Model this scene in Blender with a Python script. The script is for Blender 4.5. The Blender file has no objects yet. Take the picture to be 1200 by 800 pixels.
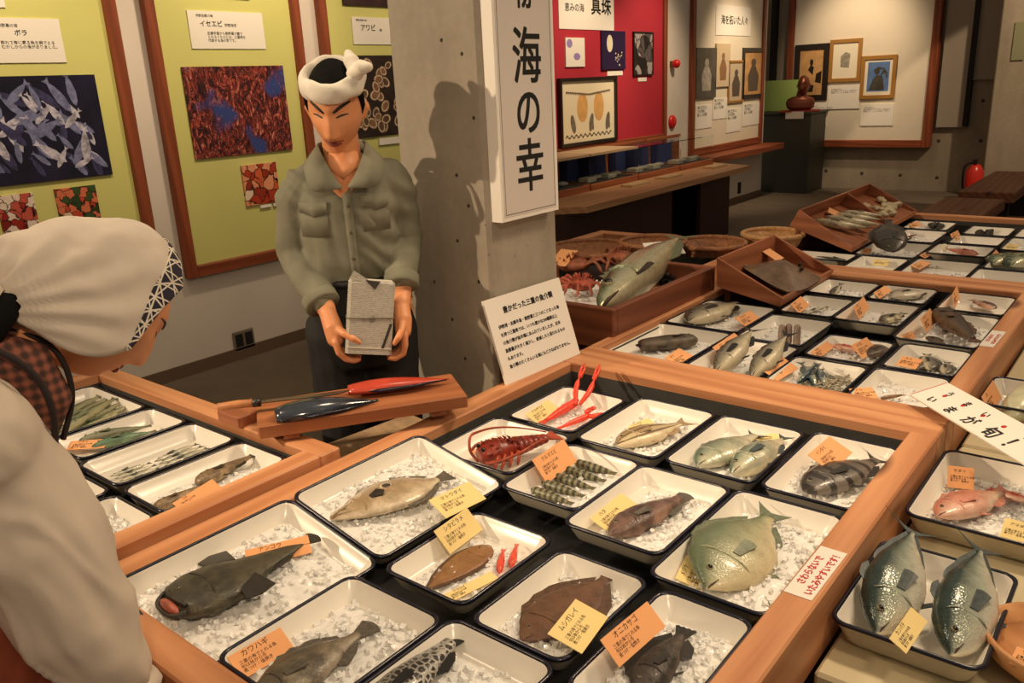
import bpy, math, random
import numpy as np
from mathutils import Vector, Matrix, Quaternion, noise

SC = bpy.context.scene
COL = SC.collection
rnd = random.Random(11)

# ------------------------------------------------------------------ camera
CAM_H = 1.55
F_PX, YAW, PIT, ROL = 969.12, -0.692556644, 0.299335659, -0.0492207527
_cy, _sy, _cp, _sp = math.cos(YAW), math.sin(YAW), math.cos(PIT), math.sin(PIT)
FWD = Vector((_sy * _cp, _cy * _cp, -_sp))
_r0 = Vector((_cy, -_sy, 0)); _u0 = _r0.cross(FWD)
CR = _r0 * math.cos(ROL) + _u0 * math.sin(ROL)
CU = -_r0 * math.sin(ROL) + _u0 * math.cos(ROL)
CPOS = Vector((0, 0, CAM_H))
cam_d = bpy.data.cameras.new('camera'); cam = bpy.data.objects.new('camera', cam_d); COL.objects.link(cam)
cam_d.sensor_width = 36; cam_d.lens = 36 * F_PX / 1200; cam_d.clip_start = 0.05; cam_d.clip_end = 60
m = Matrix((CR, CU, -FWD)).transposed().to_4x4(); m.translation = CPOS
cam.matrix_world = m
SC.camera = cam

def ray(u, v): return FWD + CR * ((u - 600) / F_PX) - CU * ((v - 400) / F_PX)
def at(u, v, z):                       # where the line of sight of a photo point meets the level z
    d = ray(u, v); return CPOS + d * ((z - CAM_H) / d.z)
def atx(u, v, x):
    d = ray(u, v); return CPOS + d * (x / d.x)
def aty(u, v, y):
    d = ray(u, v); return CPOS + d * (y / d.y)

# ------------------------------------------------------------------ view, world, lamps
SC.view_settings.view_transform = 'Standard'; SC.view_settings.look = 'None'
SC.view_settings.gamma = 1; SC.view_settings.exposure = 0.0; SC.view_settings.use_curve_mapping = False
W = bpy.data.worlds.new('world'); SC.world = W; W.use_nodes = True
bg = W.node_tree.nodes['Background']; bg.inputs[0].default_value = (1.0, 0.80, 0.60, 1); bg.inputs[1].default_value = 0.20
WARM = (1.0, 0.76, 0.50)

def spot(name, loc, target, watts, angle, blend=0.5, radius=0.06, color=WARM):
    d = bpy.data.lights.new(name, 'SPOT'); d.energy = watts; d.spot_size = math.radians(angle); d.spot_blend = blend
    d.shadow_soft_size = radius; d.color = color
    o = bpy.data.objects.new(name, d); COL.objects.link(o); o.location = loc
    o.rotation_euler = (Vector(target) - Vector(loc)).to_track_quat('-Z', 'Y').to_euler(); return o
def area(name, loc, target, watts, sx, sy, color=WARM):
    d = bpy.data.lights.new(name, 'AREA'); d.energy = watts; d.shape = 'RECTANGLE'; d.size = sx; d.size_y = sy; d.color = color
    o = bpy.data.objects.new(name, d); COL.objects.link(o); o.location = loc
    o.rotation_euler = (Vector(target) - Vector(loc)).to_track_quat('-Z', 'Y').to_euler(); return o

spot('spot_mannequin', (-4.1, -2.3, 2.9), (-1.72, 1.6, 1.25), 620, 30, 0.6, 0.05)
spot('spot_mannequin', (1.2, -0.7, 3.1), (-1.4, .9, 1.1), 140, 48, 0.9, 0.15)  # added fill without a known source, brightens the smock and both figures
spot('spot_main_table', (-0.2, 2.7, 3.2), (-0.9, 1.25, 0.68), 190, 62, 0.9, 0.22)
spot('spot_main_table', (-2.3, 0.2, 3.2), (-1.0, 1.1, 0.68), 80, 60, 0.9, 0.22)
spot('spot_left_table', (-1.2, 1.9, 3.2), (-2.0, 0.9, 0.7), 60, 42, 0.9, 0.2)
spot('spot_second_table', (0.3, 4.0, 3.2), (-0.85, 3.0, 0.68), 125, 56, 0.9, 0.22)
spot('spot_third_table', (0.2, 5.8, 3.2), (-0.9, 4.6, 0.68), 115, 56, 0.9, 0.22)
spot('spot_fish_crate', (-0.7, 1.3, 3.2), (-1.8, 2.9, .72), 70, 30, 0.9, 0.12)
spot('spot_right_trays', (0.9, 1.1, 3.2), (-0.2, 1.7, 0.6), 62, 52, 0.9, 0.2)
for yy, w in ((1.6, 150), (3.0, 150), (4.3, 80)):
    spot('wall_washer', (-3.25, yy + 0.1, 3.15), (-4.45, yy, 2.0), w, 66, 0.95, 0.1)
for yy, w in ((6.4, 150), (7.6, 140)):
    spot('wall_washer', (-3.1, yy, 3.1), (-4.45, yy + .1, 1.5), w, 62, 0.9, 0.1)
spot('wall_washer', (-3.2, 9.4, 3.1), (-4.45, 9.7, 1.3), 190, 62, 0.9, 0.1)
spot('spot_far_board', (-3.45, 10.2, 3.15), (-3.6, 11.55, 1.85), 170, 60, 0.95, 0.1)
spot('spot_concrete', (-.4, 9.2, 3.3), (-1.95, 11.7, .7), 260, 40, 0.15, 0.04)
area('ceiling_fill', (-1.6, 3.0, 3.6), (-1.6, 3.0, 0), 26, 5, 8)  # unseen area light added as soft fill over the whole room

# ------------------------------------------------------------------ mesh helpers
class G:
    """Collects geometry; build() links it as ONE mesh object."""
    def __init__(s): s.v = []; s.f = []; s.m = []; s.sm = []; s.at = None
    def add(s, verts, faces, mi=0, smooth=False):
        b = len(s.v); s.v += [tuple(p) for p in verts]
        for f in faces:
            s.f.append(tuple(i + b for i in f)); s.m.append(mi); s.sm.append(smooth)
        return s
    def hexa(s, c, mi=0):               # 8 corners: bottom loop ccw, then top loop
        return s.add(c, [(3, 2, 1, 0), (4, 5, 6, 7), (0, 1, 5, 4), (1, 2, 6, 5), (2, 3, 7, 6), (3, 0, 4, 7)], mi)
    def box(s, x0, x1, y0, y1, z0, z1, mi=0, M=None, bev=0.0):
        if bev:
            return s.bbox(x0, x1, y0, y1, z0, z1, bev, mi, M)
        c = [Vector(p) for p in ((x0, y0, z0), (x1, y0, z0), (x1, y1, z0), (x0, y1, z0), (x0, y0, z1), (x1, y0, z1), (x1, y1, z1), (x0, y1, z1))]
        if M is not None: c = [M @ p for p in c]
        return s.hexa(c, mi)
    def bbox(s, x0, x1, y0, y1, z0, z1, b, mi=0, M=None):   # box with chamfered upright and top edges
        def ring(i, z): return [(x0 + i, y0 + b, z), (x0 + b, y0 + i, z), (x1 - b, y0 + i, z), (x1 - i, y0 + b, z), (x1 - i, y1 - b, z), (x1 - b, y1 - i, z), (x0 + b, y1 - i, z), (x0 + i, y1 - b, z)]
        def small(z): return [(x0 + b, y0 + b, z)] * 2 + [(x1 - b, y0 + b, z)] * 2 + [(x1 - b, y1 - b, z)] * 2 + [(x0 + b, y1 - b, z)] * 2
        R = [ring(0, z0), ring(0, z1 - b), [(min(max(p[0], x0 + b), x1 - b), min(max(p[1], y0 + b), y1 - b), z1) for p in ring(0, z1)]]
        R = [[Vector(p) if M is None else M @ Vector(p) for p in r] for r in R]
        return s.loft(R, mi, False, True, True)
    def loft(s, rings, mi=0, smooth=True, cap0=True, cap1=True, closed=True):
        n = len(rings[0]); v = [p for r in rings for p in r]; f = []
        for i in range(len(rings) - 1):
            for j in range(n if closed else n - 1):
                k = (j + 1) % n
                f.append((i * n + j, i * n + k, (i + 1) * n + k, (i + 1) * n + j))
        s.add(v, f, mi, smooth); b = len(s.v) - len(v)
        if cap0: s.f.append(tuple(b + j for j in reversed(range(n)))); s.m.append(mi); s.sm.append(smooth)
        if cap1: s.f.append(tuple(b + (len(rings) - 1) * n + j for j in range(n))); s.m.append(mi); s.sm.append(smooth)
        return s
    def tube(s, pts, rad, n=8, mi=0, smooth=True, flat=1.0, up=None):
        pts = [Vector(p) for p in pts]
        if not hasattr(rad, '__len__'): rad = [rad] * len(pts)
        rings = []; prev = None
        for i, p in enumerate(pts):
            t = (pts[min(i + 1, len(pts) - 1)] - pts[max(i - 1, 0)]).normalized()
            if prev is None:
                a = Vector(up) if up else (Vector((0, 0, 1)) if abs(t.z) < .9 else Vector((1, 0, 0)))
            else: a = prev
            a = (a - t * a.dot(t)).normalized(); b = t.cross(a); prev = a
            rings.append([p + (a * math.cos(2 * math.pi * j / n) * flat + b * math.sin(2 * math.pi * j / n)) * rad[i] for j in range(n)])
        return s.loft(rings, mi, smooth)
    def ball(s, c, r, nu=10, nv=7, mi=0, M=None, sc=(1, 1, 1)):
        c = Vector(c); rings = []
        for i in range(nv + 1):
            th = math.pi * (0.02 + 0.96 * i / nv)
            ring = []
            for j in range(nu):
                ph = 2 * math.pi * j / nu
                q = Vector((math.sin(th) * math.cos(ph) * sc[0], math.sin(th) * math.sin(ph) * sc[1], -math.cos(th) * sc[2])) * r
                ring.append(c + (M @ q if M is not None else q))
            rings.append(ring)
        return s.loft(rings, mi, True)
    def lathe(s, prof, n=24, c=(0, 0, 0), mi=0, smooth=True, cap0=True, cap1=True):
        return s.loft([[(c[0] + r * math.cos(2 * math.pi * j / n), c[1] + r * math.sin(2 * math.pi * j / n), c[2] + z) for j in range(n)] for r, z in prof], mi, smooth, cap0, cap1)
    def slab(s, poly, n, th, mi=0):      # flat outline with a thickness along n
        n = Vector(n); k = len(poly)
        p = [Vector(q) for q in poly]; v = [q for q in p] + [q + n * th for q in p]
        f = [tuple(reversed(range(k))), tuple(range(k, 2 * k))] + [(i, (i + 1) % k, (i + 1) % k + k, i + k) for i in range(k)]
        return s.add(v, f, mi)
    def sub(s, o):
        o = Vector(o); s.v = [(p[0] - o.x, p[1] - o.y, p[2] - o.z) for p in s.v]; return s
    def mesh(s, name, mats):
        me = bpy.data.meshes.new(name); me.from_pydata(s.v, [], s.f)
        for mt in (mats if isinstance(mats, (list, tuple)) else [mats]): me.materials.append(mt)
        me.polygons.foreach_set('material_index', s.m); me.polygons.foreach_set('use_smooth', s.sm)
        if s.at:
            for k, vals in s.at.items():
                a = me.attributes.new(k, 'FLOAT', 'POINT'); a.data.foreach_set('value', vals)
        me.update(); return me
    def build(s, name, mats, parent=None, loc=None):
        if loc is not None: s.sub(loc)
        o = bpy.data.objects.new(name, s.mesh(name, mats)); COL.objects.link(o)
        if parent: o.parent = parent
        elif loc is not None: o.location = loc
        return o

def tag(o, label=None, cat=None, group=None, kind=None):
    if label: o['label'] = label
    if cat: o['category'] = cat
    if group: o['group'] = group
    if kind: o['kind'] = kind
    return o
def thing(name, label, cat, loc=(0, 0, 0), rz=0.0, group=None, M=None):
    o = bpy.data.objects.new(name, None); COL.objects.link(o); o.empty_display_size = .05
    if M is not None: o.matrix_world = M
    else: o.location = loc; o.rotation_euler = (0, 0, rz)
    return tag(o, label, cat, group)
def frame(o, ex, ey):                    # matrix with local x along ex, y towards ey
    ex = Vector(ex).normalized(); ez = ex.cross(Vector(ey)).normalized(); ey = ez.cross(ex)
    M = Matrix((ex, ey, ez)).transposed().to_4x4(); M.translation = Vector(o); return M
def inst(me, name, parent=None, loc=None, M=None):
    o = bpy.data.objects.new(name, me); COL.objects.link(o)
    if parent: o.parent = parent
    if M is not None: o.matrix_local = M
    elif loc is not None: o.location = loc
    return o
def smooth_path(pts, n=6):
    P = [Vector(p) for p in pts]; out = []
    for i in range(len(P) - 1):
        a, b, c, d = P[max(i - 1, 0)], P[i], P[i + 1], P[min(i + 2, len(P) - 1)]
        for k in range(n):
            t = k / n
            out.append(0.5 * ((2 * b) + (c - a) * t + (2 * a - 5 * b + 4 * c - d) * t * t + (3 * b - a - 3 * c + d) * t ** 3))
    out.append(P[-1]); return out

# ------------------------------------------------------------------ materials
def lin(c):
    return tuple(((x / 255) / 12.92 if x / 255 <= .04045 else ((x / 255 + .055) / 1.055) ** 2.4) for x in c) + (1,)
MATS = {}
class N:                                  # thin wrapper to write node trees briefly
    def __init__(s, name):
        s.mat = bpy.data.materials.new(name); s.mat.use_nodes = True; s.t = s.mat.node_tree; s.b = s.t.nodes['Principled BSDF']
        s.b.inputs['Roughness'].default_value = .6
    def n(s, typ, **kw):
        x = s.t.nodes.new('ShaderNode' + typ)
        for k, v in kw.items(): setattr(x, k, v)
        return x
    def l(s, a, b): s.t.links.new(a, b)
    def val(s, sock, v):
        if hasattr(v, 'is_linked') or hasattr(v, 'links'): s.l(v, sock)
        else: sock.default_value = v
    def coord(s, scale=(1, 1, 1), kind='Object', rot=(0, 0, 0)):
        tc = s.n('TexCoord'); mp = s.n('Mapping'); mp.inputs['Scale'].default_value = scale; mp.inputs['Rotation'].default_value = rot
        s.l(tc.outputs[kind], mp.inputs[0]); return mp.outputs[0]
    def noise(s, vec, scale=5, detail=3, rough=.55, dist=0):
        x = s.n('TexNoise'); s.l(vec, x.inputs['Vector']); x.inputs['Scale'].default_value = scale; x.inputs['Detail'].default_value = detail
        x.inputs['Roughness'].default_value = rough; x.inputs['Distortion'].default_value = dist; return x.outputs[0]
    def vor(s, vec, scale=5, out='Distance', feature='F1', rand=1.0):
        x = s.n('TexVoronoi'); x.feature = feature; s.l(vec, x.inputs['Vector']); x.inputs['Scale'].default_value = scale
        x.inputs['Randomness'].default_value = rand; return x.outputs[out]
    def attr(s, name): x = s.n('Attribute'); x.attribute_name = name; return x.outputs['Fac']
    def ramp(s, fac, stops, interp='LINEAR'):
        x = s.n('ValToRGB'); x.color_ramp.interpolation = interp; e = x.color_ramp.elements
        while len(e) < len(stops): e.new(.5)
        for q, (p, c) in zip(e, stops): q.position = p; q.color = c if hasattr(c, '__len__') else (c, c, c, 1)
        s.l(fac, x.inputs[0]); return x.outputs[0]
    def mix(s, fac, a, b, mode='MIX'):
        x = s.n('MixRGB'); x.blend_type = mode; s.val(x.inputs[0], fac); s.val(x.inputs[1], a); s.val(x.inputs[2], b); return x.outputs[0]
    def math(s, op, a, b=0.0, c=None):
        x = s.n('Math'); x.operation = op; s.val(x.inputs[0], a); s.val(x.inputs[1], b)
        if c is not None: s.val(x.inputs[2], c)
        return x.outputs[0]
    def bump(s, h, strength=.3, dist=.01):
        x = s.n('Bump'); x.inputs['Strength'].default_value = strength; x.inputs['Distance'].default_value = dist
        s.l(h, x.inputs['Height']); s.l(x.outputs[0], s.b.inputs['Normal'])
    def col(s, c): s.val(s.b.inputs['Base Color'], c)
    def rough(s, r): s.val(s.b.inputs['Roughness'], r)
    def spec(s, v): s.b.inputs['Specular IOR Level'].default_value = v

def plain(name, rgb, rough=.6, metal=0, spec=.5, var=0.0, vs=20, bump=0):
    key = ('plain', name)
    if key in MATS: return MATS[key]
    m = N(name); c = lin(rgb)
    if var or bump:
        ns = m.noise(m.coord(), vs, 4)
        if var: m.col(m.ramp(ns, [(.3, tuple(x * (1 - var) for x in c[:3]) + (1,)), (.7, tuple(min(1, x * (1 + var)) for x in c[:3]) + (1,))]))
        else: m.col(c)
        if bump: m.bump(ns, bump, .004)
    else: m.col(c)
    m.rough(rough); m.b.inputs['Metallic'].default_value = metal; m.spec(spec)
    MATS[key] = m.mat; return m.mat

def wood(name, a, b, axis=0, rough=.5, scale=1.0, knots=True):
    key = ('wood', name, axis)
    if key in MATS: return MATS[key]
    m = N(name + '_grain_' + 'xyz'[axis])
    st = [22, 22, 22]; st[axis] = 1.3
    v = m.coord(tuple(x * scale for x in st))
    n1 = m.noise(v, 1.0, 5, .6, .8)
    w = m.n('TexWave'); w.wave_type = 'BANDS'; w.bands_direction = 'DIAGONAL'; m.l(v, w.inputs[0]); w.inputs['Scale'].default_value = .4; w.inputs['Distortion'].default_value = 4.5; w.inputs['Detail'].default_value = 2; w.inputs['Detail Scale'].default_value = .7
    f = m.mix(.28, n1, w.outputs[0])
    la, lb = lin(a), lin(b)
    c = m.ramp(f, [(.25, lb), (.5, tuple((x + y) / 2 for x, y in zip(la, lb))), (.75, la)])
    if knots:
        ks = [6, 6, 6]; ks[axis] = 2.2
        k = m.vor(m.coord(tuple(x * scale for x in ks)), 1.0)
        kk = m.ramp(k, [(.09, 1.0), (.2, 0.0)])
        c = m.mix(kk, c, tuple(x * .35 for x in lb[:3]) + (1,))
    m.col(c); m.rough(rough); m.bump(f, .12, .003); m.spec(.35)
    MATS[key] = m.mat; return m.mat

def concrete(name, a, b, sc=1.0):
    m = N(name); v = m.coord()
    n1 = m.noise(v, 2.2 * sc, 6, .62); n2 = m.noise(v, 40 * sc, 3)
    st = m.noise(m.coord((3, 3, .5)), 2.0, 4)
    f = m.mix(.4, n1, st)
    c = m.ramp(f, [(.3, lin(b)), (.7, lin(a))])
    pit = m.ramp(m.vor(v, 16 * sc), [(.03, 1.0), (.07, 0.0)])
    c = m.mix(m.math('MULTIPLY', pit, .5), c, lin((50, 46, 42)))
    m.col(m.mix(.12, c, n2, 'OVERLAY')); m.rough(.82); m.bump(n2, .12, .004); return m.mat

M_RAIL = [wood('rail_wood', (214, 154, 110), (178, 116, 76), ax) for ax in (0, 1)]
M_APRON = plain('apron_wood', (120, 68, 42), .6, var=.25, vs=8)
M_BOX = [wood('box_wood', (172, 108, 74), (132, 76, 48), ax, knots=False) for ax in (0, 1)]
M_DKBOX = [wood('dark_box_wood', (136, 78, 52), (100, 54, 34), ax, knots=False) for ax in (0, 1)]
M_LINING = plain('dark_grey_lining', (62, 60, 56), .75, var=.15)
M_BED = plain('black_bed', (50, 50, 52), .5)
M_ENAMEL = plain('white_enamel', (236, 230, 218), .22, spec=.55)
M_ENAMEL_OUT = plain('cream_enamel', (196, 188, 168), .3)
M_RIM = plain('navy_rim', (20, 20, 38), .25)
M_BLACK = plain('black_print', (14, 13, 12), .7)
M_WHITE = plain('white_board', (238, 232, 222), .45)
M_PAPER = plain('white_paper', (236, 230, 218), .8)
M_ORANGE = plain('orange_card', (240, 172, 116), .8)
M_YELLOW = plain('yellow_card', (240, 214, 146), .8)
M_REDINK = plain('red_ink', (196, 36, 28), .6)
M_SKIN = plain('painted_skin', (222, 150, 104), .42, spec=.4)

def ice_mat():
    m = N('crushed_ice'); m.col(lin((250, 249, 246))); m.rough(.10)
    m.b.inputs['Transmission Weight'].default_value = .16; m.b.inputs['IOR'].default_value = 1.31
    ns = m.noise(m.coord(), 90, 3); m.bump(ns, .35, .003); return m.mat
M_ICE = ice_mat()
def glass_mat():
    m = N('clear_glass'); m.col((.93, .97, .95, 1)); m.rough(.03); m.b.inputs['Transmission Weight'].default_value = 1.0; m.b.inputs['IOR'].default_value = 1.05
    return m.mat
M_GLASS = glass_mat()

def fishmat(name, back, mid, belly, pat=None, pc=(30, 28, 26), ps=1.0, amt=.8, rough=.28, iri=0.0):
    """Skin of a fish: back-to-belly shading by anatomy (attributes fu: nose to tail, fv: belly to back) with a pattern."""
    key = ('fish', name)
    if key in MATS: return MATS[key]
    m = N(name + '_skin'); fu, fv = m.attr('fu'), m.attr('fv'); v = m.coord()
    wob = m.math('MULTIPLY_ADD', m.noise(v, 22, 3), .5, -.25)
    g = m.math('MULTIPLY_ADD', m.math('ADD', fv, wob), .5, .5)
    c = m.ramp(g, [(.12, lin(belly)), (.48, lin(mid)), (.82, lin(back))])
    if pat == 'bars':
        s = m.math('SINE', m.math('MULTIPLY_ADD', fu, 6.283 * 6.5 * ps, m.math('MULTIPLY', wob, 2.0)))
        k = m.ramp(s, [(.35, 0.0), (.55, 1.0)])
    elif pat == 'stripes':
        s = m.math('SINE', m.math('MULTIPLY_ADD', fv, 9.0 * ps, m.math('MULTIPLY', wob, 1.2)))
        k = m.ramp(s, [(.45, 0.0), (.65, 1.0)])
    elif pat == 'spots':
        k = m.ramp(m.vor(v, 60 * ps), [(.28, 1.0), (.4, 0.0)])
    elif pat == 'net':
        k = m.ramp(m.vor(v, 55 * ps, feature='DISTANCE_TO_EDGE'), [(.08, 0.0), (.16, 1.0)])
    elif pat == 'mottle':
        k = m.ramp(m.noise(v, 28 * ps, 4, .6), [(.45, 0.0), (.62, 1.0)])
    elif pat == 'wavy':
        s = m.math('SINE', m.math('MULTIPLY_ADD', fu, 60 * ps, m.math('MULTIPLY', m.noise(v, 30, 2), 14.0)))
        top = m.ramp(g, [(.5, 0.0), (.68, 1.0)]); k = m.math('MULTIPLY', m.ramp(s, [(.4, 0.0), (.6, 1.0)]), top)
    else: k = None
    if k is not None: c = m.mix(m.math('MULTIPLY', k, amt), c, lin(pc))
    fine = m.vor(v, 260)
    c = m.mix(.12, c, m.ramp(fine, [(.0, 1.0), (.9, .25)]), 'MULTIPLY')
    m.col(c); m.rough(rough); m.b.inputs['Metallic'].default_value = iri
    m.b.inputs['Coat Weight'].default_value = .3 if rough < .32 else .06; m.b.inputs['Coat Roughness'].default_value = .15
    big = m.noise(v, 42, 5, .65)
    c2 = m.mix(.55, c, m.ramp(big, [(.3, .45), (.5, .9), (.7, 1.0)]), 'MULTIPLY'); m.col(c2)
    m.bump(m.mix(.4, big, fine), .35, .004)
    MATS[key] = m.mat; return m.mat
def finmat(rgb):
    key = ('fin', rgb)
    if key in MATS: return MATS[key]
    m = N('fin_membrane'); ns = m.noise(m.coord((1, 1, 1)), 120, 2); c = lin(rgb)
    m.col(m.ramp(ns, [(.35, tuple(x * .6 for x in c[:3]) + (1,)), (.65, c)])); m.rough(.4); MATS[key] = m.mat; return m.mat

# ------------------------------------------------------------------ text
def text(body, M, size, mat, parent=None, name='printed_text', align='LEFT', ext=.0003, bold=0.0, line=1.0, ay='TOP_BASELINE', sx=1.0):
    if bold > .0002:                     # heavier strokes by overprinting, which keeps dense characters open
        for dx, dy in ((-bold, 0), (bold, 0), (0, -bold), (0, bold)): text(body, M @ Matrix.Translation((dx * .8, dy * .8, dx * .02)), size, mat, parent, name, align, ext, 0, line, ay, sx)
    bold = 0
    cu = bpy.data.curves.new(name, 'FONT'); cu.body = body; cu.size = size; cu.align_x = align; cu.align_y = ay
    cu.extrude = ext; cu.offset = bold; cu.space_line = line; cu.resolution_u = 5 if size > .03 else 2; cu.fill_mode = 'FRONT'
    cu.materials.append(mat)
    o = bpy.data.objects.new(name, cu); COL.objects.link(o)
    if parent: o.parent = parent
    o.matrix_local = M @ Matrix.Diagonal((sx, 1, 1, 1)); return o

# ------------------------------------------------------------------ the setting
WX = -4.456
M_PLASTER = plain('warm_grey_plaster', (214, 204, 192), .8, var=.04, vs=3)
M_FLOOR = plain('floor_covering', (112, 98, 82), .75, var=.12, vs=6, bump=.05)
M_CONC = concrete('cast_concrete', (176, 166, 150), (138, 128, 114))
M_CONC2 = concrete('far_concrete', (166, 152, 132), (128, 116, 98), .6)
M_TRIM = [wood('trim_wood', (150, 78, 46), (112, 54, 30), ax, knots=False) for ax in (0, 1, 2)]
M_GREEN = plain('lime_panel', (206, 204, 122), .75, var=.03, vs=2)
M_RED = plain('crimson_panel', (176, 34, 52), .75)
M_BEIGE = plain('beige_board', (224, 212, 190), .8, var=.03, vs=2)
M_DARK = plain('dark_gap', (26, 22, 20), .8)

def struct(name, g, mats, loc=(0, 0, 0)): return tag(g.build(name, mats, None, loc), kind='structure')
struct('floor', G().box(-6, 4, -2, 14, -.1, 0), M_FLOOR)
wl = struct('wall_left', G().box(WX - .2, WX, -1.5, 10.72, 0, 3.4), M_PLASTER)
wb = struct('wall_back', G().box(-6, 3.5, 11.75, 11.95, 0, 3.4), M_CONC2)
struct('wall_recess', G().box(-5.3, -5.15, 10.6, 11.75, 0, 3.4), M_PLASTER)
struct('column_far', G().box(-1.92, -.9, 11.1, 11.74, 0, 3.4, bev=.015), M_CONC2)
hole = G().lathe([(.022, 0), (.016, .004), (.004, .006)], 10).mesh('tie_hole', plain('tie_hole_grey', (70, 62, 54), .9))
for u, v in ((968, 200), (1010, 203), (1055, 205), (1152, 118), (1149, 165), (1098, 208), (1100, 165)):
    p = aty(u, v, 11.748); inst(hole, 'tie_hole', wb, M=Matrix.Translation(p) @ Matrix.Rotation(math.pi / 2, 4, 'X'))
struct('baseboard_left', G().box(WX, WX + .012, -1.5, 10.72, 0, .075), plain('baseboard_brown', (104, 84, 66), .7))

# the concrete pillar with its tie holes
PX0, PX1, PY0, PY1 = -1.945, -1.585, 1.83, 2.17
pil = struct('pillar', G().box(PX0, PX1, PY0, PY1, 0, 3.4, bev=.012), M_CONC)
hole2 = G().lathe([(.0055, 0), (.004, .0012), (.001, .002)], 8).mesh('tie_hole', plain('tie_hole_grey', (70, 62, 54), .9))
for u, v in ((541, 63), (555, 138), (535, 205), (549, 241), (517, 47), (536, 282), (509, 330), (561, 330), (545, 420), (530, 374)):
    p = aty(u, v, PY0 - .001); inst(hole2, 'tie_hole', pil, M=Matrix.Translation(p) @ Matrix.Rotation(math.pi / 2, 4, 'X'))

def framed_panel(name, label, y0, y1, z0, z1, mat, fw=.065, grp='wall panels in wooden frames', left=True, right=True, bottom=True):
    t = tag(thing(name, label, None, (WX, (y0 + y1) / 2, z0)), kind='structure')
    L = Vector((WX, (y0 + y1) / 2, z0))
    G().box(WX, WX + .022, y0 + .01, y1 - .01, z0 + .01, z1).sub(L).build('panel_face', mat, t)
    if left: G().box(WX, WX + .05, y0, y0 + fw, z0, z1, bev=.006).sub(L).build('frame_post', M_TRIM[2], t)
    if right: G().box(WX, WX + .05, y1 - fw, y1, z0, z1, bev=.006).sub(L).build('frame_post', M_TRIM[2], t)
    if bottom: G().box(WX, WX + .05, y0 + fw, y1 - fw, z0, z0 + fw, bev=.006).sub(L).build('frame_rail', M_TRIM[1], t)
    return t
framed_panel('wall_panel_4', 'lime green display panel in brown frame holding the photo of silver fish', 1.02, 2.285, .575, 2.9, M_GREEN)
framed_panel('wall_panel_5', 'lime green display panel in brown frame holding the spiny lobster photo', 2.43, 3.44, .575, 2.9, M_GREEN)
framed_panel('wall_panel_6', 'lime green display panel partly behind pillar, holding the shellfish photo', 3.585, 4.75, .575, 2.9, M_GREEN)
framed_panel('wall_panel_7', 'crimson display panel above the glass showcases', 4.95, 8.06, .93, 2.9, M_RED, bottom=True)
framed_panel('wall_panel_8', 'cream display panel with portraits and calligraphy beside the pedestal', 8.62, 10.58, .70, 2.9, M_BEIGE, fw=.075)

# ---- flat prints on the left wall
def flat(name, label, cat, quad_y, quad_z, mat, th=.012, x=WX + .022, group=None):
    y0, y1 = quad_y; z0, z1 = quad_z
    t = G().box(x, x + th, y0, y1, z0, z1).build(name, mat, None, (x, (y0 + y1) / 2, (z0 + z1) / 2))
    return tag(t, label, cat, group)
def yz(u0, v0, u1, v1, x=WX + .03):
    a, b = atx(u0, v0, x), atx(u1, v1, x); return (a.y, b.y), (b.z, a.z)
MX = Matrix(((0, 0, 1), (1, 0, 0), (0, 1, 0))).to_4x4()     # text plane on a +X wall: text x -> world y, text y -> world z

def mat_lobsters():
    m = N('lobster_heap_print'); v = m.coord((1, 1, 1)); vd = m.coord((1, 2.2, 1), rot=(.6, 0, 0))
    a = m.noise(vd, 9, 6, .72, 2.2); e = m.vor(vd, 22, feature='DISTANCE_TO_EDGE')
    c = m.ramp(a, [(.36, lin((22, 12, 22))), (.47, lin((86, 34, 32))), (.56, lin((164, 66, 52))), (.66, lin((220, 146, 126)))])
    c = m.mix(m.ramp(e, [(.02, .75), (.1, 0.0)]), c, lin((20, 10, 14)))
    b = m.ramp(m.noise(v, 3.2, 2), [(.58, 0.0), (.66, 1.0)]); c = m.mix(b, c, lin((52, 66, 128)))
    sp = m.ramp(m.vor(v, 60), [(.06, 1.0), (.12, 0.0)]); c = m.mix(sp, c, lin((236, 214, 206)))
    m.col(c); m.rough(.35); return m.mat
def mat_blobs(name, cols, sc=10, dark=(30, 14, 10), edge=.06):
    m = N(name); v0 = m.coord(); nz = m.n('TexNoise'); m.l(v0, nz.inputs[0]); nz.inputs['Scale'].default_value = sc * 1.4; nz.inputs['Detail'].default_value = 4
    va = m.n('VectorMath'); va.operation = 'MULTIPLY_ADD'; m.l(nz.outputs[1], va.inputs[0]); va.inputs[1].default_value = (.9 / sc,) * 3; m.l(v0, va.inputs[2]); v = va.outputs[0]
    cc = m.vor(v, sc, 'Color'); bw = m.n('RGBToBW'); m.l(cc, bw.inputs[0])
    k = [(i / len(cols), lin(c)) for i, c in enumerate(cols)]
    c = m.ramp(bw.outputs[0], k, 'CONSTANT'); e = m.vor(v, sc, feature='DISTANCE_TO_EDGE')
    c = m.mix(m.ramp(e, [(edge * .3, 1.0), (edge, 0.0)]), c, lin(dark)); m.col(m.mix(.35, c, m.noise(v, sc * 4, 3), 'OVERLAY')); m.rough(.35); return m.mat

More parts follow.
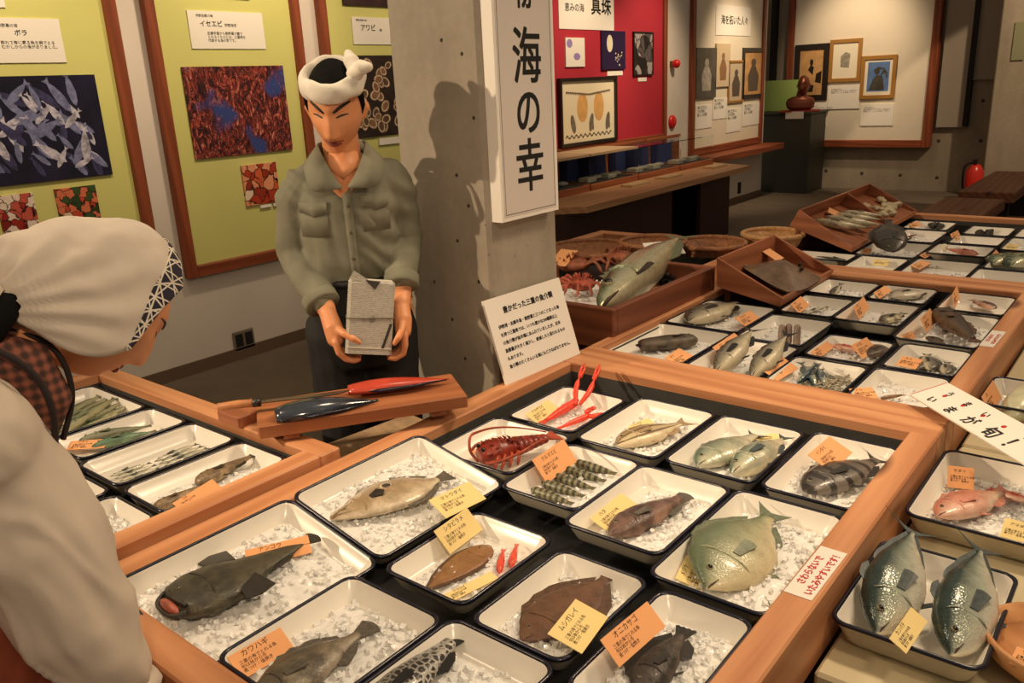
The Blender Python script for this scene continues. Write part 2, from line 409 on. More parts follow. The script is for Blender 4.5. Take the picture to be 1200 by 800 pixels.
(y0, y1), (z0, z1) = yz(0, 92, 118, 205); y0 -= .32
z0, z1 = 1.205, 1.705
big = flat('photo_print', 'large dark photo print of many silver fish on the lime green panel', 'photo', (y0, 2.112), (z0, z1), plain('night_blue_print', (26, 24, 46), .3, var=.5, vs=7))
mf = [plain('print_silver', (176, 172, 188), .35, var=.55, vs=30), plain('print_blue_grey', (112, 116, 152), .35, var=.4, vs=30), plain('print_violet', (58, 56, 92), .35, var=.5, vs=30)]
for mm in mf: mm.node_tree.nodes['Noise Texture'].inputs['Scale'].default_value = 34
gg = [G(), G(), G()]; yc, zc = (y0 + 2.112) / 2, (z0 + z1) / 2
for i in range(74):
    L = rnd.uniform(.10, .19); a = rnd.choice((1.9, 2.2, 2.5, .5, 1.2)) + rnd.uniform(-.3, .3); c = (rnd.uniform(y0 + .07, 2.112 - .07), rnd.uniform(z0 + .06, z1 - .06))
    pts = [(-.5, 0), (-.38, .085), (-.1, .13), (.2, .085), (.36, .03), (.5, .1), (.46, 0), (.5, -.1), (.36, -.03), (.2, -.09), (-.1, -.13), (-.38, -.08)]
    P = []
    for (s, t) in pts:
        yy, zz = c[0] + L * (s * math.cos(a) - t * math.sin(a)), c[1] + L * (s * math.sin(a) + t * math.cos(a))
        P.append((.0125 + i * .00001, min(max(yy, y0 + .003), 2.109) - yc, min(max(zz, z0 + .003), z1 - .003) - zc))
    gg[(2, 1, 1, 0)[i % 4] if i < 60 else (0 if i % 2 else 1)].add([(p[0], p[1], p[2]) for p in P], [tuple(range(12))])
for g_, m_ in zip(gg, mf): tag(g_.build('printed_fish', m_, big), kind='stuff')

(ya, yb), (za, zb) = yz(209, 80, 334, 180)
flat('photo_print', 'large red photo print of a heap of spiny lobsters on lime green panel', 'photo', (2.6, 3.27), (1.235, 1.735), mat_lobsters())
(ya, yb), (za, zb) = yz(262, 195, 312, 246)
flat('photo_print', 'small photo print of orange lobster dish below the lobster heap photo', 'photo', (2.885, 3.13), (.93, 1.17), mat_blobs('lobster_dish_print', [(150, 52, 30), (206, 96, 56), (224, 150, 110), (176, 60, 36), (230, 206, 180)], 16))
flat('caption_strip', 'thin white caption strip under the small lobster dish photo', 'caption', (2.98, 3.06), (.905, .922), M_PAPER)
flat('caption_strip', 'second thin white caption strip beside the first under lobster dish photo', 'caption', (3.075, 3.13), (.905, .922), M_PAPER)
(ya, yb), (za, zb) = yz(0, 230, 48, 273)
flat('photo_print', 'small photo print of red sashimi rosette above the kerchief', 'photo', (ya - .02, yb), (za, zb), mat_blobs('sashimi_rosette_print', [(150, 40, 30), (190, 84, 70), (226, 206, 190), (120, 30, 26)], 22))
(ya, yb), (za, zb) = yz(63, 222, 120, 264)
flat('photo_print', 'small photo print of salmon and greens platter above the kerchief', 'photo', (ya, yb), (za, zb), mat_blobs('platter_print', [(190, 70, 46), (44, 66, 34), (206, 110, 78), (60, 80, 40), (214, 190, 160)], 24))
sp_ = flat('photo_print', 'photo print of opened brown shellfish behind the headband knot', 'photo', (3.73, 4.35), (1.26, 1.79), plain('dark_shell_print', (44, 32, 26), .4, var=.5, vs=14))
sg = [G(), G(), G()]
for i in range(46):
    a, b = rnd.uniform(-.25, .25), rnd.uniform(-.21, .21); rr = rnd.uniform(.035, .055); ro = rnd.uniform(0, 3); x_ = .0123 + i * .00002
    for q, (k, mi) in enumerate(((1, 0), (.86, 1), (.62, 2 if i % 3 else 0))):
        P = []
        for t_ in range(14):
            an = 2 * math.pi * t_ / 14; p_, q_ = rr * k * math.cos(an), rr * .72 * k * math.sin(an); P.append((x_ + q * .000005, min(.306, max(-.306, a + p_ * math.cos(ro) - q_ * math.sin(ro))), min(.262, max(-.262, b + p_ * math.sin(ro) + q_ * math.cos(ro)))))
        sg[mi].add(P, [tuple(range(14))])
for g_, c_ in zip(sg, ((92, 66, 48), (198, 178, 150), (134, 96, 70))): tag(g_.build('printed_shells', plain('shell_print_%d' % c_[0], c_, .4, var=.35, vs=26), sp_), kind='stuff')
for lab, a0, a1, zz in (('bottom edge of dark photo print high on the lobster panel', 2.72, 3.1, 2.105), ('bottom edge of dark photo print high on the panel behind pillar', 3.8, 4.3, 2.10)):
    flat('photo_print', lab, 'photo', (a0, a1), (zz, zz + .3), plain('dark_print', (52, 30, 30), .4, var=.5, vs=12))

def wall_sign(label, y0, y1, z0, z1, rows, cat='sign', th=.006, x=WX + .022):
    t = flat('caption_board', label, cat, (y0, y1), (z0, z1), M_PAPER, th, x)
    for (body, fy, fz, size, bold) in rows:
        text(body, Matrix.Translation((th + .0006, (fy - .5) * (y1 - y0), (fz - .5) * (z1 - z0))) @ MX, size, M_BLACK, t, bold=bold)
    return t
wall_sign('white caption board headed spiny lobster above the lobster heap photo', 2.685, 3.17, 1.83, 2.03, [('伊勢志摩の海', .1, .84, .018, 0), ('イセエビ', .14, .60, .036, .0008), ('伊勢海老', .46, .60, .02, 0), ('志摩半島から熊野灘の磯で\nとれるイセエビは、三重県を\n代表する海の幸です。', .22, .38, .019, 0)])
wall_sign('white caption board above the large photo of silver fish', 1.42, 1.99, 1.765, 1.965, [('熊野灘の海', .5, .80, .018, 0), ('ボラ', .62, .62, .03, .0006), ('群れで岸に寄る魚を網でとる\nむかしからの漁がありました。', .5, .42, .019, 0)])
wall_sign('small white caption board at top of panel above the silver fish caption', 1.45, 1.76, 2.01, 2.2, [('伊勢湾', .5, .7, .02, 0)])
wall_sign('white caption board headed abalone above the shellfish photo', 3.86, 4.2, 1.86, 2.03, [('伊勢志摩の海', .1, .85, .016, 0), ('アワビ', .2, .52, .045, .0008), ('鮑', .7, .5, .02, 0)])
flat('caption_strip', 'white caption strip below the shellfish photo behind the shirt collar', 'caption', (4.0, 4.34), (1.20, 1.245), M_PAPER)

# socket plate
t = G().box(WX, WX + .012, -.075, .075, -.06, .06, bev=.006).sub((WX, 0, 0)).build('socket_plate', plain('grey_plate', (120, 106, 92), .5), None)
p = atx(285, 397, WX); t.location = (WX, p.y, p.z); tag(t, 'grey wall socket plate with two black outlets low on the wall', 'socket')
for s in (-.034, .034): G().box(.0122, .0135, s - .026, s + .026, -.04, .04).build('outlet', M_BLACK, t)

# ---- crimson panel pictures
def pic(name, label, u0, v0, u1, v1, mat, fmat=None, fw=.02, th=.02, x=WX + .022, mount=None):
    (a, b), (c, d) = yz(u0, v0, u1, v1, x)
    t = thing(name, label, 'picture', (x, (a + b) / 2, (c + d) / 2))
    hy, hz = (b - a) / 2, (d - c) / 2
    if fmat:
        G().box(0, th, -hy, -hy + fw, -hz, hz).box(0, th, hy - fw, hy, -hz, hz).box(0, th, -hy + fw, hy - fw, hz - fw, hz).box(0, th, -hy + fw, hy - fw, -hz, -hz + fw).build('picture_frame', fmat, t)
        G().box(0, th * .5, -hy + fw, hy - fw, -hz + fw, hz - fw).build('picture_sheet', mat, t)
    else: G().box(0, th, -hy, hy, -hz, hz).build('picture_sheet', mat, t)
    return t, hy, hz
M_GOLD = plain('gilt_frame', (176, 128, 62), .4, .3)
M_BLKFR = plain('black_frame', (34, 26, 22), .4)
def disc(g, cy, cz, ry, rz, x, n=18, mi=0, a0=0, rot=0):
    P = []
    for k in range(n):
        a = 2 * math.pi * k / n; p, q = ry * math.cos(a), rz * math.sin(a)
        P.append((x, cy + p * math.cos(rot) - q * math.sin(rot), cz + p * math.sin(rot) + q * math.cos(rot)))
    return g.add(P, [tuple(range(n))], mi)
t, hy, hz = pic('picture', 'small white print with violet marks on the crimson panel', 661, 44, 684, 78, M_PAPER, None, th=.015)
disc(disc(G(), hy * .15, -hz * .3, hy * .35, hz * .25, .0155), -hy * .6, hz * .6, hy * .3, hz * .3, .0155).build('violet_mark', plain('violet', (150, 130, 186), .6), t)
t, hy, hz = pic('picture', 'dark violet photo with glowing dots on the crimson panel', 703, 36, 731, 81, plain('deep_violet', (40, 26, 64), .3), None, th=.02)
g = disc(G(), -hy * .35, hz * .35, hy * .25, hz * .45, .0205)
for k in range(14): disc(g, rnd.uniform(-.1, .7) * hy, rnd.uniform(-.8, 0) * hz, .008, .008, .0205, 8)
tag(g.build('glowing_dots', plain('pale_glow', (224, 214, 190), .5), t), kind='stuff')
t, hy, hz = pic('picture', 'black and white photo of divers rightmost on the crimson panel', 741, 37, 764, 88, mat_blobs('divers_print', [(30, 28, 30), (90, 84, 86), (170, 160, 160), (44, 40, 44)], 9), M_BLKFR, fw=.012)
flat('caption_strip', 'white caption strip under the dark violet photo', 'caption', *yz(712, 83, 730, 88), M_PAPER, .006)
flat('caption_strip', 'white caption strip under the divers photo', 'caption', *yz(748, 91, 758, 95), M_PAPER, .006)
t, hy, hz = pic('pearl_board', 'brown framed cream board of pearls and shells over the showcases', 652, 92, 720, 164, plain('cream_mount', (236, 222, 190), .7), M_BLKFR, fw=.03, th=.04)
for s in (-.22, .36): disc(G(), s * hy, .12 * hz, .085, .13, .0212).build('pearl_shell', plain('golden_shell', (222, 172, 104), .35, var=.15, vs=14), t)
for s in (-.55, .08, .68):
    g = disc(G(), s * hy, -.35 * hz, .035, .085, .0214, rot=.25 * (1 if s < 0 else -1)); disc(g, s * hy + .02, -.42 * hz, .02, .05, .0216, rot=.2); g.build('grey_shell', plain('grey_shell', (120, 112, 98), .4, var=.3, vs=30), t)
for k in range(26):
    s = -.75 + 1.5 * k / 25; G().ball((.0235, s * hy, .62 * hz - .12 * (1 - abs(s)) * hz), .009, 8, 5).build('pearl', plain('pearl_grey', (122, 112, 92), .25), t)
g = G()
for k in range(60): disc(g, (-.8 + 1.6 * k / 59) * hy, (-.72 + .04 * math.sin(k * 1.1)) * hz, .006, .01, .0213, 6)
tag(g.build('seed_pearls', M_BLKFR, t), kind='stuff')
wall_sign('white title sign about pearls at top of the crimson panel', 6.18, 7.06, 2.0, 2.36, [('恵みの海', .1, .42, .075, .001), ('真珠', .56, .40, .17, .004)])
t = G().ball((0, 0, 0), .045, 14, 9, 0).build('red_lamp', plain('red_plastic', (206, 30, 26), .3), None); t.location = (WX + .06, 8.22, 1.69); tag(t, 'small red round alarm lamp beside the crimson panel', 'lamp')
G().box(-.06, -.02, -.03, .03, -.03, .03).build('lamp_base', M_TRIM[2], t)
t = G().lathe([(.07, 0), (.07, .02), (.05, .035), (.012, .04)], 20).build('alarm_bell', plain('red_plastic', (206, 30, 26), .3), None); t.matrix_world = Matrix.Translation((WX + .0, 8.24, 1.1)) @ Matrix.Rotation(math.pi / 2, 4, 'Y'); tag(t, 'red round alarm button on wall below the red lamp', 'alarm')

# ---- cream panel pictures (side wall)
M_SEPIA = plain('sepia_sheet', (196, 150, 96), .6, var=.2, vs=9)
def figure_print(t, hy, hz, mat, x=.012, s=1.0, robe=True):
    g = disc(G(), 0, hz * .42 * s, hy * .22 * s, hz * .16 * s, x)
    if robe: g.add([(x, -hy * .2 * s, hz * .28 * s), (x, -hy * .5 * s, -hz * .1), (x, -hy * .42 * s, -hz * .7 * s), (x, hy * .42 * s, -hz * .7 * s), (x, hy * .5 * s, -hz * .1), (x, hy * .2 * s, hz * .28 * s)], [tuple(reversed(range(6)))])
    g.build('printed_figure', mat, t)
t, hy, hz = pic('picture', 'tall dark photo leftmost on the cream portrait panel', 815, 56, 837, 114, plain('charcoal_print', (72, 70, 62), .3, var=.4, vs=8)); figure_print(t, hy, hz, plain('light_grey_print', (168, 160, 146), .5, var=.3, vs=20), .0205)
t, hy, hz = pic('picture', 'pale sepia sheet behind the tall dark photo on the cream panel', 838, 51, 853, 101, plain('pale_sepia', (206, 184, 150), .6)); figure_print(t, hy, hz, plain('sepia_ink', (140, 104, 70), .6), .0205)
t, hy, hz = pic('picture', 'narrow gilt framed portrait on the cream portrait panel', 853, 71, 870, 119, plain('grey_sepia', (196, 178, 150), .6), M_GOLD, fw=.025); figure_print(t, hy, hz, plain('dark_ink', (86, 74, 64), .6))
t, hy, hz = pic('picture', 'black framed sepia picture beside the pedestal on the cream panel', 870, 56, 893, 114, M_SEPIA, M_BLKFR, fw=.05); figure_print(t, hy, hz, plain('dark_ink', (86, 74, 64), .6))
wall_sign('white title sign at top of the cream portrait panel', 9.2, 10.15, 1.99, 2.31, [('海を拓いた人々', .14, .40, .105, .002)])
for k, (u0, v0, u1, v1) in enumerate(((816, 124, 834, 149), (836, 116, 852, 138), (852, 128, 868, 153), (871, 122, 890, 145))):
    (a, b), (c, d) = yz(u0, v0, u1, v1)
    wall_sign(('white text sheet under the tall dark photo', 'white text sheet under the pale sepia sheet', 'white text sheet under the narrow gilt portrait', 'white text sheet under the black framed sepia picture')[k], a, b, c, d, [('海に生きた人\nその仕事と\n暮らしの記録', .08, .85, .04, 0)], 'caption')
struct('trim_1', G().box(WX, WX + .30, 8.62, 10.7, .62, .69, bev=.008), M_TRIM[1])
tg = G().box(WX, WX + .01, -.04, .04, -.07, .07).sub((WX, 0, 0)).build('floor_socket', M_BLACK, None); p = atx(866, 220, WX); tg.location = (WX, p.y, p.z); tag(tg, 'small black socket low on the white wall before the pedestal', 'socket')

# ---- far board on the back wall
BY = 11.62
def ypt(u, v, y=BY): return aty(u, v, y)
t = tag(thing('wall_panel_9', 'large cream board in brown frame on the far concrete wall', None, (-3.7, 11.75, .6)), kind='structure'); L = Vector((-3.7, 11.75, .6))
bx0, bx1, bz = ypt(921, 100).x, ypt(1096, 100).x, ypt(1000, 172).z
G().box(bx0 + .05, bx1 - .05, BY, 11.74, bz + .05, 2.9).sub(L).build('board_face', M_BEIGE, t)
G().box(bx0, bx0 + .09, BY - .03, 11.74, bz, 2.9, bev=.008).sub(L).build('frame_post', M_TRIM[2], t)
G().box(bx1 - .09, bx1, BY - .03, 11.74, bz, 2.9, bev=.008).sub(L).build('frame_post', M_TRIM[2], t)
G().box(bx0 + .09, bx1 - .09, BY - .03, 11.74, bz, bz + .09, bev=.008).sub(L).build('frame_rail', M_TRIM[0], t)
def bpic(label, u0, v0, u1, v1, mat, fmat, fw, name='picture', cat='picture'):
    a, b = ypt(u0, v0), ypt(u1, v1); hx, hz = (b.x - a.x) / 2, (a.z - b.z) / 2
    t = thing(name, label, cat, ((a.x + b.x) / 2, BY, (a.z + b.z) / 2))
    if fmat:
        G().box(-hx, -hx + fw, -.03, 0, -hz, hz).box(hx - fw, hx, -.03, 0, -hz, hz).box(-hx + fw, hx - fw, -.03, 0, hz - fw, hz).box(-hx + fw, hx - fw, -.03, 0, -hz, -hz + fw).build('picture_frame', fmat, t)
    G().box(-hx + fw, hx - fw, -.014, 0, -hz + fw, hz - fw).build('picture_sheet', mat, t)
    return t, hx, hz
def xd(g, cx, cz, rx, rz, y, n=16):
    return g.add([(cx + rx * math.cos(2 * math.pi * k / n), y, cz + rz * math.sin(2 * math.pi * k / n)) for k in range(n)], [tuple(range(n))])
def xp(g, pts, y): return g.add([(x, y, z) for x, z in pts], [tuple(range(len(pts)))])
t, hx, hz = bpic('dark framed sepia ink picture leftmost on the far board', 933, 53, 969, 117, M_SEPIA, M_BLKFR, .07)
g = xd(G(), 0, .35 * hz, .1 * hx, .12 * hz, -.015); xp(g, [(-.05 * hx, .25 * hz), (-.2 * hx, .1 * hz), (.1 * hx, -.1 * hz), (.15 * hx, .2 * hz)], -.015); xp(g, [(.3 * hx, -.05 * hz), (.25 * hx, -.35 * hz), (.6 * hx, -.4 * hz), (.62 * hx, .05 * hz)], -.015); xp(g, [(-.2 * hx, -.45 * hz), (-.15 * hx, -.7 * hz), (.15 * hx, -.7 * hz), (.2 * hx, -.45 * hz)], -.015)
g.build('printed_figure', M_BLKFR, t)
t, hx, hz = bpic('gilt framed pale drawing in the middle of the far board', 974, 47, 1008, 95, plain('pale_mount', (232, 222, 198), .6), M_GOLD, .045)
xd(xp(G(), [(-.3 * hx, .2 * hz), (-.28 * hx, -.3 * hz), (.25 * hx, -.35 * hz), (.3 * hx, .3 * hz), (0, .4 * hz)], -.015), 0, .2 * hz, .15 * hx, .15 * hz, -.016).build('printed_figure', plain('grey_ink', (150, 142, 126), .6, var=.4, vs=30), t)
t, hx, hz = bpic('gilt framed photo of figure against blue sky on the far board', 1011, 66, 1048, 115, plain('pale_mount', (232, 222, 198), .6), M_GOLD, .045)
G().box(-hx * .62, hx * .62, -.0145, -.013, -hz * .66, hz * .7).build('photo', plain('sky_blue_print', (92, 124, 176), .4, var=.2, vs=6), t)
g = xp(G(), [(-.5 * hx, -.6 * hz), (-.3 * hx, -.1 * hz), (-.1 * hx, .1 * hz), (.25 * hx, .05 * hz), (.4 * hx, -.6 * hz)], -.016); xd(g, -.08 * hx, .26 * hz, .15 * hx, .14 * hz, -.016); xp(g, [(.1 * hx, .05 * hz), (.3 * hx, .45 * hz), (.5 * hx, .2 * hz), (.55 * hx, .0 * hz), (.45 * hx, -.05 * hz), (.4 * hx, .2 * hz)], -.016); xp(g, [(-.35 * hx, .3 * hz), (-.05 * hx, .48 * hz), (.3 * hx, .42 * hz), (.2 * hx, .36 * hz)], -.0162)
g.build('printed_figure', plain('charcoal_print', (72, 70, 62), .3), t)
def bsheet(label, u0, v0, u1, v1):
    t, hx, hz = bpic(label, u0, v0, u1, v1, M_PAPER, None, 0, 'caption_board', 'caption')
    MB_ = Matrix(((1, 0, 0), (0, 0, -1), (0, 1, 0))).to_4x4()
    text('人物のあゆみ\n漁と真珠にたずさわり、海の町の\n発展につくした人を紹介します。', Matrix.Translation((-hx * .85, -.0146, hz * .6)) @ MB_, .022, plain('grey_print', (110, 104, 96), .8), t)
bsheet('white text sheet below the dark framed sepia ink picture', 946, 120, 968, 147); bsheet('white text sheet below the gilt framed pale drawing', 972, 100, 1007, 127); bsheet('white text sheet below the blue sky photo', 1010, 122, 1046, 147)

a, b = aty(1097, 149, 11.69), aty(1130, 149, 11.69); struct('wall_panel_1', G().box(a.x, b.x, 11.67, 11.75, a.z, 3.4), plain('grey_board', (150, 138, 122), .8))
a, b = aty(1128, 148, 11.70), aty(1134, 148, 11.70); struct('gap_shade_1', G().box(a.x, b.x, 11.66, 11.75, a.z, 3.4), M_DARK)  # solid near-black strip, its colour stands in for the shade of an open gap
a, b = aty(1134, 94, 11.70), aty(1172, 94, 11.70); struct('wall_panel_2', G().box(a.x, b.x, 11.70, 11.75, a.z, 3.4), plain('grey_board', (150, 138, 122), .8))
a, b = aty(906, 150, 11.70), aty(921, 150, 11.70); struct('wall_panel_3', G().box(a.x - .1, b.x, 11.70, 11.75, .62, 3.4), plain('grey_board', (150, 138, 122), .8))
a = aty(904, 150, 11.6); struct('gap_shade_2', G().box(a.x - .05, a.x, 11.55, 11.74, 0.6, 3.4), M_DARK)  # dark solid strip painted as the shaded gap behind the pedestal
p = aty(1195, 48, 11.1); t = G().box(-.06, .06, -.02, 0, -.2, .2).build('wall_notice', plain('grey_green_plate', (130, 130, 96), .6), None); t.location = (p.x, 11.1, p.z); tag(t, 'grey green notice plate on the far concrete column', 'sign')

# ---- pedestal, bust, extinguisher, plank benches
t = thing('pedestal', 'tall dark grey green pedestal under the bronze bust', 'pedestal', (-4.3, 11.3, 0))
G().box(-.33, .35, -.28, .3, 0, 1.02, bev=.01).build('column', plain('dark_green_paint', (58, 58, 50), .5), t)
G().box(-.345, .365, -.295, .315, 1.02, 1.05, bev=.006).build('top', plain('dark_green_paint', (58, 58, 50), .5), t)
t = G().box(0, .62, 0, .012, 0, .4).build('green_card', plain('light_green_board', (168, 196, 108), .7), None); p = aty(893, 131, 11.5); t.location = (p.x, 11.45, 1.05); tag(t, 'light green card standing behind the bronze bust', 'card')
t = G().box(-.12, .12, -.006, 0, -.045, .045).build('name_plate', M_PAPER, None); p = aty(931, 135, 11.0); t.location = (p.x, 11.005, p.z); tag(t, 'white name plate at the top of the dark pedestal', 'label')
t = thing('fire_extinguisher', 'red fire extinguisher on floor behind the plank benches', 'extinguisher', (-1.985, 11.0, 0))
G().lathe([(.085, 0), (.095, .03), (.095, .34), (.06, .41), (.03, .43)], 18).build('cylinder', plain('red_enamel', (200, 40, 26), .3), t)
G().box(-.02, .02, -.05, .02, .43, .47).box(-.015, .015, -.13, .02, .475, .49).build('valve', M_BLKFR, t); G().tube(smooth_path([(-.02, 0, .45), (-.11, 0, .40), (-.12, 0, .22), (-.1, 0, .12)]), .012, 6).build('hose', M_BLKFR, t)
def plank_bench(label, x0, x1, y0, y1, z):
    t = thing('plank_bench', label, 'bench', ((x0 + x1) / 2, (y0 + y1) / 2, 0)); hx, hy = (x1 - x0) / 2, (y1 - y0) / 2
    G().box(-hx, hx, -hy, hy, z - .09, z, bev=.008).build('seat_plank', wood('bench_wood', (142, 92, 66), (104, 64, 42), 1), t)
    for s in (-1, 1): G().box(-hx + .06, hx - .06, s * (hy - .2) - .05, s * (hy - .2) + .05, 0, z - .09).build('leg', M_DARK, t)
plank_bench('low brown plank bench nearer the third fish table', -1.72, -1.24, 7.3, 8.35, .40)
plank_bench('brown plank bench farther off, in front of the fire extinguisher', -1.66, -1.21, 8.55, 10.3, .43)

# ---- counter with showcases under the crimson panel
t = thing('counter', 'long light wood counter on dark maroon base under the showcases', 'counter', (-4.0, 6.6, 0)); L = Vector((-4.0, 6.6, 0))
CT = .66
top = [(-3.72, 5.0), (-3.5, 5.18), (-3.53, 8.2), (-4.44, 8.6), (-4.44, 5.0)]
G().slab([(x, y, CT - .05) for x, y in top], (0, 0, 1), .05).sub(L).build('counter_top', wood('counter_wood', (206, 160, 118), (176, 128, 88), 1, knots=False), t)
M_MAROON = plain('maroon_paint', (58, 30, 28), .5)
G().box(-3.66, -3.62, 5.05, 6.72, 0, CT - .05).sub(L).build('base_panel', M_MAROON, t)
G().box(-3.66, -3.62, 7.28, 7.92, 0, CT - .05).sub(L).build('base_panel', M_MAROON, t)
for yy in (5.05, 7.88): G().box(-4.4, -3.66, yy, yy + .04, 0, CT - .05).sub(L).build('end_panel', M_MAROON, t)
G().box(-4.2, -4.16, 6.6, 7.4, 0, CT - .05).sub(L).build('recess_back', M_DARK, t)
for k, (u, v) in enumerate(((745, 217), (784, 208), (838, 196))):
    p = at(u, v, CT); q = G().box(-.06, .06, -.16, .16, 0, .022, bev=.004).build('caption_block', plain('pale_wood_block', (206, 172, 128), .6), None); q.location = (p.x, p.y, CT); tag(q, ('pale wooden caption block on counter nearest the pillar', 'pale wooden caption block in middle of the counter edge', 'pale caption block at far end of the counter')[k], 'caption')
ys = [4.9, 5.95, 6.75, 7.55, 8.3]; CX0, CX1 = -4.4, -3.98
M_NAVY = plain('navy_velvet', (52, 66, 124), .85)
M_CASE = [wood('case_wood', (176, 104, 66), (140, 78, 46), ax, knots=False) for ax in (0, 1, 2)]
labs = ['glass showcase with wooden lid edge nearest the pillar sign', 'glass showcase with pale lid and navy back, second from pillar', 'glass showcase with navy lining below the crimson panel centre', 'glass showcase at far end of the counter, all glass front']
for k in range(4):
    a, b = ys[k] + .01, ys[k + 1] - .01; h = .29
    t = thing('showcase', labs[k], 'showcase', ((CX0 + CX1) / 2, (a + b) / 2, CT), group='glass showcases on the counter'); hx, hy = (CX1 - CX0) / 2, (b - a) / 2
    G().box(-hx, hx, -hy, hy, 0, .055, bev=.005).build('plinth', M_CASE[1], t)
    G().box(-hx, -hx + .015, -hy, hy, .055, h).build('back_panel', M_CASE[1], t)
    G().box(hx - .012, hx - .006, -hy + .005, hy - .005, .056, h).build('glass_front', M_GLASS, t)
    if k < 3:
        for s in (-1, 1): G().box(-hx + .015, -hx + .05, s * (hy - .03) - .016, s * (hy - .03) + .016, .055, h).build('post', M_CASE[2], t)
    if k < 2: G().box(-hx, hx, -hy, hy, h, h + .02).build('lid', plain('pale_lid', (196, 168, 132), .5), t)
    else: G().box(-hx, hx - .012, -hy + .005, hy - .005, h, h + .006).build('glass_top', M_GLASS, t); G().box(-hx, -hx + .03, -hy, hy, h, h + .02).build('back_rail', M_CASE[1], t)
    G().box(-hx + .02, -hx + .1, -hy + .1, hy - .06 if k < 3 else hy * .1, .056, h - .02).build('velvet_back', M_NAVY, t)
    if k < 3: G().box(-hx + .1, -hx + .2, -.11, .03, .056, h - .03).build('velvet_block', plain('navy_dark', (34, 42, 86), .85), t)
    G().box(-hx + .12, hx - .03, -hy + .06, hy - .06, .056, .062).build('base_cloth', plain('grey_cloth', (90, 90, 86), .9), t)
    for j in range(4):
        y = -hy * .65 + j * hy * .42
        if j % 2 == 0:
            q = G().box(-.05, .05, -.07, .07, 0, .035, bev=.004).build('display_block', plain('ivory_block', (206, 200, 180), .6), None); q.location = ((CX0 + CX1) / 2 + .08, (a + b) / 2 + y, CT + .062)
            tag(q, 'ivory block inside ' + ('the showcase nearest the pillar', 'the second showcase from the pillar', 'the third showcase from the pillar', 'the farthest showcase')[k] + (', nearer end' if j == 0 else ', farther end'), 'block')
        else:
            q = G().ball((0, 0, .02), .05, 12, 6, sc=(1, 1.2, .4)).build('pearl_oyster', plain('oyster_shell', (190, 186, 176), .35, var=.2, vs=30), None); q.location = ((CX0 + CX1) / 2 + .06, (a + b) / 2 + y, CT + .062)
            tag(q, 'pale oyster shell inside ' + ('the showcase nearest the pillar', 'the second showcase from the pillar', 'the third showcase from the pillar', 'the farthest showcase')[k] + (', nearer end' if j == 1 else ', farther end'), 'shell')

# ------------------------------------------------------------------ display tables
def table(label, x0, x1, y0, y1, z, rails, w=.07, h=.13, extra_bed=None, legs=True):
    """rails: dict side -> width; bed and grey lining sit inside the rails."""
    cx, cy = (x0 + x1) / 2, (y0 + y1) / 2; L = Vector((cx, cy, 0)); t = thing('display_table', label, 'table', (cx, cy, 0))
    l, r, n, f = (rails.get(k, w) for k in 'lrnf')
    if f: G().box(x0, x1, y1 - f, y1, z - h, z, bev=.004).sub(L).build('rail', M_RAIL[0], t)
    if n: G().box(x0, x1, y0, y0 + n, z - h, z, bev=.004).sub(L).build('rail', M_RAIL[0], t)
    if l: G().box(x0, x0 + l, y0 + n, y1 - f, z - h, z + .001, bev=.004).sub(L).build('rail', M_RAIL[1], t)
    if r: G().box(x1 - r, x1, y0 + n, y1 - f, z - h, z + .001, bev=.004).sub(L).build('rail', M_RAIL[1], t)
    a, b, c, d = x0 + l, x1 - r, y0 + n, y1 - f; th = .004; zt = z - .028
    for q in ((a, b, d - th, d), (a, b, c, c + th), (a, a + th, c + th, d - th), (b - th, b, c + th, d - th)):
        G().box(q[0], q[1], q[2], q[3], z - .115, zt).sub(L).build('lining', M_LINING, t)
    G().box(a, b, c, d, z - .13, z - .115).sub(L).build('bed', M_BED, t)
    if legs:
        for sx in (x0 + .06, x1 - .12):
            for sy in (y0 + .06, y1 - .12): G().box(sx, sx + .06, sy, sy + .06, 0, z - h).sub(L).build('leg', M_APRON, t)
    return t
TZ = .70
table('wide wooden display table with rows of fish trays, in front of the pillar', -1.522, -.381, .478, 2.128, TZ, dict(l=.072, r=.062, n=.066, f=.09))
table('second wooden display table behind the main one, red notice on its rail', -1.50, -.381, 2.133, 3.70, TZ, dict(l=.04, r=.062, n=.085, f=.09))
table('third wooden display table with fish trays, nearest the plank benches', -1.60, -.25, 3.705, 5.44, TZ, dict(l=.04, r=.05, n=.09, f=.06))
table('wooden display table under the leaning mannequin in white kerchief', -2.72, -1.532, .478, 1.165, TZ + .022, dict(l=.06, r=.062, n=.06, f=.062))
t4 = table('dark brown framed table beside the pillar, holding baskets and big silver fish', -2.66, -1.66, 2.30, 4.08, .715, dict(l=.07, r=.05, n=.06, f=.08), h=.18)

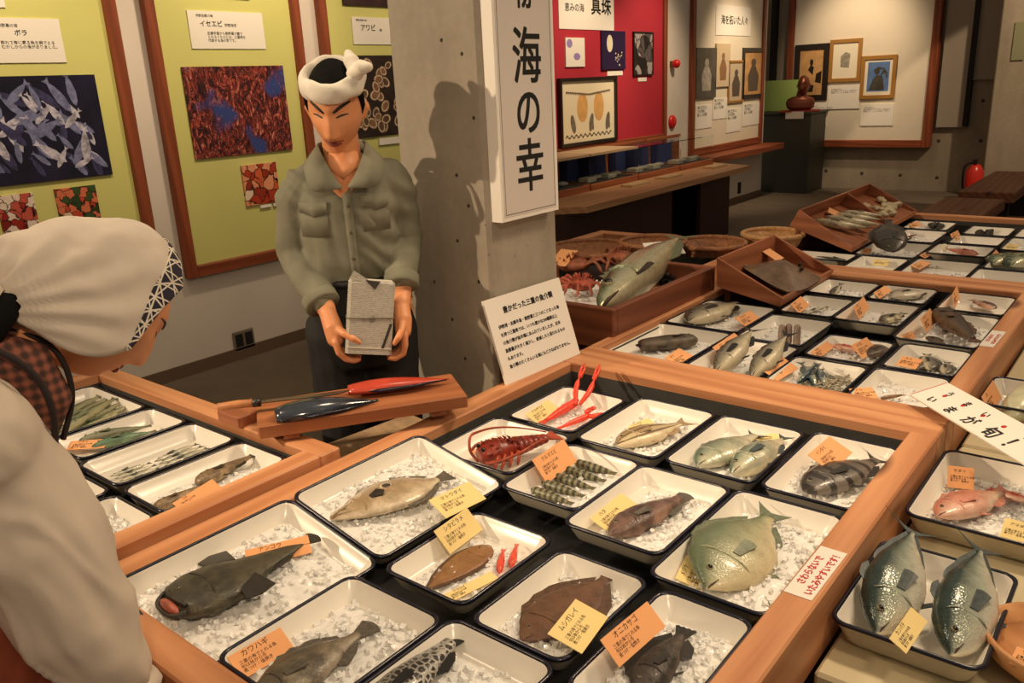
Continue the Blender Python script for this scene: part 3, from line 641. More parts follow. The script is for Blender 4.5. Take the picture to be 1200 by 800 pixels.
# ------------------------------------------------------------------ enamel trays, ice and cards
def rrect(hx, hy, r, z, n=5):
    r = max(r, .001); P = []
    for cx, cy, a0 in ((hx - r, hy - r, 0), (-hx + r, hy - r, 90), (-hx + r, -hy + r, 180), (hx - r, -hy + r, 270)):
        for k in range(n + 1):
            a = math.radians(a0 + 90 * k / n); P.append((cx + r * math.cos(a), cy + r * math.sin(a), z))
    return P
TRAYS = {}
def tray(key, label, x0, x1, y0, y1, z, depth=.045, r=.028, rz=0.0, tilt=0.0, ry=0.0):
    """White enamel tray with a navy rolled rim; x0..y1 is the outline of its rim, z the rim height."""
    hx, hy = (x1 - x0) / 2, (y1 - y0) / 2; c = Vector(((x0 + x1) / 2, (y0 + y1) / 2, z)); sl = depth * .34
    def R(i, zz): return rrect(hx - i, hy - i, r - min(i, .012) * .6, zz)
    g = G().loft([R(.007, -.001), R(.011, -.006), R(.011 + sl * .75, -depth * .8), R(.016 + sl, -depth + .006), R(.026 + sl, -depth + .003)], 0, True, False, True)
    g.loft([R(.004, -.004), R(.006 + sl * .8, -depth * .8), R(.012 + sl, -depth), R(.02 + sl, -depth)][::-1], 1, True, True, False)
    o = g.build('enamel_tray', (M_ENAMEL, M_ENAMEL_OUT), None); o.location = c; o.rotation_euler = (tilt, ry, rz)
    G().loft([R(.008, -.003), R(.0065, .001), R(.003, .0022), R(0, 0), R(-.0005, -.0035), R(.003, -.006)], 0, True, False, False).build('rim', M_RIM, o)
    tag(o, label, 'tray'); TRAYS[key] = dict(c=c, hx=hx, hy=hy, depth=depth, z=z, rz=rz, ry=ry, zi=z - depth + .004); return o

ICE_CHIPS = []
def chip(g, c, s):
    M = Quaternion((rnd.gauss(0, 1), rnd.gauss(0, 1), rnd.gauss(0, 1), rnd.gauss(0, 1))).normalized().to_matrix()
    v = [M @ Vector((sx * s * rnd.uniform(.5, 1), sy * s * rnd.uniform(.5, 1), sz * s * rnd.uniform(.4, .9))) + Vector(c) for sz in (-1, 1) for sx, sy in ((-1, -1), (1, -1), (1, 1), (-1, 1))]
    g.hexa(v)
def ice(key, where, n=150, h=.018, cover=.9, cx=0.0, cy=0.0, seed=0):
    """Crushed ice lying in a tray: a lumpy bed with chips."""
    T_ = TRAYS[key]; g = G(); ix, iy = (T_['hx'] - .024) * min(1, cover * 1.08), (T_['hy'] - .024) * min(1, cover * 1.08); zi = -T_['depth'] + .004
    nx, ny = 22, 22; V = []; F = []
    for i in range(nx + 1):
        for j in range(ny + 1):
            a, b = -1 + 2 * i / nx, -1 + 2 * j / ny; x, y = cx + a * ix, cy + b * iy
            e = max(0, 1 - max(abs(a), abs(b)) ** 4)
            k = noise.noise(Vector((x * 40 + seed, y * 40, seed * 3.1))) * .5 + .5 + noise.noise(Vector((x * 110, y * 110 + seed, 2))) * .35
            V.append((x + rnd.uniform(-.002, .002), y + rnd.uniform(-.002, .002), zi + h * (.25 + .75 * e) * (.40 + .60 * k) - .001)); F.append(None)
    F = [(i * (ny + 1) + j, (i + 1) * (ny + 1) + j, (i + 1) * (ny + 1) + j + 1, i * (ny + 1) + j + 1) for i in range(nx) for j in range(ny)]
    g.add(V, F)
    for k in range(int(n * 1.5)):
        a, b = rnd.uniform(-1, 1), rnd.uniform(-1, 1)
        i, j = int((a + 1) / 2 * nx), int((b + 1) / 2 * ny); z = V[i * (ny + 1) + j][2]
        chip(g, (cx + a * ix, cy + b * iy, z + rnd.uniform(0, .005)), rnd.uniform(.003, .0066))
    o = g.build('crushed_ice', M_ICE, None); o.location = T_['c']; o.rotation_euler = (0, T_.get('ry', 0), T_['rz'])
    return tag(o, 'crushed ice lying in ' + where, 'ice', kind='stuff')

M_CARDBACK = plain('card_back', (196, 150, 104), .85)
def project(p):
    q = p - CPOS; w = q.dot(FWD); return (600 + F_PX * q.dot(CR) / w, 400 - F_PX * q.dot(CU) / w)
def card(label, a, b, tl, tilt, col='o', body='サカナ', z=.67, size=.0105, th=.0012):
    """A name card: a,b photo points of its lower edge on level z, tl its upper left corner, tilt 0 flat .. 90 upright."""
    A = at(*a, z); B = at(*b, z); ex = (B - A); w = ex.length; ex.normalize()
    n = Vector((-ex.y, ex.x, 0)).normalized()
    if n.dot((A + B) / 2 - CPOS) < 0: n = -n                     # lean away from the visitor
    up = n * math.cos(math.radians(tilt)) + Vector((0, 0, 1)) * math.sin(math.radians(tilt))
    h = min((abs(p[0] - tl[0]) + abs(p[1] - tl[1]), k) for k in [i * .002 for i in range(12, 60)] for p in [project(A + up * k)])[1]
    M = frame((A + B) / 2 + Vector((0, 0, .002)), ex, up)
    o = thing('name_card', label, 'card', M=M)
    G().box(-w / 2, w / 2, 0, h, -th, 0).build('sheet', {'o': M_ORANGE, 'y': M_YELLOW, 'w': M_WHITE}[col], o)
    s = min(size, w / 7.0, h / 4.2)
    text(body, Matrix.Translation((-w * .30, h * .74, .0002)), s * 1.2, M_BLACK, o, ext=.0001, bold=s * .012)
    text('三重の海でとれる魚\n旬は秋から冬\n煮つけ・塩焼き', Matrix.Translation((-w * .40, h * .50, .0002)), s * .72, plain('brown_print', (70, 46, 30), .8), o, ext=.0001)
    return o

# ------------------------------------------------------------------ fish
SP = {  # outline of the body: (t along the length, half height up, half height down), thickness share
 'bream': dict(o=[(0, .01, .01), (.03, .06, .05), (.10, .125, .09), (.2, .175, .13), (.35, .205, .165), (.5, .185, .16), (.65, .125, .115), (.76, .07, .065), (.84, .045, .045), (.88, .045, .045)], th=.42),
 'deep': dict(o=[(0, .01, .01), (.03, .05, .05), (.10, .13, .11), (.2, .21, .18), (.35, .26, .22), (.5, .24, .21), (.65, .15, .14), (.76, .075, .07), (.83, .045, .045), (.87, .045, .045)], th=.34),
 'dory': dict(o=[(0, .008, .03), (.04, .035, .06), (.12, .085, .10), (.22, .155, .145), (.35, .225, .185), (.5, .25, .20), (.65, .215, .18), (.76, .135, .12), (.84, .055, .05), (.89, .035, .035)], th=.22),
 'grouper': dict(o=[(0, .015, .015), (.04, .06, .06), (.12, .115, .10), (.24, .155, .14), (.4, .16, .14), (.55, .13, .12), (.7, .09, .08), (.8, .062, .06), (.86, .058, .055)], th=.55),
 'tuna': dict(o=[(0, .01, .01), (.04, .045, .05), (.12, .09, .10), (.25, .13, .14), (.4, .145, .155), (.55, .125, .13), (.7, .08, .08), (.8, .042, .042), (.87, .018, .018), (.9, .016, .016)], th=.72),
 'mackerel': dict(o=[(0, .008, .008), (.05, .04, .04), (.15, .075, .075), (.3, .095, .1), (.45, .095, .1), (.6, .075, .08), (.75, .045, .045), (.86, .018, .018), (.9, .016, .016)], th=.8),
 'saury': dict(o=[(0, .002, .004), (.06, .018, .02), (.15, .034, .036), (.35, .045, .05), (.6, .043, .046), (.75, .032, .034), (.88, .014, .014), (.91, .013, .013)], th=.75),
 'goose': dict(o=[(0, .06, .06), (.03, .13, .13), (.09, .19, .19), (.2, .225, .235), (.32, .22, .23), (.42, .19, .20), (.52, .14, .145), (.65, .095, .095), (.78, .06, .06), (.87, .032, .032), (.9, .028, .028)], th=.30),
 'flat': dict(o=[(0, .02, .02), (.05, .07, .075), (.14, .145, .15), (.28, .205, .21), (.45, .215, .22), (.6, .17, .175), (.72, .10, .105), (.79, .05, .05), (.83, .038, .038), (.88, .04, .04)], th=.16),
 'chunk': dict(o=[(0, .07, .07), (.04, .13, .13), (.2, .175, .175), (.5, .19, .19), (.8, .17, .17), (.94, .15, .15), (1, .11, .11)], th=.6),
 'sole': dict(o=[(0, .03, .03), (.04, .10, .10), (.14, .165, .165), (.35, .19, .19), (.55, .165, .165), (.75, .11, .11), (.9, .04, .04), (.97, .02, .02)], th=.22),
 'file': dict(o=[(0, .012, .012), (.06, .05, .045), (.16, .11, .10), (.28, .165, .15), (.45, .18, .165), (.6, .14, .13), (.72, .075, .07), (.8, .04, .04), (.86, .038, .038)], th=.4),
 'scorp': dict(o=[(0, .03, .03), (.05, .10, .09), (.16, .16, .14), (.32, .175, .155), (.5, .15, .13), (.66, .10, .09), (.78, .06, .055), (.85, .05, .05)], th=.6),
 'cat': dict(o=[(0, .05, .05), (.04, .10, .10), (.14, .13, .13), (.3, .13, .13), (.5, .105, .1), (.7, .075, .07), (.85, .045, .045), (.93, .03, .03)], th=.7),
}
def interp(o, t, k):
    for i in range(len(o) - 1):
        if t <= o[i + 1][0]:
            f = (t - o[i][0]) / (o[i + 1][0] - o[i][0]); f = f * f * (3 - 2 * f) * .5 + f * .5
            return o[i][k] + (o[i + 1][k] - o[i][k]) * f
    return o[-1][k]
FISH_CACHE = {}
def fin_mesh(name, mat, pts0, pts1, th=.0012, z0=0.0, z1=0.0):
    n = len(pts0); g = G(); V = []
    for (a, b) in zip(pts0, pts1):
        V += [(a[0], a[1], z0 + th), (b[0], b[1], z1 + th * .4), (b[0], b[1], z1 - th * .4), (a[0], a[1], z0 - th)]
    F = []
    for i in range(n - 1):
        for q in range(4): F.append((i * 4 + q, i * 4 + (q + 1) % 4, i * 4 + 4 + (q + 1) % 4, i * 4 + 4 + q))
    F += [(3, 2, 1, 0), tuple((n - 1) * 4 + q for q in range(4))]
    return g.add(V, F, 0, False).mesh(name, mat)
def fish_parts(sp, L, mat, fin, tail='fork', dors=None, anal=None, spiny=True, bend=0.0, mouth=True, eye=1.0, pect=True, finscale=1.0):
    """Meshes of one fish lying on its side: nose at x=0, back towards +y, z up."""
    S = SP[sp]; o = S['o']; tend = o[-1][0]; n, m = 26, 14; ts = [tend * (i / (n - 1)) ** .92 for i in range(n)]
    def by(t): return bend * L * (t - .4) ** 2
    def prof(t):
        top, bot = interp(o, t, 1) * L, interp(o, t, 2) * L
        hz = S['th'] * (top + bot) / 2
        if sp in ('flat', 'sole'): hz = S['th'] * .5 * (top + bot) / 2 + .004 * L
        hz *= 1.07 if .03 < t < .25 else 1.0
        return top, bot, hz
    g = G(); rings = []; fu = []; fv = []; e = .75
    for t in ts:
        top, bot, hz = prof(t); r = []
        for j in range(m):
            a = 2 * math.pi * j / m; c, s = math.cos(a), math.sin(a)
            cc = math.copysign(abs(c) ** e, c); ss = math.copysign(abs(s) ** .9, s)
            y = (top if c > 0 else bot) * cc; r.append((t * L, y + by(t), hz * ss)); fu.append(t); fv.append(cc)
        rings.append(r)
    g.loft(rings, 0, True, True, True); g.at = dict(fu=fu, fv=fv)
    P = [('body', g.mesh(sp + '_body', mat))]
    zmax = max(prof(t)[2] for t in ts)
    # tail fin
    tp, bt, _ = prof(tend); h = finscale * L; A, B = [], []
    k = 9
    for i in range(k):
        s = -1 + 2 * i / (k - 1); y0 = (tp if s > 0 else bt) * s * .95 + by(tend)
        if tail == 'fork': rr, sp_ = .085 + .075 * abs(s) ** 1.3, .135
        elif tail == 'lunate': rr, sp_ = .03 + .10 * abs(s) ** 1.6, .19
        elif tail == 'round': rr, sp_ = .13 - .03 * s * s, .085
        elif tail == 'fan': rr, sp_ = .12 + (.008 if i % 2 else -.004), .10
        else: rr, sp_ = .1, .07
        A.append((tend * L - .004, y0)); B.append((tend * L + rr * h, s * sp_ * h + by(min(1, tend + .1))))
    P.append(('tail_fin', fin_mesh('tail_fin', fin, A, B)))
    def edge_fin(name, t0, t1, hh, side, k=11, sp_=spiny, lean=.03):
        A, B = [], []
        for i in range(k):
            f = i / (k - 1); t = t0 + (t1 - t0) * f; tp, bt, _ = prof(t); y = (tp if side > 0 else -bt)
            env = min(1, .35 + f * 4) * min(1, .25 + (1 - f) * 2.2); j = (.68 if i % 2 else 1.0) if sp_ and f < .65 else 1.0
            A.append((t * L, y * .93 + by(t))); B.append((t * L + lean * L * (.6 + f), y + side * hh * L * env * j + by(t)))
        P.append((name, fin_mesh(name, fin, A, B)))
    for d in (dors if dors is not None else [(.28, .74, .06)]): edge_fin('dorsal_fin', d[0], d[1], d[2] * finscale, 1)
    for d in (anal if anal is not None else [(.58, .76, .055)]): edge_fin('anal_fin', d[0], d[1], d[2] * finscale, -1, 7, False)
    if pect:
        t = .29; tp, bt, hz = prof(t); y = -.12 * bt; z = hz * .99; A = [(t * L, y + .025 * L * s) for s in (-1, -.4, .2, .8)]; B = [((t + .13 + .02 * (1 - s * s)) * L, y - .02 * L + .045 * L * s) for s in (-1, -.4, .2, .8)]
        P.append(('pectoral_fin', fin_mesh('pectoral_fin', fin, A, B, .0009, z + .001, prof(t + .13)[2] + .0045)))
        t2 = .34; A = [(t2 * L + .02 * L * s, -prof(t2)[1] * .9 + by(t2)) for s in (-1, 0, 1)]; B = [(t2 * L + .08 * L + .02 * L * s, -prof(t2)[1] * 1.0 - .05 * L + by(t2)) for s in (-1, 0, 1)]
        P.append(('pelvic_fin', fin_mesh('pelvic_fin', fin, A, B)))
    # gill cover edge and mouth
    t = .255; tp, bt, hz = prof(t); pts = []
    for k in range(9):
        a = -1.9 + k * .475 / 1; s = math.sin(a * .5); yy = (tp if s > 0 else bt) * s * .86; tt = t - .045 * s * s
        T_, B_, H_ = prof(tt); q = min(.99, abs(yy) / ((T_ if s > 0 else B_) + 1e-6)); pts.append((tt * L, yy + by(tt), H_ * (1 - q ** 2.6) ** .45 + .0003))
    P.append(('gill_cover', G().tube(pts, [.0025 * L, .006 * L] + [.007 * L] * 5 + [.006 * L, .0025 * L], 5).mesh('gill_cover', mat if True else fin)))
    if mouth:
        P.append(('mouth', G().tube([(.004 * L, -.008 * L, 0), (.03 * L, -.016 * L, prof(.03)[2] * .93), (.075 * L, -.032 * L, prof(.075)[2] * .95)], [.005 * L, .006 * L, .002 * L], 5).mesh('mouth', plain('dark_mouth', (66, 44, 38), .5))))
    if eye:
        t = .115; tp, bt, hz = prof(t); y = .32 * tp; z = hz * (1 - .32 ** 2.6) ** .45; r = .021 * L * eye
        gg = G().ball((t * L, y + by(t), z - r * .25), r, 12, 7, 0, None, (1, 1, .7)); gg.ball((t * L, y + by(t), z + r * .12), r * .74, 10, 6, 1, None, (1, 1, .7))
        P.append(('eye', gg.mesh('eye', (plain('eye_ring', (138, 128, 98), .2), plain('eye_black', (8, 8, 10), .08)))))
    return P, zmax
def lay(name, label, parts, head, tail, back, zc, group=None, roll=0.0, cat='fish'):
    """Puts the fish with its nose at head, tail towards tail (world points); back: +1/-1 which side the back lies."""
    ex = (tail - head).normalized(); side = Vector((0, 0, 1)).cross(ex).normalized() * back
    M = frame(head + Vector((0, 0, zc)), ex, side)
    if back < 0:                                       # mirrored so that the upper flank stays on top
        M = frame(head + Vector((0, 0, zc)), ex, -side)
        parts = [(n, mirror(me)) for n, me in parts]
    if roll: M = M @ Matrix.Rotation(roll * (1 if back > 0 else -1), 4, 'X')
    root = bpy.data.objects.new(name, parts[0][1]); COL.objects.link(root); root.matrix_world = M; tag(root, label, cat, group)
    for n, me in parts[1:]: inst(me, n, root)
    return root
MIR = {}
def mirror(me):
    if me.name in MIR: return MIR[me.name]
    m2 = me.copy()
    co = np.empty(len(m2.vertices) * 3); m2.vertices.foreach_get('co', co); co = co.reshape(-1, 3); co[:, 1] *= -1; m2.vertices.foreach_set('co', co.ravel())
    m2.flip_normals(); MIR[me.name] = m2; return m2
def fish(name, label, sp, mat, fin, hd, tl, z, back=1, group=None, zh=None, zt=None, roll=0.0, stretch=1.0, lift=.0, cat='fish', **kw):
    H = at(*hd, z if zh is None else zh); T_ = at(*tl, z if zt is None else zt); L = (T_ - H).length * stretch
    key = (sp, mat.name, fin.name, round(L / .004), tuple(sorted((k, str(v)) for k, v in kw.items())))
    if key not in FISH_CACHE: FISH_CACHE[key] = fish_parts(sp, L, mat, fin, **kw)
    P, zm = FISH_CACHE[key]
    return lay(name, label, P, H, T_, back, zm * .72 + lift, group, roll, cat)

# ------------------------------------------------------------------ crustaceans
def prawn_meshes(L, mat, mat2, legs=True, feelers=True, curl=.0, fat=1.0):
    g = G(); rings = []; n = 22
    for i in range(n):
        t = i / (n - 1); r = .085 * fat * L * (min(1, .35 + t * 5) if t < .4 else (1 - .62 * ((t - .4) / .6) ** 1.5)) * (1.0 + (.09 if t > .38 and i % 3 == 0 else 0))
        y = curl * L * (t - .35) ** 2
        rings.append([(t * L, y + r * .95 * math.cos(a), r * math.sin(a)) for a in [2 * math.pi * j / 10 for j in range(10)]])
    g.loft(rings, 0, True); P = [('shell', g.mesh('shell', mat))]
    A = [(L * .97, s * .02 * L + curl * L * .4) for s in (-1, -.5, 0, .5, 1)]; B = [(L * 1.13, s * .075 * L + curl * L * .5) for s in (-1, -.5, 0, .5, 1)]
    P.append(('tail_fan', fin_mesh('tail_fan', mat2, A, B, .002)))
    if legs:
        gl = G()
        for k in range(5):
            for s in (-1, 1): gl.tube([(L * (.16 + .05 * k), s * .06 * L, -.02 * L), (L * (.12 + .055 * k), s * .13 * L, .0), (L * (.08 + .06 * k), s * .18 * L, -.05 * L)], [.009 * L, .007 * L, .003 * L], 4)
        P.append(('legs', gl.mesh('legs', mat2)))
    if feelers:
        for s in (-1, 1): P.append(('antenna', G().tube(smooth_path([(.01 * L, s * .03 * L, .02 * L), (-.1 * L, s * .08 * L, .05 * L), (-.1 * L, s * .2 * L, .03 * L), (.2 * L, s * .3 * L, .0)], 4), .004 * L, 4).mesh('antenna', mat2)))
    for s in (-1, 1): P.append(('eye', G().ball((.05 * L, s * .05 * L, .045 * L), .017 * L, 7, 5).mesh('eye', plain('eye_black', (8, 8, 10), .08))))
    return P
def prawn(name, label, P, hd, tl, z, group=None, zh=None, zt=None, lift=.008):
    H = at(*hd, zh or z); T_ = at(*tl, zt or z)
    return lay(name, label, P, H, T_, 1, lift, group, cat='shellfish')

# ------------------------------------------------------------------ what lies on the tables
def tpx(key, label, L, T_, R, B=None, z=.695, ov={}, **kw):
    """Tray from the photo corners of its rim (near-left, far-left, far-right, near-right) on level z, squared up."""
    P = [at(*q, z) if q else None for q in (L, T_, R, B)]
    def mean(i, j, k): v = [P[q][k] for q in (i, j) if P[q] is not None]; return sum(v) / max(1, len(v))
    d = dict(x0=mean(0, 1, 0), x1=mean(2, 3, 0), y0=mean(0, 3, 1), y1=mean(1, 2, 1)); d.update(ov)
    e = .0045 if key[0] == 'm' else 0
    return tray(key, label, d['x0'] - e, d['x1'] + e, d['y0'] - e, d['y1'] + e, z, **kw)
Z1, Z2, Z3 = .697, .685, .672
tpx('m1', 'large white enamel tray holding the black goosefish', (129, 689), (342, 582), (438, 666), (246, 770), Z1 - .006, dict(x0=-1.42, y0=.535, x1=-1.135, y1=.925), ry=.215)
tpx('m2', 'white enamel tray at front edge holding the mottled filefish', None, (408, 680), (506, 731), None, Z1, dict(x0=-1.105, x1=-.872, y0=.549, y1=.832))
tpx('m3', 'white enamel tray at front edge holding the black net-patterned fish', None, (529, 725), (649, 780), None, Z1, dict(x0=-.86, x1=-.645, y0=.549, y1=.845))
tpx('m4', 'large white enamel tray holding the john dory with dark spot', (343, 580), (493, 510), (589, 568), (443, 657), Z1 - .006, dict(x0=-1.425, x1=-1.143, y0=.938, y1=1.328), ry=.215)
tpx('m5', 'white enamel tray with small brown sole and two red shrimps', (449.5, 667), (554, 600), (650, 630), (544, 708), Z1 - .005)
tpx('m6', 'white enamel tray holding the brown flounder', (549, 727), (660, 643), (757, 681), (663, 775), Z1)
tpx('m7', 'white enamel tray at front corner holding the spiny scorpionfish', None, (780, 694), (893, 725), None, Z1, dict(x0=-.612, x1=-.445, y0=.82, y1=1.118))
tpx('m8', 'white enamel tray holding the purple brown grouper', (659, 613), (750, 545), (858, 571), (774, 649), Z1)
tpx('m9', 'large white enamel tray holding the pale green fish by the red notice', (760, 672), (862, 576), (988, 602), (892, 719), Z1, dict(x1=-.436))
tpx('m10', 'white enamel tray holding the row of green striped prawns', (590, 571), (660, 520), (756, 541), (675, 597), Z2)
tpx('m11', 'white enamel tray holding the red spiny lobster', (520, 520), (587, 486), (661, 513), (589, 565), Z2)
tpx('m12', 'white enamel tray in back corner holding the long-clawed red scampi', (602, 487), (655, 452), (737, 467), (666, 508), Z3)
tpx('m13', 'white enamel tray holding the fish with lengthwise brown stripes', (679, 513), (747, 466), (840, 483), (767, 538), Z3)
tpx('m14', 'white enamel tray holding two pale green silver fish', (780, 537), (848, 486), (944, 507), (877, 567), Z3)
tpx('m15', 'white enamel tray holding the grey banded knifejaw', (895, 570), (951, 507), (1051, 523), (989, 595), Z3, dict(x1=-.446))
for k, n, h, kw in (('m1', 260, .022, {}), ('m2', 160, .02, {}), ('m3', 120, .006, {}), ('m4', 260, .02, {}), ('m5', 60, .012, dict(cover=.8)), ('m6', 170, .02, {}), ('m7', 150, .022, {}), ('m8', 130, .016, dict(cx=.02, cover=.85)), ('m9', 190, .02, {}),
                    ('m10', 40, .006, {}), ('m12', 60, .01, {}), ('m13', 90, .014, dict(cover=.8)), ('m14', 80, .014, dict(cover=.8)), ('m15', 100, .014, {})):
    ice(k, {'m1': 'the tray of the black goosefish', 'm2': 'the tray of the mottled filefish', 'm3': 'the tray of the net-patterned fish', 'm4': 'the tray of the john dory', 'm5': 'the tray of sole and two red shrimps', 'm6': 'the tray of the brown flounder', 'm7': 'the tray of the spiny scorpionfish', 'm8': 'the tray of the purple brown grouper', 'm9': 'the tray of the pale green fish', 'm10': 'the tray of green striped prawns', 'm12': 'the tray of the red scampi', 'm13': 'the tray of the striped fish', 'm14': 'the tray of two pale green silver fish', 'm15': 'the tray of the banded knifejaw'}[k], n, h, seed=len(k) * 3 + n, **kw)

F_GOOSE = fishmat('goosefish', (74, 68, 54), (68, 62, 50), (88, 82, 62), 'mottle', (40, 37, 32), 1.0, .75, .5)
F_FILE = fishmat('filefish', (104, 94, 80), (150, 136, 116), (176, 164, 146), 'mottle', (78, 72, 62), .9, .8, .45)
F_NET = fishmat('netted', (120, 116, 108), (160, 156, 148), (196, 192, 182), 'net', (28, 28, 30), 1.5, .96, .3)
F_DORY = fishmat('dory', (150, 126, 92), (186, 164, 132), (222, 206, 178), 'mottle', (130, 104, 76), .7, .5, .3)
F_SOLE = fishmat('sole', (150, 108, 66), (160, 118, 76), (150, 106, 66), 'mottle', (124, 84, 52), .8, .5, .45)
F_FLAT = fishmat('flounder', (110, 76, 54), (120, 84, 60), (106, 72, 52), 'mottle', (80, 54, 40), 1.4, .6, .55)
F_SCORP = fishmat('scorpionfish', (52, 46, 42), (70, 60, 54), (92, 80, 72), 'mottle', (30, 27, 25), 1.3, .85, .5)
F_GROUP = fishmat('grouper', (98, 76, 72), (124, 96, 86), (160, 124, 104), 'mottle', (66, 50, 50), .6, .8, .35)
F_GREEN = fishmat('green_fish', (104, 118, 92), (176, 176, 142), (212, 198, 160), None, rough=.28)
F_STRIPE = fishmat('striped_fish', (150, 126, 88), (206, 186, 144), (226, 208, 172), 'stripes', (92, 68, 46), 1.0, .8)
F_SILVER = fishmat('silver_green', (98, 122, 108), (196, 196, 168), (230, 220, 192), 'mottle', (120, 140, 124), .8, .45, .22, .15)
F_BAND = fishmat('banded', (56, 52, 50), (96, 90, 84), (120, 112, 104), 'bars', (40, 36, 36), 1.0, .9)
FN = {k: finmat(c) for k, c in dict(dark=(48, 44, 40), brown=(100, 74, 56), grey=(104, 98, 88), tan=(176, 150, 116), green=(112, 122, 96), silver=(150, 156, 146), black=(32, 32, 34), red=(196, 86, 66), pink=(214, 140, 120), steel=(74, 84, 86)).items()}

ZF = .668
g = fish('goosefish', 'black goosefish with open pink mouth lying on ice', 'goose', F_GOOSE, FN['dark'], (196, 724), (371, 637), ZF, 1, tail='round', dors=[(.60, .74, .03)], anal=[(.62, .74, .03)], pect=False, mouth=False, eye=.7, spiny=False, finscale=.9)
gl = (at(371, 637, ZF) - at(196, 724, ZF)).length
for s in (1, -1): inst(fin_mesh('arm_fin', FN['dark'], [(.36 * gl, s * .17 * gl), (.42 * gl, s * .16 * gl), (.50 * gl, s * .11 * gl)], [(.34 * gl, s * .285 * gl), (.43 * gl, s * .31 * gl), (.53 * gl, s * .28 * gl)], .004, .008, .004), 'arm_fin', g)
gm = G().ball((.012 * gl, -.03 * gl, .028 * gl), .075 * gl, 14, 8, 0, None, (.42, 1.35, .42), ); gm.build('mouth', plain('pink_mouth', (168, 92, 76), .4, var=.35, vs=40), g)
G().tube(smooth_path([(.05 * gl, .10 * gl, .045 * gl), (-.012 * gl, .07 * gl, .022 * gl), (-.026 * gl, -.03 * gl, .012 * gl), (-.008 * gl, -.12 * gl, .016 * gl), (.05 * gl, -.155 * gl, .03 * gl)], 5), .013 * gl, 7).build('lip', F_GOOSE, g)
G().tube(smooth_path([(.06 * gl, .085 * gl, .055 * gl), (.045 * gl, .04 * gl, .062 * gl), (.045 * gl, -.05 * gl, .062 * gl), (.065 * gl, -.13 * gl, .05 * gl)], 5), .013 * gl, 7).build('lip', F_GOOSE, g)
fish('filefish', 'mottled grey brown fish half out of the front rail', 'file', F_FILE, FN['grey'], (285, 838), (440, 738), ZF, 1, tail='round', finscale=1.1)
fish('netted_fish', 'black fish with pale net pattern in front edge tray', 'grouper', F_NET, FN['black'], (420, 862), (543, 748), .658, 1, tail='round', finscale=1.1)
d = fish('john_dory', 'tan john dory with ringed dark spot on ice', 'dory', F_DORY, FN['grey'], (388, 613), (528, 561), ZF, 1, tail='fan', dors=[(.25, .52, .05), (.54, .8, .035)], anal=[(.5, .8, .045)], mouth=False, pect=False, finscale=.9)
dl = (at(528, 561, ZF) - at(388, 613, ZF)).length; S_ = SP['dory']
def hz_at(sp, t, L): return SP[sp]['th'] * (interp(SP[sp]['o'], t, 1) + interp(SP[sp]['o'], t, 2)) * L / 2
gq = G().lathe([(.046 * dl, -.004), (.046 * dl, .0006), (.036 * dl, .0012)], 16, (.5 * dl, .1 * dl, hz_at('dory', .5, dl) * .88), 1); gq.lathe([(.034 * dl, -.004), (.034 * dl, .0014), (.004, .0018)], 16, (.5 * dl, .1 * dl, hz_at('dory', .5, dl) * .88), 0)
gq.build('ringed_spot', (plain('spot_black', (56, 50, 44), .35), plain('spot_ring', (206, 196, 172), .35)), d)
inst(fin_mesh('pectoral_fin', FN['dark'], [(.33 * dl, .0), (.33 * dl, .02 * dl), (.33 * dl, .045 * dl)], [(.41 * dl, -.03 * dl), (.45 * dl, .03 * dl), (.41 * dl, .085 * dl)], .001, hz_at('dory', .33, dl) + .001, hz_at('dory', .43, dl) + .003), 'pectoral_fin', d)
G().tube([(.0, -.01 * dl, .01 * dl), (.05 * dl, .0 * dl, .035 * dl), (.13 * dl, -.03 * dl, .075 * dl)], [.012 * dl, .013 * dl, .006 * dl], 6).build('jaw', F_DORY, d)
fish('sole', 'small brown sole beside two red shrimps', 'sole', F_SOLE, FN['brown'], (574, 641), (500, 692), ZF - .006, -1, tail='none', dors=[(.12, .92, .03)], anal=[(.2, .92, .03)], pect=False, mouth=False, spiny=False, eye=.7)
fish('flounder', 'brown flounder with fan tail under a yellow card', 'flat', F_FLAT, FN['brown'], (612, 757), (722, 675), ZF, 1, tail='fan', dors=[(.1, .8, .055)], anal=[(.2, .8, .055)], pect=False, spiny=True, eye=.7, lift=.008)
fish('scorpionfish', 'dark spiny scorpionfish in front corner tray', 'scorp', F_SCORP, FN['dark'], (748, 822), (806, 742), ZF, 1, tail='fan', dors=[(.14, .8, .14)], anal=[(.55, .78, .09)], stretch=1.0)
fish('grouper', 'purple brown grouper with dark blotches', 'grouper', F_GROUP, FN['grey'], (714, 634), (808, 586), ZF - .002, 1, tail='round', dors=[(.28, .78, .04)])
fish('green_fish', 'pale green fish with upright tail fin beside the red notice', 'deep', F_GREEN, FN['green'], (827, 700), (908, 606), ZF, 1, tail='fork', finscale=.8, roll=.25, dors=[(.34, .74, .03)], anal=[(.62, .78, .04)])
fish('striped_fish', 'small fish with lengthwise brown stripes', 'bream', F_STRIPE, FN['tan'], (722, 527), (806, 499), .645, 1, tail='fork', finscale=.9)
fish('silver_fish', 'pale green silver fish, nearer the striped fish, of the pair', 'bream', F_SILVER, FN['steel'], (817, 552), (892, 512), .645, 1, tail='lunate', finscale=.7, pect=False)
fish('silver_fish', 'pale green silver fish, nearer the banded knifejaw, of the pair', 'tuna', F_SILVER, FN['steel'], (857, 564), (922, 519), .645, 1, tail='fork', finscale=.6)
fish('banded_knifejaw', 'grey fish with dark upright bands under an orange card', 'bream', F_BAND, FN['dark'], (942, 584), (1038, 541), .645, 1, tail='lunate', finscale=.85, stretch=.98)

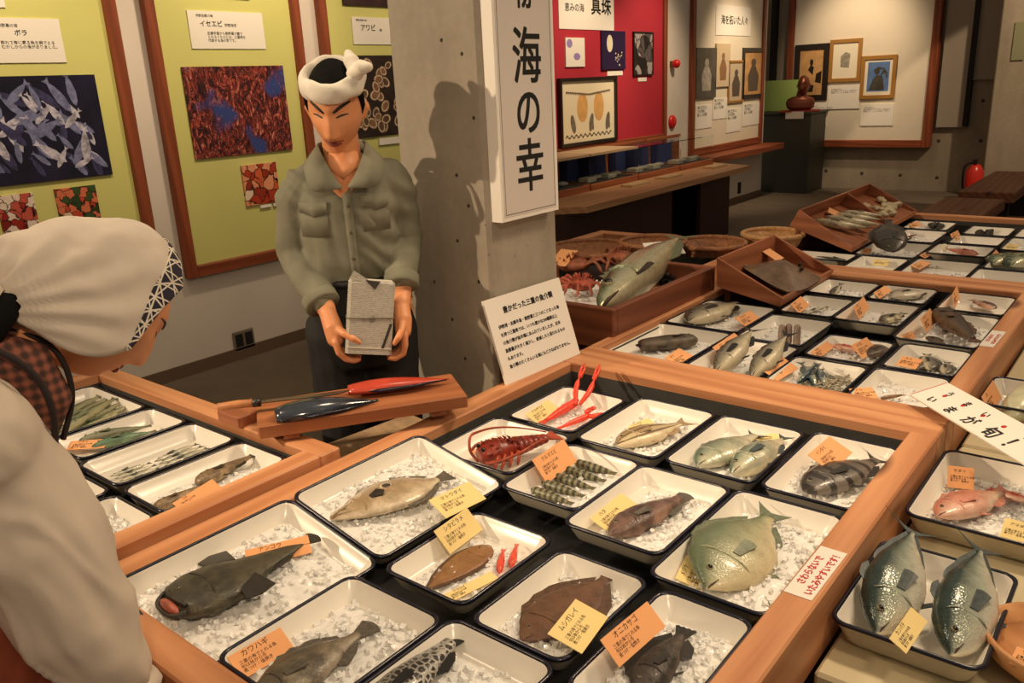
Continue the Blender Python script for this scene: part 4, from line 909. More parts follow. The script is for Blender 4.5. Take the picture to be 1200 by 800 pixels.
# crustaceans of the main table
MS_RED = plain('red_shell', (214, 78, 58), .35, var=.25, vs=60); MS_PALE = plain('pale_red_shell', (224, 110, 88), .4)
P1 = prawn_meshes(.072, MS_RED, MS_PALE, legs=False, feelers=False, fat=1.25)
prawn('red_shrimp', 'small red shrimp nearer the brown sole', P1, (585, 675), (592, 638), .664); prawn('red_shrimp', 'small red shrimp nearer the tray edge, beside the other', P1, (599, 668), (608, 633), .664)
def banded_shell():
    m = N('striped_prawn_shell'); w = m.n('TexWave'); m.l(m.coord(), w.inputs[0]); w.bands_direction = 'X'; w.inputs['Scale'].default_value = 20; w.inputs['Distortion'].default_value = .6
    m.col(m.ramp(w.outputs[0], [(.3, lin((64, 66, 48))), (.6, lin((124, 118, 90)))])); m.rough(.35); return m.mat
MS_PRAWN = banded_shell()
P2 = prawn_meshes(.105, MS_PRAWN, plain('prawn_tail', (92, 88, 62), .4), feelers=False, fat=1.3)
for i in range(5):
    prawn('striped_prawn', 'green striped prawn, ' + ('farthest back, under the orange card corner', 'second from the back of five', 'third from the back of five', 'fourth from the back of five', 'nearest the tray front')[i], P2, (673 - 12.5 * i, 545 + 8 * i), (731 - 14 * i, 561 + 8.6 * i), .648, 'row of green striped prawns')
M_LOB = plain('lobster_shell', (128, 42, 26), .35, var=.5, vs=50, bump=.3); M_LOB2 = plain('lobster_legs', (158, 62, 36), .4, var=.3, vs=40)
Hh, Tt = at(563, 545, .66), at(644, 523, .66); LL = (Tt - Hh).length; Ml = frame(Hh + Vector((0, 0, .026)), Tt - Hh, Vector((-1, 1, 0)))
lob = thing('spiny_lobster', 'dark red spiny lobster with long curled antennae', 'lobster', M=Ml)
g = G(); R_ = []
for i in range(15):
    t = i / 14; r = LL * (.12 + .07 * math.sin(math.pi * min(1, t * 1.1)) ** .7); R_.append([(t * LL * .5, r * math.cos(a), r * .8 * math.sin(a) + (.004 * math.sin(i * 2.4 + j) if i % 2 else 0)) for j, a in enumerate([2 * math.pi * k / 14 for k in range(14)])])
g.loft(R_, 0, True)
for k in range(26): a, t = rnd.uniform(.2, 2.9), rnd.uniform(.05, .48); r = LL * .17; g.tube([(t * LL, r * math.cos(a), r * .75 * math.sin(a)), (t * LL - .008, r * 1.25 * math.cos(a), r * 1.0 * math.sin(a))], [.004, .0008], 5)
g.build('carapace', M_LOB, lob)
for k in range(6):
    r = LL * (.165 - .016 * k); t = .5 + .075 * k
    G().loft([[(t * LL + q, rr * math.cos(a), rr * .72 * math.sin(a)) for a in [2 * math.pi * j / 14 for j in range(14)]] for q, rr in ((0, r * .9), (.01 * LL, r), (.06 * LL, r * .96), (.075 * LL, r * .86))], 0, True).build('tail_ring', M_LOB, lob)
inst(fin_mesh('tail_fan', M_LOB2, [(.95 * LL, s * .05 * LL) for s in (-1, -.5, 0, .5, 1)], [(1.12 * LL, s * .17 * LL) for s in (-1, -.5, 0, .5, 1)], .002), 'tail_fan', lob)
for s in (-1, 1):
    for k in range(4): G().tube(smooth_path([(.22 * LL + .07 * LL * k, s * .12 * LL, -.01), (.12 * LL + .10 * LL * k, s * .26 * LL, .008), (.02 * LL + .11 * LL * k, s * .34 * LL, -.018)], 3), [.005] * 3 + [.004] * 3 + [.002], 6).build('leg', M_LOB2, lob)
    G().ball((.02 * LL, s * .07 * LL, .1 * LL), .006, 8, 6).build('eye', plain('eye_black', (8, 8, 10), .08), lob)
iM = Ml.inverted()
for pts, zz in (([(560, 540), (551, 528), (551, 512), (560, 506), (580, 501), (608, 501), (640, 506)], [.70, .74, .765, .765, .755, .735, .71]), ([(570, 543), (592, 538), (612, 529), (628, 519), (640, 514), (655, 514)], [.70, .735, .75, .75, .74, .72])):
    G().tube(smooth_path([iM @ at(*p, z) for p, z in zip(pts, zz)], 5), [.0042 * (1 - .6 * i / ((len(pts) - 1) * 5)) for i in range((len(pts) - 1) * 5 + 1)], 6).build('antenna', M_LOB2, lob)
M_SC = plain('scampi_shell', (226, 70, 48), .35, var=.2, vs=60)
def scampi(label, hd, tl, claws):
    H, T_ = at(*hd, .65), at(*tl, .645); L = (T_ - H).length; P = prawn_meshes(L, M_SC, M_SC, legs=True, feelers=False)
    o = lay('scampi', label, P, H, T_, 1, L * .075, None, cat='shellfish'); iM = o.matrix_world.inverted()
    for c in claws:
        Q = [iM @ at(u, v, z) for u, v, z in c]; n = len(smooth_path(Q, 4))
        G().tube(smooth_path(Q, 4), [.004 + .004 * math.sin(math.pi * min(1, i / n * 1.1)) ** .6 if i < n - 3 else .003 for i in range(n)], 7).build('claw', M_SC, o)
        e = Q[-1] - Q[-2]; a = Q[-1]
        for s in (-1, 1): G().tube([a - e * .35 + Vector((0, s * .0035, 0)), a + e * .15 + Vector((0, s * .006, 0)), a + e * .5 + Vector((0, s * .001, 0))], [.0042, .0035, .0008], 6).build('pincer', M_SC, o)
    return o
scampi('red scampi with two long claws raised over the back rail', (677, 474), (640, 497), [[(675, 474, .665), (675, 455, .69), (682, 435, .725)], [(679, 474, .665), (691, 458, .69), (699, 437, .72)]])
scampi('red scampi lying nearer the tray rim, claws stretched to the side', (692, 489), (659, 503), [[(690, 488, .66), (698, 487, .66), (705, 485, .66)], [(686, 484, .665), (690, 481, .665), (695, 478, .662)]])

# cards on the main table
card('orange card lying behind the black goosefish', (291, 667), (366, 648), (281, 646), 34, 'o', 'アンコウ', .672)
card('orange card on the tray of the mottled filefish', (284, 798), (346, 761), (264, 771), 32, 'o', 'カワハギ', .668)
card('yellow card at the tail of the john dory', (523, 608), (570, 585), (515, 586), 22, 'y', 'マトウダイ', .672)
card('yellow card propped behind the small brown sole', (528, 650), (566, 621), (512, 623), 46, 'y', 'シタビラメ', .668)
card('yellow card lying at the rim in front of the two red shrimps', (527, 707), (584, 678), (533, 690), 8, 'y', 'アカエビ', .664)
card('yellow card lying on the brown flounder', (682, 767), (713, 724), (641, 754), 16, 'y', 'ムシガレイ', .702)
card('orange card standing behind the spiny scorpionfish', (726, 783), (780, 735), (706, 750), 42, 'o', 'オニカサゴ', .70)
card('yellow card behind the head of the purple brown grouper', (713, 624), (749, 593), (691, 611), 22, 'y', 'ハタ', .668)
card('yellow card at the head of the pale green fish', (823, 692), (835, 664), (790, 680), 14, 'y', 'メジナ', .664)
card('orange card standing over the green striped prawns', (641, 567), (677, 541), (626, 539), 52, 'o', 'クルマエビ', .66)
card('orange card lying behind the spiny lobster', (559, 536), (612, 519), (548, 529), 20, 'o', 'イセエビ', .656)
card('yellow card behind the tail of the red scampi', (630, 497), (656, 479), (616, 484), 28, 'y', 'アカザエビ', .648)
card('yellow card behind the fish with lengthwise brown stripes', (743, 507), (767, 496), (735, 500), 18, 'y', 'シマイサキ', .648)
card('yellow card lying between the two pale green silver fish', (886, 524), (918, 517), (890, 514), 16, 'y', 'イボダイ', .646)
card('orange card on the back of the banded knifejaw', (974, 554), (999, 531), (946, 545), 26, 'o', 'イシダイ', .668)

# ------------------------------------------------------------------ second table
ZS = .68
for key, lab, q, ov in (
    ('s1', 'white enamel tray holding the headless-looking dark grey fish chunk', ((700, 408), (787, 375), (857, 394), (780, 425)), dict(x0=-1.47, x1=-1.175, y0=2.25, y1=2.64)),
    ('s2', 'white enamel tray beside the big silver fish box, holding dark-backed fish', ((787, 374), (841, 341), (911, 362), (855, 394)), dict(x0=-1.462, x1=-1.17, y0=2.655, y1=3.03)),
    ('s3', 'white enamel tray holding two fish with raised dark tails', ((804, 426), (850, 390), (937, 411), (880, 447)), dict(x0=-1.165, x1=-.92, y0=2.25, y1=2.60)),
    ('s4', 'white enamel tray holding three grey finger-shaped siphons', ((864, 394), (904, 367), (979, 376), (940, 406)), dict(x0=-1.16, x1=-.925, y0=2.615, y1=2.95)),
    ('s5', 'white enamel tray holding sardines and a pile of tiny fish', ((910, 447), (942, 417), (1017, 432), (993, 460)), dict(x0=-.905, x1=-.675, y0=2.25, y1=2.515)),
    ('s6', 'white enamel tray by the rail corner holding a small brown cuttlefish', ((993, 463), (1024, 429), (1113, 442), None), dict(x0=-.665, x1=-.45, y0=2.25, y1=2.53)),
    ('s7', 'white enamel tray holding the small red fish and round brown fish', ((940, 412), (975, 390), (1053, 402), (1020, 430)), dict(x0=-.895, x1=-.675, y0=2.54, y1=2.80)),
    ('s8', 'white enamel tray holding three tiny grey fish', ((1032, 427), (1056, 403), (1140, 411), (1114, 441)), dict(x0=-.66, x1=-.45, y0=2.55, y1=2.82)),
    ('s9', 'white enamel tray holding the dark catfish and two upright cards', ((1048, 396), (1077, 363), (1170, 370), (1140, 408)), dict(x0=-.71, x1=-.45, y0=2.86, y1=3.27)),
    ('s10', 'white enamel tray at the far right corner holding brown round fish', ((1099, 360), (1117, 336), (1191, 345), (1170, 369)), dict(x0=-.68, x1=-.45, y0=3.31, y1=3.60)),
    ('s11', 'white enamel tray holding the short dark-striped fish behind a grey gap', ((978, 372), (1002, 351), (1080, 358), (1054, 384)), {}),
    ('s12', 'white enamel tray holding the thin pale eel-like fish', ((913, 364), (940, 345), (1002, 351), (976, 372)), {}),
    ('s13', 'white enamel tray holding the pale grey pomfret', ((1017, 349), (1038, 331), (1102, 339), (1083, 357)), dict(y1=3.6)),
    ('s14', 'white enamel tray beside the wedge box holding upright fish tail', ((943, 343), (969, 325), (1032, 331), (1017, 348)), dict(y1=3.6))):
    tpx(key, lab, *q, ZS, ov)
    if key not in ('s10',): ice(key, lab.replace('white enamel tray', 'the tray'), 40, .012, .9, seed=int(key[1:]))
F_DKGREY = fishmat('dark_grey_fish', (66, 56, 48), (84, 72, 60), (110, 96, 80), 'mottle', (46, 40, 36), 1.0, .6, .5)
F_GREYB = fishmat('grey_back_fish', (74, 72, 66), (140, 134, 116), (206, 194, 164), None, rough=.3)
F_POM = fishmat('pomfret', (140, 132, 122), (188, 178, 162), (212, 202, 184), None, rough=.3)
F_REDF = fishmat('red_fish', (176, 60, 48), (206, 106, 88), (232, 190, 166), 'mottle', (160, 50, 40), .8, .4)
F_SARD = fishmat('sardine', (46, 66, 72), (140, 152, 146), (216, 210, 190), None, rough=.2, iri=.25)
F_CAT = fishmat('catfish', (60, 46, 36), (70, 54, 42), (104, 84, 68), 'mottle', (44, 34, 28), 1.0, .5, .4)
fish('grey_fish', 'dark grey brown fish lying before the big silver fish box', 'chunk', F_DKGREY, FN['dark'], (816, 403), (750, 410), .655, -1, tail='none', dors=[(.3, .6, .02)], finscale=.7, stretch=1.0)
fish('black_porgy', 'dark-backed fish with bright eye beside the silver fish box', 'bream', F_GREYB, FN['dark'], (806, 383), (869, 358), .655, 1, tail='fork', finscale=.8)
fish('whiskered_fish', 'pale fish with raised forked dark tail, nearer the pillar', 'tuna', F_GREYB, FN['black'], (838, 440), (885, 386), .66, 1, zh=.665, zt=.745, tail='lunate', finscale=.8, lift=-.012)
fish('whiskered_fish', 'pale fish with raised dark tail, beside the sardine tray', 'tuna', F_GREYB, FN['black'], (880, 444), (925, 392), .66, 1, zh=.665, zt=.745, tail='fork', finscale=.8, lift=-.012)
M_SIPH = plain('grey_pink_siphon', (140, 120, 108), .4, var=.25, vs=40)
for k, (u, v) in enumerate(((913, 402), (921, 401), (931, 402))):
    p = at(u, v, .665); q = G().tube(smooth_path([(0, 0, -.01), (-.004, .01, .03), (-.008, .02, .055)], 4), [.012, .013, .013, .013, .013, .0125, .012, .010, .006], 8).build('clam_siphon', M_SIPH, None); q.location = p + Vector((0, .02, 0))
    tag(q, 'grey finger-shaped clam siphon, ' + ('first from the pillar side', 'middle one of three', 'third from the pillar side')[k], 'shellfish', 'three grey siphons')
for k, (h, t_, zz) in enumerate((((934, 452), (958, 428), .668), ((955, 455), (938, 427), .66), ((965, 456), (957, 430), .66), ((976, 456), (962, 434), .66))):
    fish('sardine', ('blue silver sardine on top of the pile beside orange card', 'blue silver sardine under the top one, at the card', 'blue silver sardine in the middle of its tray', 'blue silver sardine next to the pile of tiny fish')[k], 'mackerel', F_SARD, FN['steel'], h, t_, zz, 1 if k else -1, 'sardines in one tray', tail='fork', finscale=.7, zt=zz + .02)
g = G()
for k in range(160):
    p = Vector((rnd.gauss(-.745, .035), rnd.gauss(2.36, .055), 0)); hh = .648 + max(0, .028 * (1 - ((p.x + .745) / .07) ** 2 - ((p.y - 2.36) / .1) ** 2)); a = rnd.uniform(0, 6.28); L = rnd.uniform(.018, .03)
    dx, dy = math.cos(a) * L / 2, math.sin(a) * L / 2; g.tube([(p.x - dx, p.y - dy, hh), (p.x, p.y, hh + .004), (p.x + dx, p.y + dy, hh)], [.001, .0038, .0012], 5)
tag(g.build('tiny_fish', plain('whitebait', (150, 140, 120), .35, var=.4, vs=60), None, (-.745, 2.36, .64)), 'pile of tiny pale fish beside the sardines', 'fish', kind='stuff')
q = lay('cuttlefish', 'small brown cuttlefish under translucent ice lumps by the rail corner', prawn_meshes(.07, plain('cuttle_skin', (124, 92, 66), .4, var=.4, vs=40), plain('cuttle_fin', (190, 160, 130), .4), legs=True, feelers=False), at(1032, 470, .655), at(1056, 466, .655), 1, .008, None, cat='shellfish')
fish('red_fish', 'small red and white fish lying between two orange cards', 'bream', F_REDF, FN['red'], (1006, 414), (966, 404), .655, -1, tail='fork', finscale=.8)
fish('brown_fish', 'small round brown fish with bright eye beside leaning card', 'deep', F_CAT, FN['brown'], (1013, 420), (1040, 405), .655, 1, tail='round', finscale=.7)
for k, (h, t_) in enumerate((((1077, 434), (1083, 420)), ((1090, 436), (1086, 417)), ((1108, 440), (1110, 426)))):
    fish('tiny_grey_fish', ('tiny grey fish nearest its orange card', 'tiny grey fish in the middle of three', 'tiny grey fish lying apart near the rail')[k], 'bream', F_GREYB, FN['dark'], h, t_, .656, -1, 'three tiny grey fish', tail='fork', finscale=.7)
fish('catfish', 'large dark brown catfish lying by the small red notice', 'cat', F_CAT, FN['brown'], (1101, 374), (1142, 408), .66, 1, tail='round', finscale=.9)
fish('brown_fish', 'dark round fish tail half hidden before the catfish', 'deep', F_CAT, FN['brown'], (1085, 396), (1108, 405), .658, 1, tail='round', finscale=.7)
fish('brown_fish', 'brown fish with pale pink side in the far corner tray', 'bream', fishmat('brown_pink', (84, 62, 52), (96, 70, 60), (214, 170, 146), None), FN['brown'], (1166, 364), (1138, 353), .655, -1, tail='fork', finscale=.8)
fish('striped_small_fish', 'short pale fish with dark head stripe behind the grey gap', 'bream', fishmat('pale_dark', (60, 54, 46), (150, 140, 112), (212, 200, 168), 'bars', (70, 62, 52), .6, .7), FN['dark'], (1033, 380), (1060, 369), .655, 1, tail='fork', finscale=.7)
fish('thin_fish', 'thin pale eel-like fish behind an orange card', 'saury', fishmat('pale_eel', (150, 140, 120), (190, 180, 156), (214, 206, 184)), FN['grey'], (942, 368), (970, 360), .656, 1, tail='round', finscale=.6)
fish('pomfret', 'pale grey pomfret with dark sickle tail', 'deep', F_POM, FN['dark'], (1041, 351), (1092, 344), .655, 1, tail='lunate', finscale=.8)
fish('upright_fish', 'grey fish with upright forked tail beside the wedge box', 'bream', F_GREYB, FN['grey'], (973, 350), (986, 333), .655, 1, zt=.70, tail='fork', finscale=.9)
for lab, a, b, c, t_, body in (
    ('orange card at the tail of the dark-backed fish', (873, 383), (891, 374), (861, 369), 32, 'クロダイ'), ('orange card in front of the raised forked dark tail', (852, 423), (877, 405), (835, 406), 36, 'ブリ'),
    ('orange card lying in front of the dark grey brown fish', (799, 431), (816, 419), (778, 424), 20, 'ボラ'), ('small orange card lying under the raised dark tail', (869, 392), (886, 388), (880, 381), 20, 'ミルクイ'),
    ('orange card lying between raised tails and sardines', (911, 447), (936, 432), (891, 442), 26, 'マイワシ'), ('orange card standing left of the small red fish', (958, 421), (977, 408), (941, 413), 42, 'カサゴ'),
    ('orange card standing behind the round brown fish', (1011, 421), (1029, 411), (1000, 405), 42, 'メバル'), ('orange card standing before the thin eel-like fish', (937, 368), (949, 358), (922, 357), 42, 'ハモ'),
    ('orange card standing upright in the tray of the short pale fish', (1007, 375), (1019, 361), (996, 361), 60, 'イサキ'), ('orange card lying beside the brown cuttlefish', (1003, 469), (1030, 467), (1008, 456), 20, 'イカ'),
    ('orange card lying beside three tiny grey fish', (1049, 428), (1073, 433), (1054, 417), 20, 'キス'), ('orange card standing at the tray corner before the dark round fish', (1060, 402), (1073, 397), (1050, 393), 62, 'ナマズ'),
    ('orange card standing right beside the catfish head', (1086, 390), (1097, 377), (1073, 374), 62, 'アイゴ'), ('orange card standing in the far corner tray of brown fish', (1119, 362), (1125, 350), (1110, 346), 74, 'メジナ'),
    ('orange card standing beside the pale grey pomfret', (1031, 350), (1045, 341), (1023, 343), 34, 'マナガツオ')):
    card(lab, a, b, c, t_, 'o', body, .662)

# ------------------------------------------------------------------ third table
tz = {'t1': ('white enamel tray under the wedge boxes holding a long dark fish', -1.53, -1.215, 3.985, 4.16), 't2': ('white enamel tray with a yellow card nearest the second table', -1.2, -.975, 3.84, 4.15), 't3': ('white enamel tray with the dark fish standing on edge', -1.25, -.97, 4.18, 4.56),
      't4': ('white enamel tray with small brown crab and tilted card', -1.205, -.985, 4.60, 4.96), 't5': ('white enamel tray with small dark snails by the wedge box end', -1.24, -1.005, 4.99, 5.27), 't6': ('white enamel tray with one thin dark fish nearest the second table', -.955, -.685, 3.84, 4.19),
      't7': ('white enamel tray with the fleshy red fish and white ball', -.96, -.695, 4.34, 4.60), 't8': ('empty white enamel tray with upright orange card', -.93, -.695, 4.64, 4.88), 't9': ('white enamel tray at the back holding two dark sea snails', -.92, -.70, 4.93, 5.2),
      't10': ('white enamel tray at the back with a yellow card only', -.68, -.44, 4.56, 4.9), 't11': ('white enamel tray with two round green fish', -.67, -.42, 4.1, 4.32), 't12': ('empty white enamel tray in the far back corner', -.68, -.44, 4.93, 5.2), 't13': ('empty white enamel tray before the two round green fish', -.68, -.42, 3.8, 4.08)}
for k, (lab, a, b, c, d) in tz.items(): tray(k, lab, a, b, c, d, .68)
for k in ('t3', 't4', 't6', 't7', 't8', 't10', 't11'): ice(k, tz[k][0].replace('white enamel tray', 'the tray'), 24, .010, .9, seed=40 + int(k[1:]))
F_GRMACK = fishmat('round_green', (70, 96, 74), (180, 188, 150), (220, 214, 180), 'wavy', (50, 66, 52), 1.0, .7, .2, .1)
fish('long_dark_fish', 'long dark green fish under the wedge boxes', 'saury', fishmat('dark_green_fish', (30, 40, 32), (44, 52, 42), (80, 84, 70)), FN['dark'], (993, 306), (956, 301), .655, -1, tail='none', finscale=.5)
fish('standing_dark_fish', 'dark brown fish propped upright beside the wedge boxes', 'deep', fishmat('dark_brown_fish', (48, 40, 32), (62, 52, 42), (84, 70, 56), 'mottle', (34, 28, 24), 1.0, .6), FN['dark'], (1046, 303), (1040, 262), .66, 1, zt=.775, tail='none', finscale=.8, stretch=1.0, lift=.01)
fish('thin_dark_fish', 'thin dark fish nearest the second table rail', 'mackerel', F_SARD, FN['steel'], (1105, 315), (1086, 314), .655, -1, tail='fork', finscale=.6)
fish('fleshy_red_fish', 'fleshy red fish with pale head on the third table', 'grouper', fishmat('fleshy_red', (150, 62, 50), (178, 84, 68), (214, 140, 116), 'mottle', (130, 46, 38), .8, .4), FN['red'], (1146, 301), (1108, 294), .66, -1, tail='round', finscale=.8)
for k, (h, t_) in enumerate((((1163, 313), (1188, 300)), ((1184, 316), (1212, 300)))):
    fish('round_green_fish', ('round green fish nearer its orange card', 'round green fish at the picture edge beside the other')[k], 'bream', F_GRMACK, FN['green'], h, t_, .658, 1, 'two round green fish', tail='fork', finscale=.7)
q = G().ball((0, 0, .018), .018, 12, 8).build('white_ball', plain('white_float', (236, 226, 200), .3), None); p = at(1106, 294, .665); q.location = p; tag(q, 'small white ball beside the fleshy red fish', 'ball')
M_SNAIL = plain('dark_snail_shell', (52, 46, 38), .5, var=.3, vs=60)
for k, (u, v, nm) in enumerate(((1148, 275, 'dark sea snail at the back, nearer the empty tray'), (1157, 275, 'dark sea snail at the back, beside the other'), (1090, 267, 'dark snail nearest the wedge box end'), (1097, 267, 'dark snail in the middle of the wedge box end tray'), (1103, 268, 'dark snail farthest from the wedge box end'))):
    g = G().lathe([(.004, 0), (.022, .004), (.026, .014), (.018, .026), (.012, .032), (.006, .042), (.001, .046)], 10); q = g.build('sea_snail', M_SNAIL, None); q.location = at(u, v, .645); q.rotation_euler = (.7, .2, k); tag(q, nm, 'shellfish', 'dark sea snails')
q = lay('brown_crab', 'small red brown shrimp lying beside its tilted card', prawn_meshes(.07, plain('brown_red_shell', (140, 84, 64), .45), plain('brown_red_shell', (140, 84, 64), .45), feelers=False), at(1064, 279, .66), at(1076, 276, .66), 1, .008, None, cat='shellfish'); q.name = 'brown_shrimp'
for lab, a, b, c, t_, col, body in (('orange card tilted beside the small red brown shrimp', (1055, 281), (1063, 276), (1049, 272), 46, 'o', 'エビ'), ('orange card lying by the dark snails', (1070, 267), (1081, 264), (1064, 263), 32, 'o', 'サザエ'),
    ('orange card standing in the empty tray of the third table', (1118, 284), (1127, 279), (1112, 275), 60, 'o', 'ナマコ'), ('orange card lying before the fleshy red fish', (1084, 303), (1094, 298), (1077, 297), 22, 'o', 'アンコウ'), ('orange card lying behind the thin dark fish', (1078, 316), (1091, 309), (1067, 310), 16, 'o', 'サヨリ'),
    ('yellow card lying in the tray nearest the second table', (1022, 311), (1040, 312), (1020, 304), 16, 'y', 'アジ'), ('orange card lying at the foot of the upright dark fish', (1004, 297), (1019, 298), (1010, 291), 16, 'o', 'カワハギ'), ('yellow card lying alone in a tray at the back', (1177, 293), (1191, 294), (1182, 286), 16, 'y', 'タコ'), ('orange card standing beside the two round green fish', (1166, 308), (1173, 300), (1155, 301), 50, 'o', 'サバ')):
    card(lab, a, b, c, t_, col, body, .662)

SP['plump'] = dict(o=[(t, a * 1.1, b * 1.12) for t, a, b in SP['tuna']['o']], th=.66)
SP['slim'] = dict(o=[(t, a * 1.5, b * 1.5) for t, a, b in SP['saury']['o']], th=.7)
SP['long'] = dict(o=[(t, a * .68, b * .68) for t, a, b in SP['mackerel']['o']], th=.85)
# ------------------------------------------------------------------ wooden boxes between the tables
def wedge_box(label, y0, y1, lb, lt, rt, rb, th=.014, support=None):
    """Box open at the top whose right end is lower than its left; the four corners are given as (x, z)."""
    c = Vector(((lb[0] + rb[0]) / 2, (y0 + y1) / 2, min(lb[1], rb[1]))); t = thing('wooden_box', label, 'box', c)
    def P(x, z, y): return Vector((x, y, z))
    for ya in (y0, y1 - th): G().slab([P(*lb, ya), P(*rb, ya), P(*rt, ya), P(*lt, ya)], (0, 1, 0), th).sub(c).build('side_board', M_BOX[0], t)
    def end(b, tp, s):
        d = Vector((s * th, 0, 0))
        G().hexa([P(*b, y0 + th), P(*b, y0 + th) + d, P(*b, y1 - th) + d, P(*b, y1 - th), P(*tp, y0 + th), P(*tp, y0 + th) + d, P(*tp, y1 - th) + d, P(*tp, y1 - th)]).sub(c).build('end_board', M_BOX[1], t)
    end(lb, lt, 1); end(rb, rt, -1)
    G().hexa([P(lb[0] + th, lb[1] + .002, y0 + th), P(rb[0] - th, rb[1] + .002, y0 + th), P(rb[0] - th, rb[1] + .002, y1 - th), P(lb[0] + th, lb[1] + .002, y1 - th), P(lb[0] + th, lb[1] + .014, y0 + th), P(rb[0] - th, rb[1] + .014, y0 + th), P(rb[0] - th, rb[1] + .014, y1 - th), P(lb[0] + th, lb[1] + .014, y1 - th)]).sub(c).build('bottom_board', M_BOX[0], t)
    if support: G().box(*support).sub(c).build('support_block', M_APRON, t)
    return t
wedge_box('wedge-shaped brown wooden box holding the dark ray', 3.04, 3.62, (-1.43, .735), (-1.435, .853), (-1.158, .718), (-1.168, .684), support=(-1.425, -1.40, 3.1, 3.55, .6, .735))
wedge_box('wedge-shaped wooden box holding long pale fish, nearer of the tilted pair', 4.15, 4.88, (-1.565, .80), (-1.52, .885), (-1.25, .712), (-1.248, .69), support=(-1.55, -1.53, 4.2, 4.85, .6, .79))
wedge_box('wedge-shaped wooden box holding pale shells, farther of the tilted pair', 4.885, 5.45, (-1.60, .785), (-1.562, .866), (-1.272, .71), (-1.268, .69), support=(-1.58, -1.56, 4.9, 5.4, .6, .775))
F_RAY = plain('ray_skin', (112, 88, 68), .25, var=.35, vs=16, bump=.3)
# the ray: a diamond body with a whip tail, wings thinning out to the edges
g = G(); n, m_ = 14, 24; V = []
for i in range(n + 1):
    for j in range(m_):
        a = 2 * math.pi * j / m_; k = (abs(math.cos(a)) ** 1.3 + abs(math.sin(a)) ** 1.3) ** (-1 / 1.3); r = i / n
        V.append((.16 * k * r * math.cos(a), .215 * k * r * math.sin(a), .062 * (1 - r ** 1.5) * (1 - .5 * r) + .008 * math.sin(a * 2 + 1) * r ** 3 + .003))
F = [(i * m_ + j, (i + 1) * m_ + j, (i + 1) * m_ + (j + 1) % m_, i * m_ + (j + 1) % m_) for i in range(n) for j in range(m_)]
g.add(V, F, 0, True); q = g.add([(v[0], v[1], v[2] - .006) for v in V[-m_:]], [tuple(reversed(range(m_)))]).build('stingray', F_RAY, None)
q.matrix_world = Matrix.Translation((-1.28, 3.33, .742)) @ Matrix.Rotation(.17, 4, 'Y') @ Matrix.Rotation(.5, 4, 'Z'); tag(q, 'dark brown ray lying in the wedge-shaped box', 'fish')
G().tube(smooth_path([(-.12, 0, .012), (-.2, .03, .015), (-.2, .11, .012), (-.12, .16, .01)]), .006, 6).build('whip_tail', F_RAY, q)
for s in (-1, 1): G().ball((.07, s * .03, .044), .009, 8, 6).build('eye', plain('eye_black', (8, 8, 10), .08), q)
F_PALE = fishmat('pale_long', (130, 118, 90), (190, 176, 140), (214, 202, 170), 'mottle', (150, 136, 104), .5, .5)
for k, (dy, dx, ln) in enumerate(((.18, -.02, .30), (.30, .0, .31), (.42, .01, .27), (.52, .02, .24))):
    P, zm = fish_parts('mackerel', ln, F_PALE, FN['grey'], tail='fan', bend=.5, finscale=.6)
    sl = (.712 - .80) / .3
    hd = Vector((-1.49 + dx, 4.15 + dy, .79)); tl = Vector((-1.49 + dx + ln * .9, 4.15 + dy + .12, .79 + ln * .9 * sl + .035))
    lay('pale_fish', ('long pale fish nearest the box side toward the room', 'long pale fish second in the wedge box', 'long pale fish third in the wedge box', 'long pale fish against the dividing board')[k], P, hd, tl, 1, zm * .5, 'long pale fish in the wedge box')
for k in range(16):
    x = rnd.uniform(-1.52, -1.31); y = rnd.uniform(4.95, 5.38); z = .80 + (x + 1.58) * (-.30) + rnd.uniform(0, .02)
    g = G().ball((0, 0, 0), rnd.uniform(.028, .042), 10, 6, 0, None, (1, 1.2, .5)); g.v = [(a, b, c + .004 * math.sin(a * 300)) for a, b, c in g.v]
    q = g.build('oyster', plain('pale_oyster', (186, 172, 138), .6, var=.35, vs=40), None); q.location = (x, y, z); q.rotation_euler = (rnd.uniform(-.5, .5), rnd.uniform(-.5, .5), rnd.uniform(0, 6)); tag(q, 'pale rough oyster heaped in the farther wedge box', 'shellfish', 'oysters heaped in the farther wedge box')
q = G().box(-.06, .06, -.045, .045, 0, .0012).build('name_card', M_ORANGE, None); q.matrix_world = Matrix.Translation((-1.46, 4.58, .80)) @ Matrix.Rotation(.5, 4, 'Y') @ Matrix.Rotation(.3, 4, 'Z'); tag(q, 'orange card in the wedge box of long pale fish', 'card')
q = G().box(-.05, .05, -.04, .04, 0, .0012).build('name_card', M_ORANGE, None); q.matrix_world = Matrix.Translation((-1.395, 3.5, .79)) @ Matrix.Rotation(.5, 4, 'Y'); tag(q, 'orange card in the wedge box behind the ray', 'card')

# the big fish box and what lies on the dark framed table
bx = (-2.28, -1.478, 2.33, 3.12); c = Vector((-1.88, 2.72, .66)); t = thing('fish_crate', 'dark brown wooden crate holding the big silver fish', 'box', c)
G().box(bx[0], bx[1], bx[2], bx[2] + .032, .655, .80, bev=.004).sub(c).build('front_board', M_DKBOX[0], t)
G().box(-1.80, bx[1], bx[3] - .032, bx[3], .655, .80, bev=.004).sub(c).build('back_board', M_DKBOX[0], t)
G().box(bx[1] - .03, bx[1], bx[2] + .032, bx[3] - .032, .655, .80, bev=.004).sub(c).build('side_board', M_DKBOX[1], t)
G().box(bx[0], bx[0] + .03, bx[2] + .032, bx[3] - .032, .655, .74, bev=.004).sub(c).build('side_board', M_DKBOX[1], t)
G().box(bx[0] + .03, bx[1] - .03, bx[2] + .032, bx[3] - .032, .645, .66).sub(c).build('bottom_board', M_BED, t)
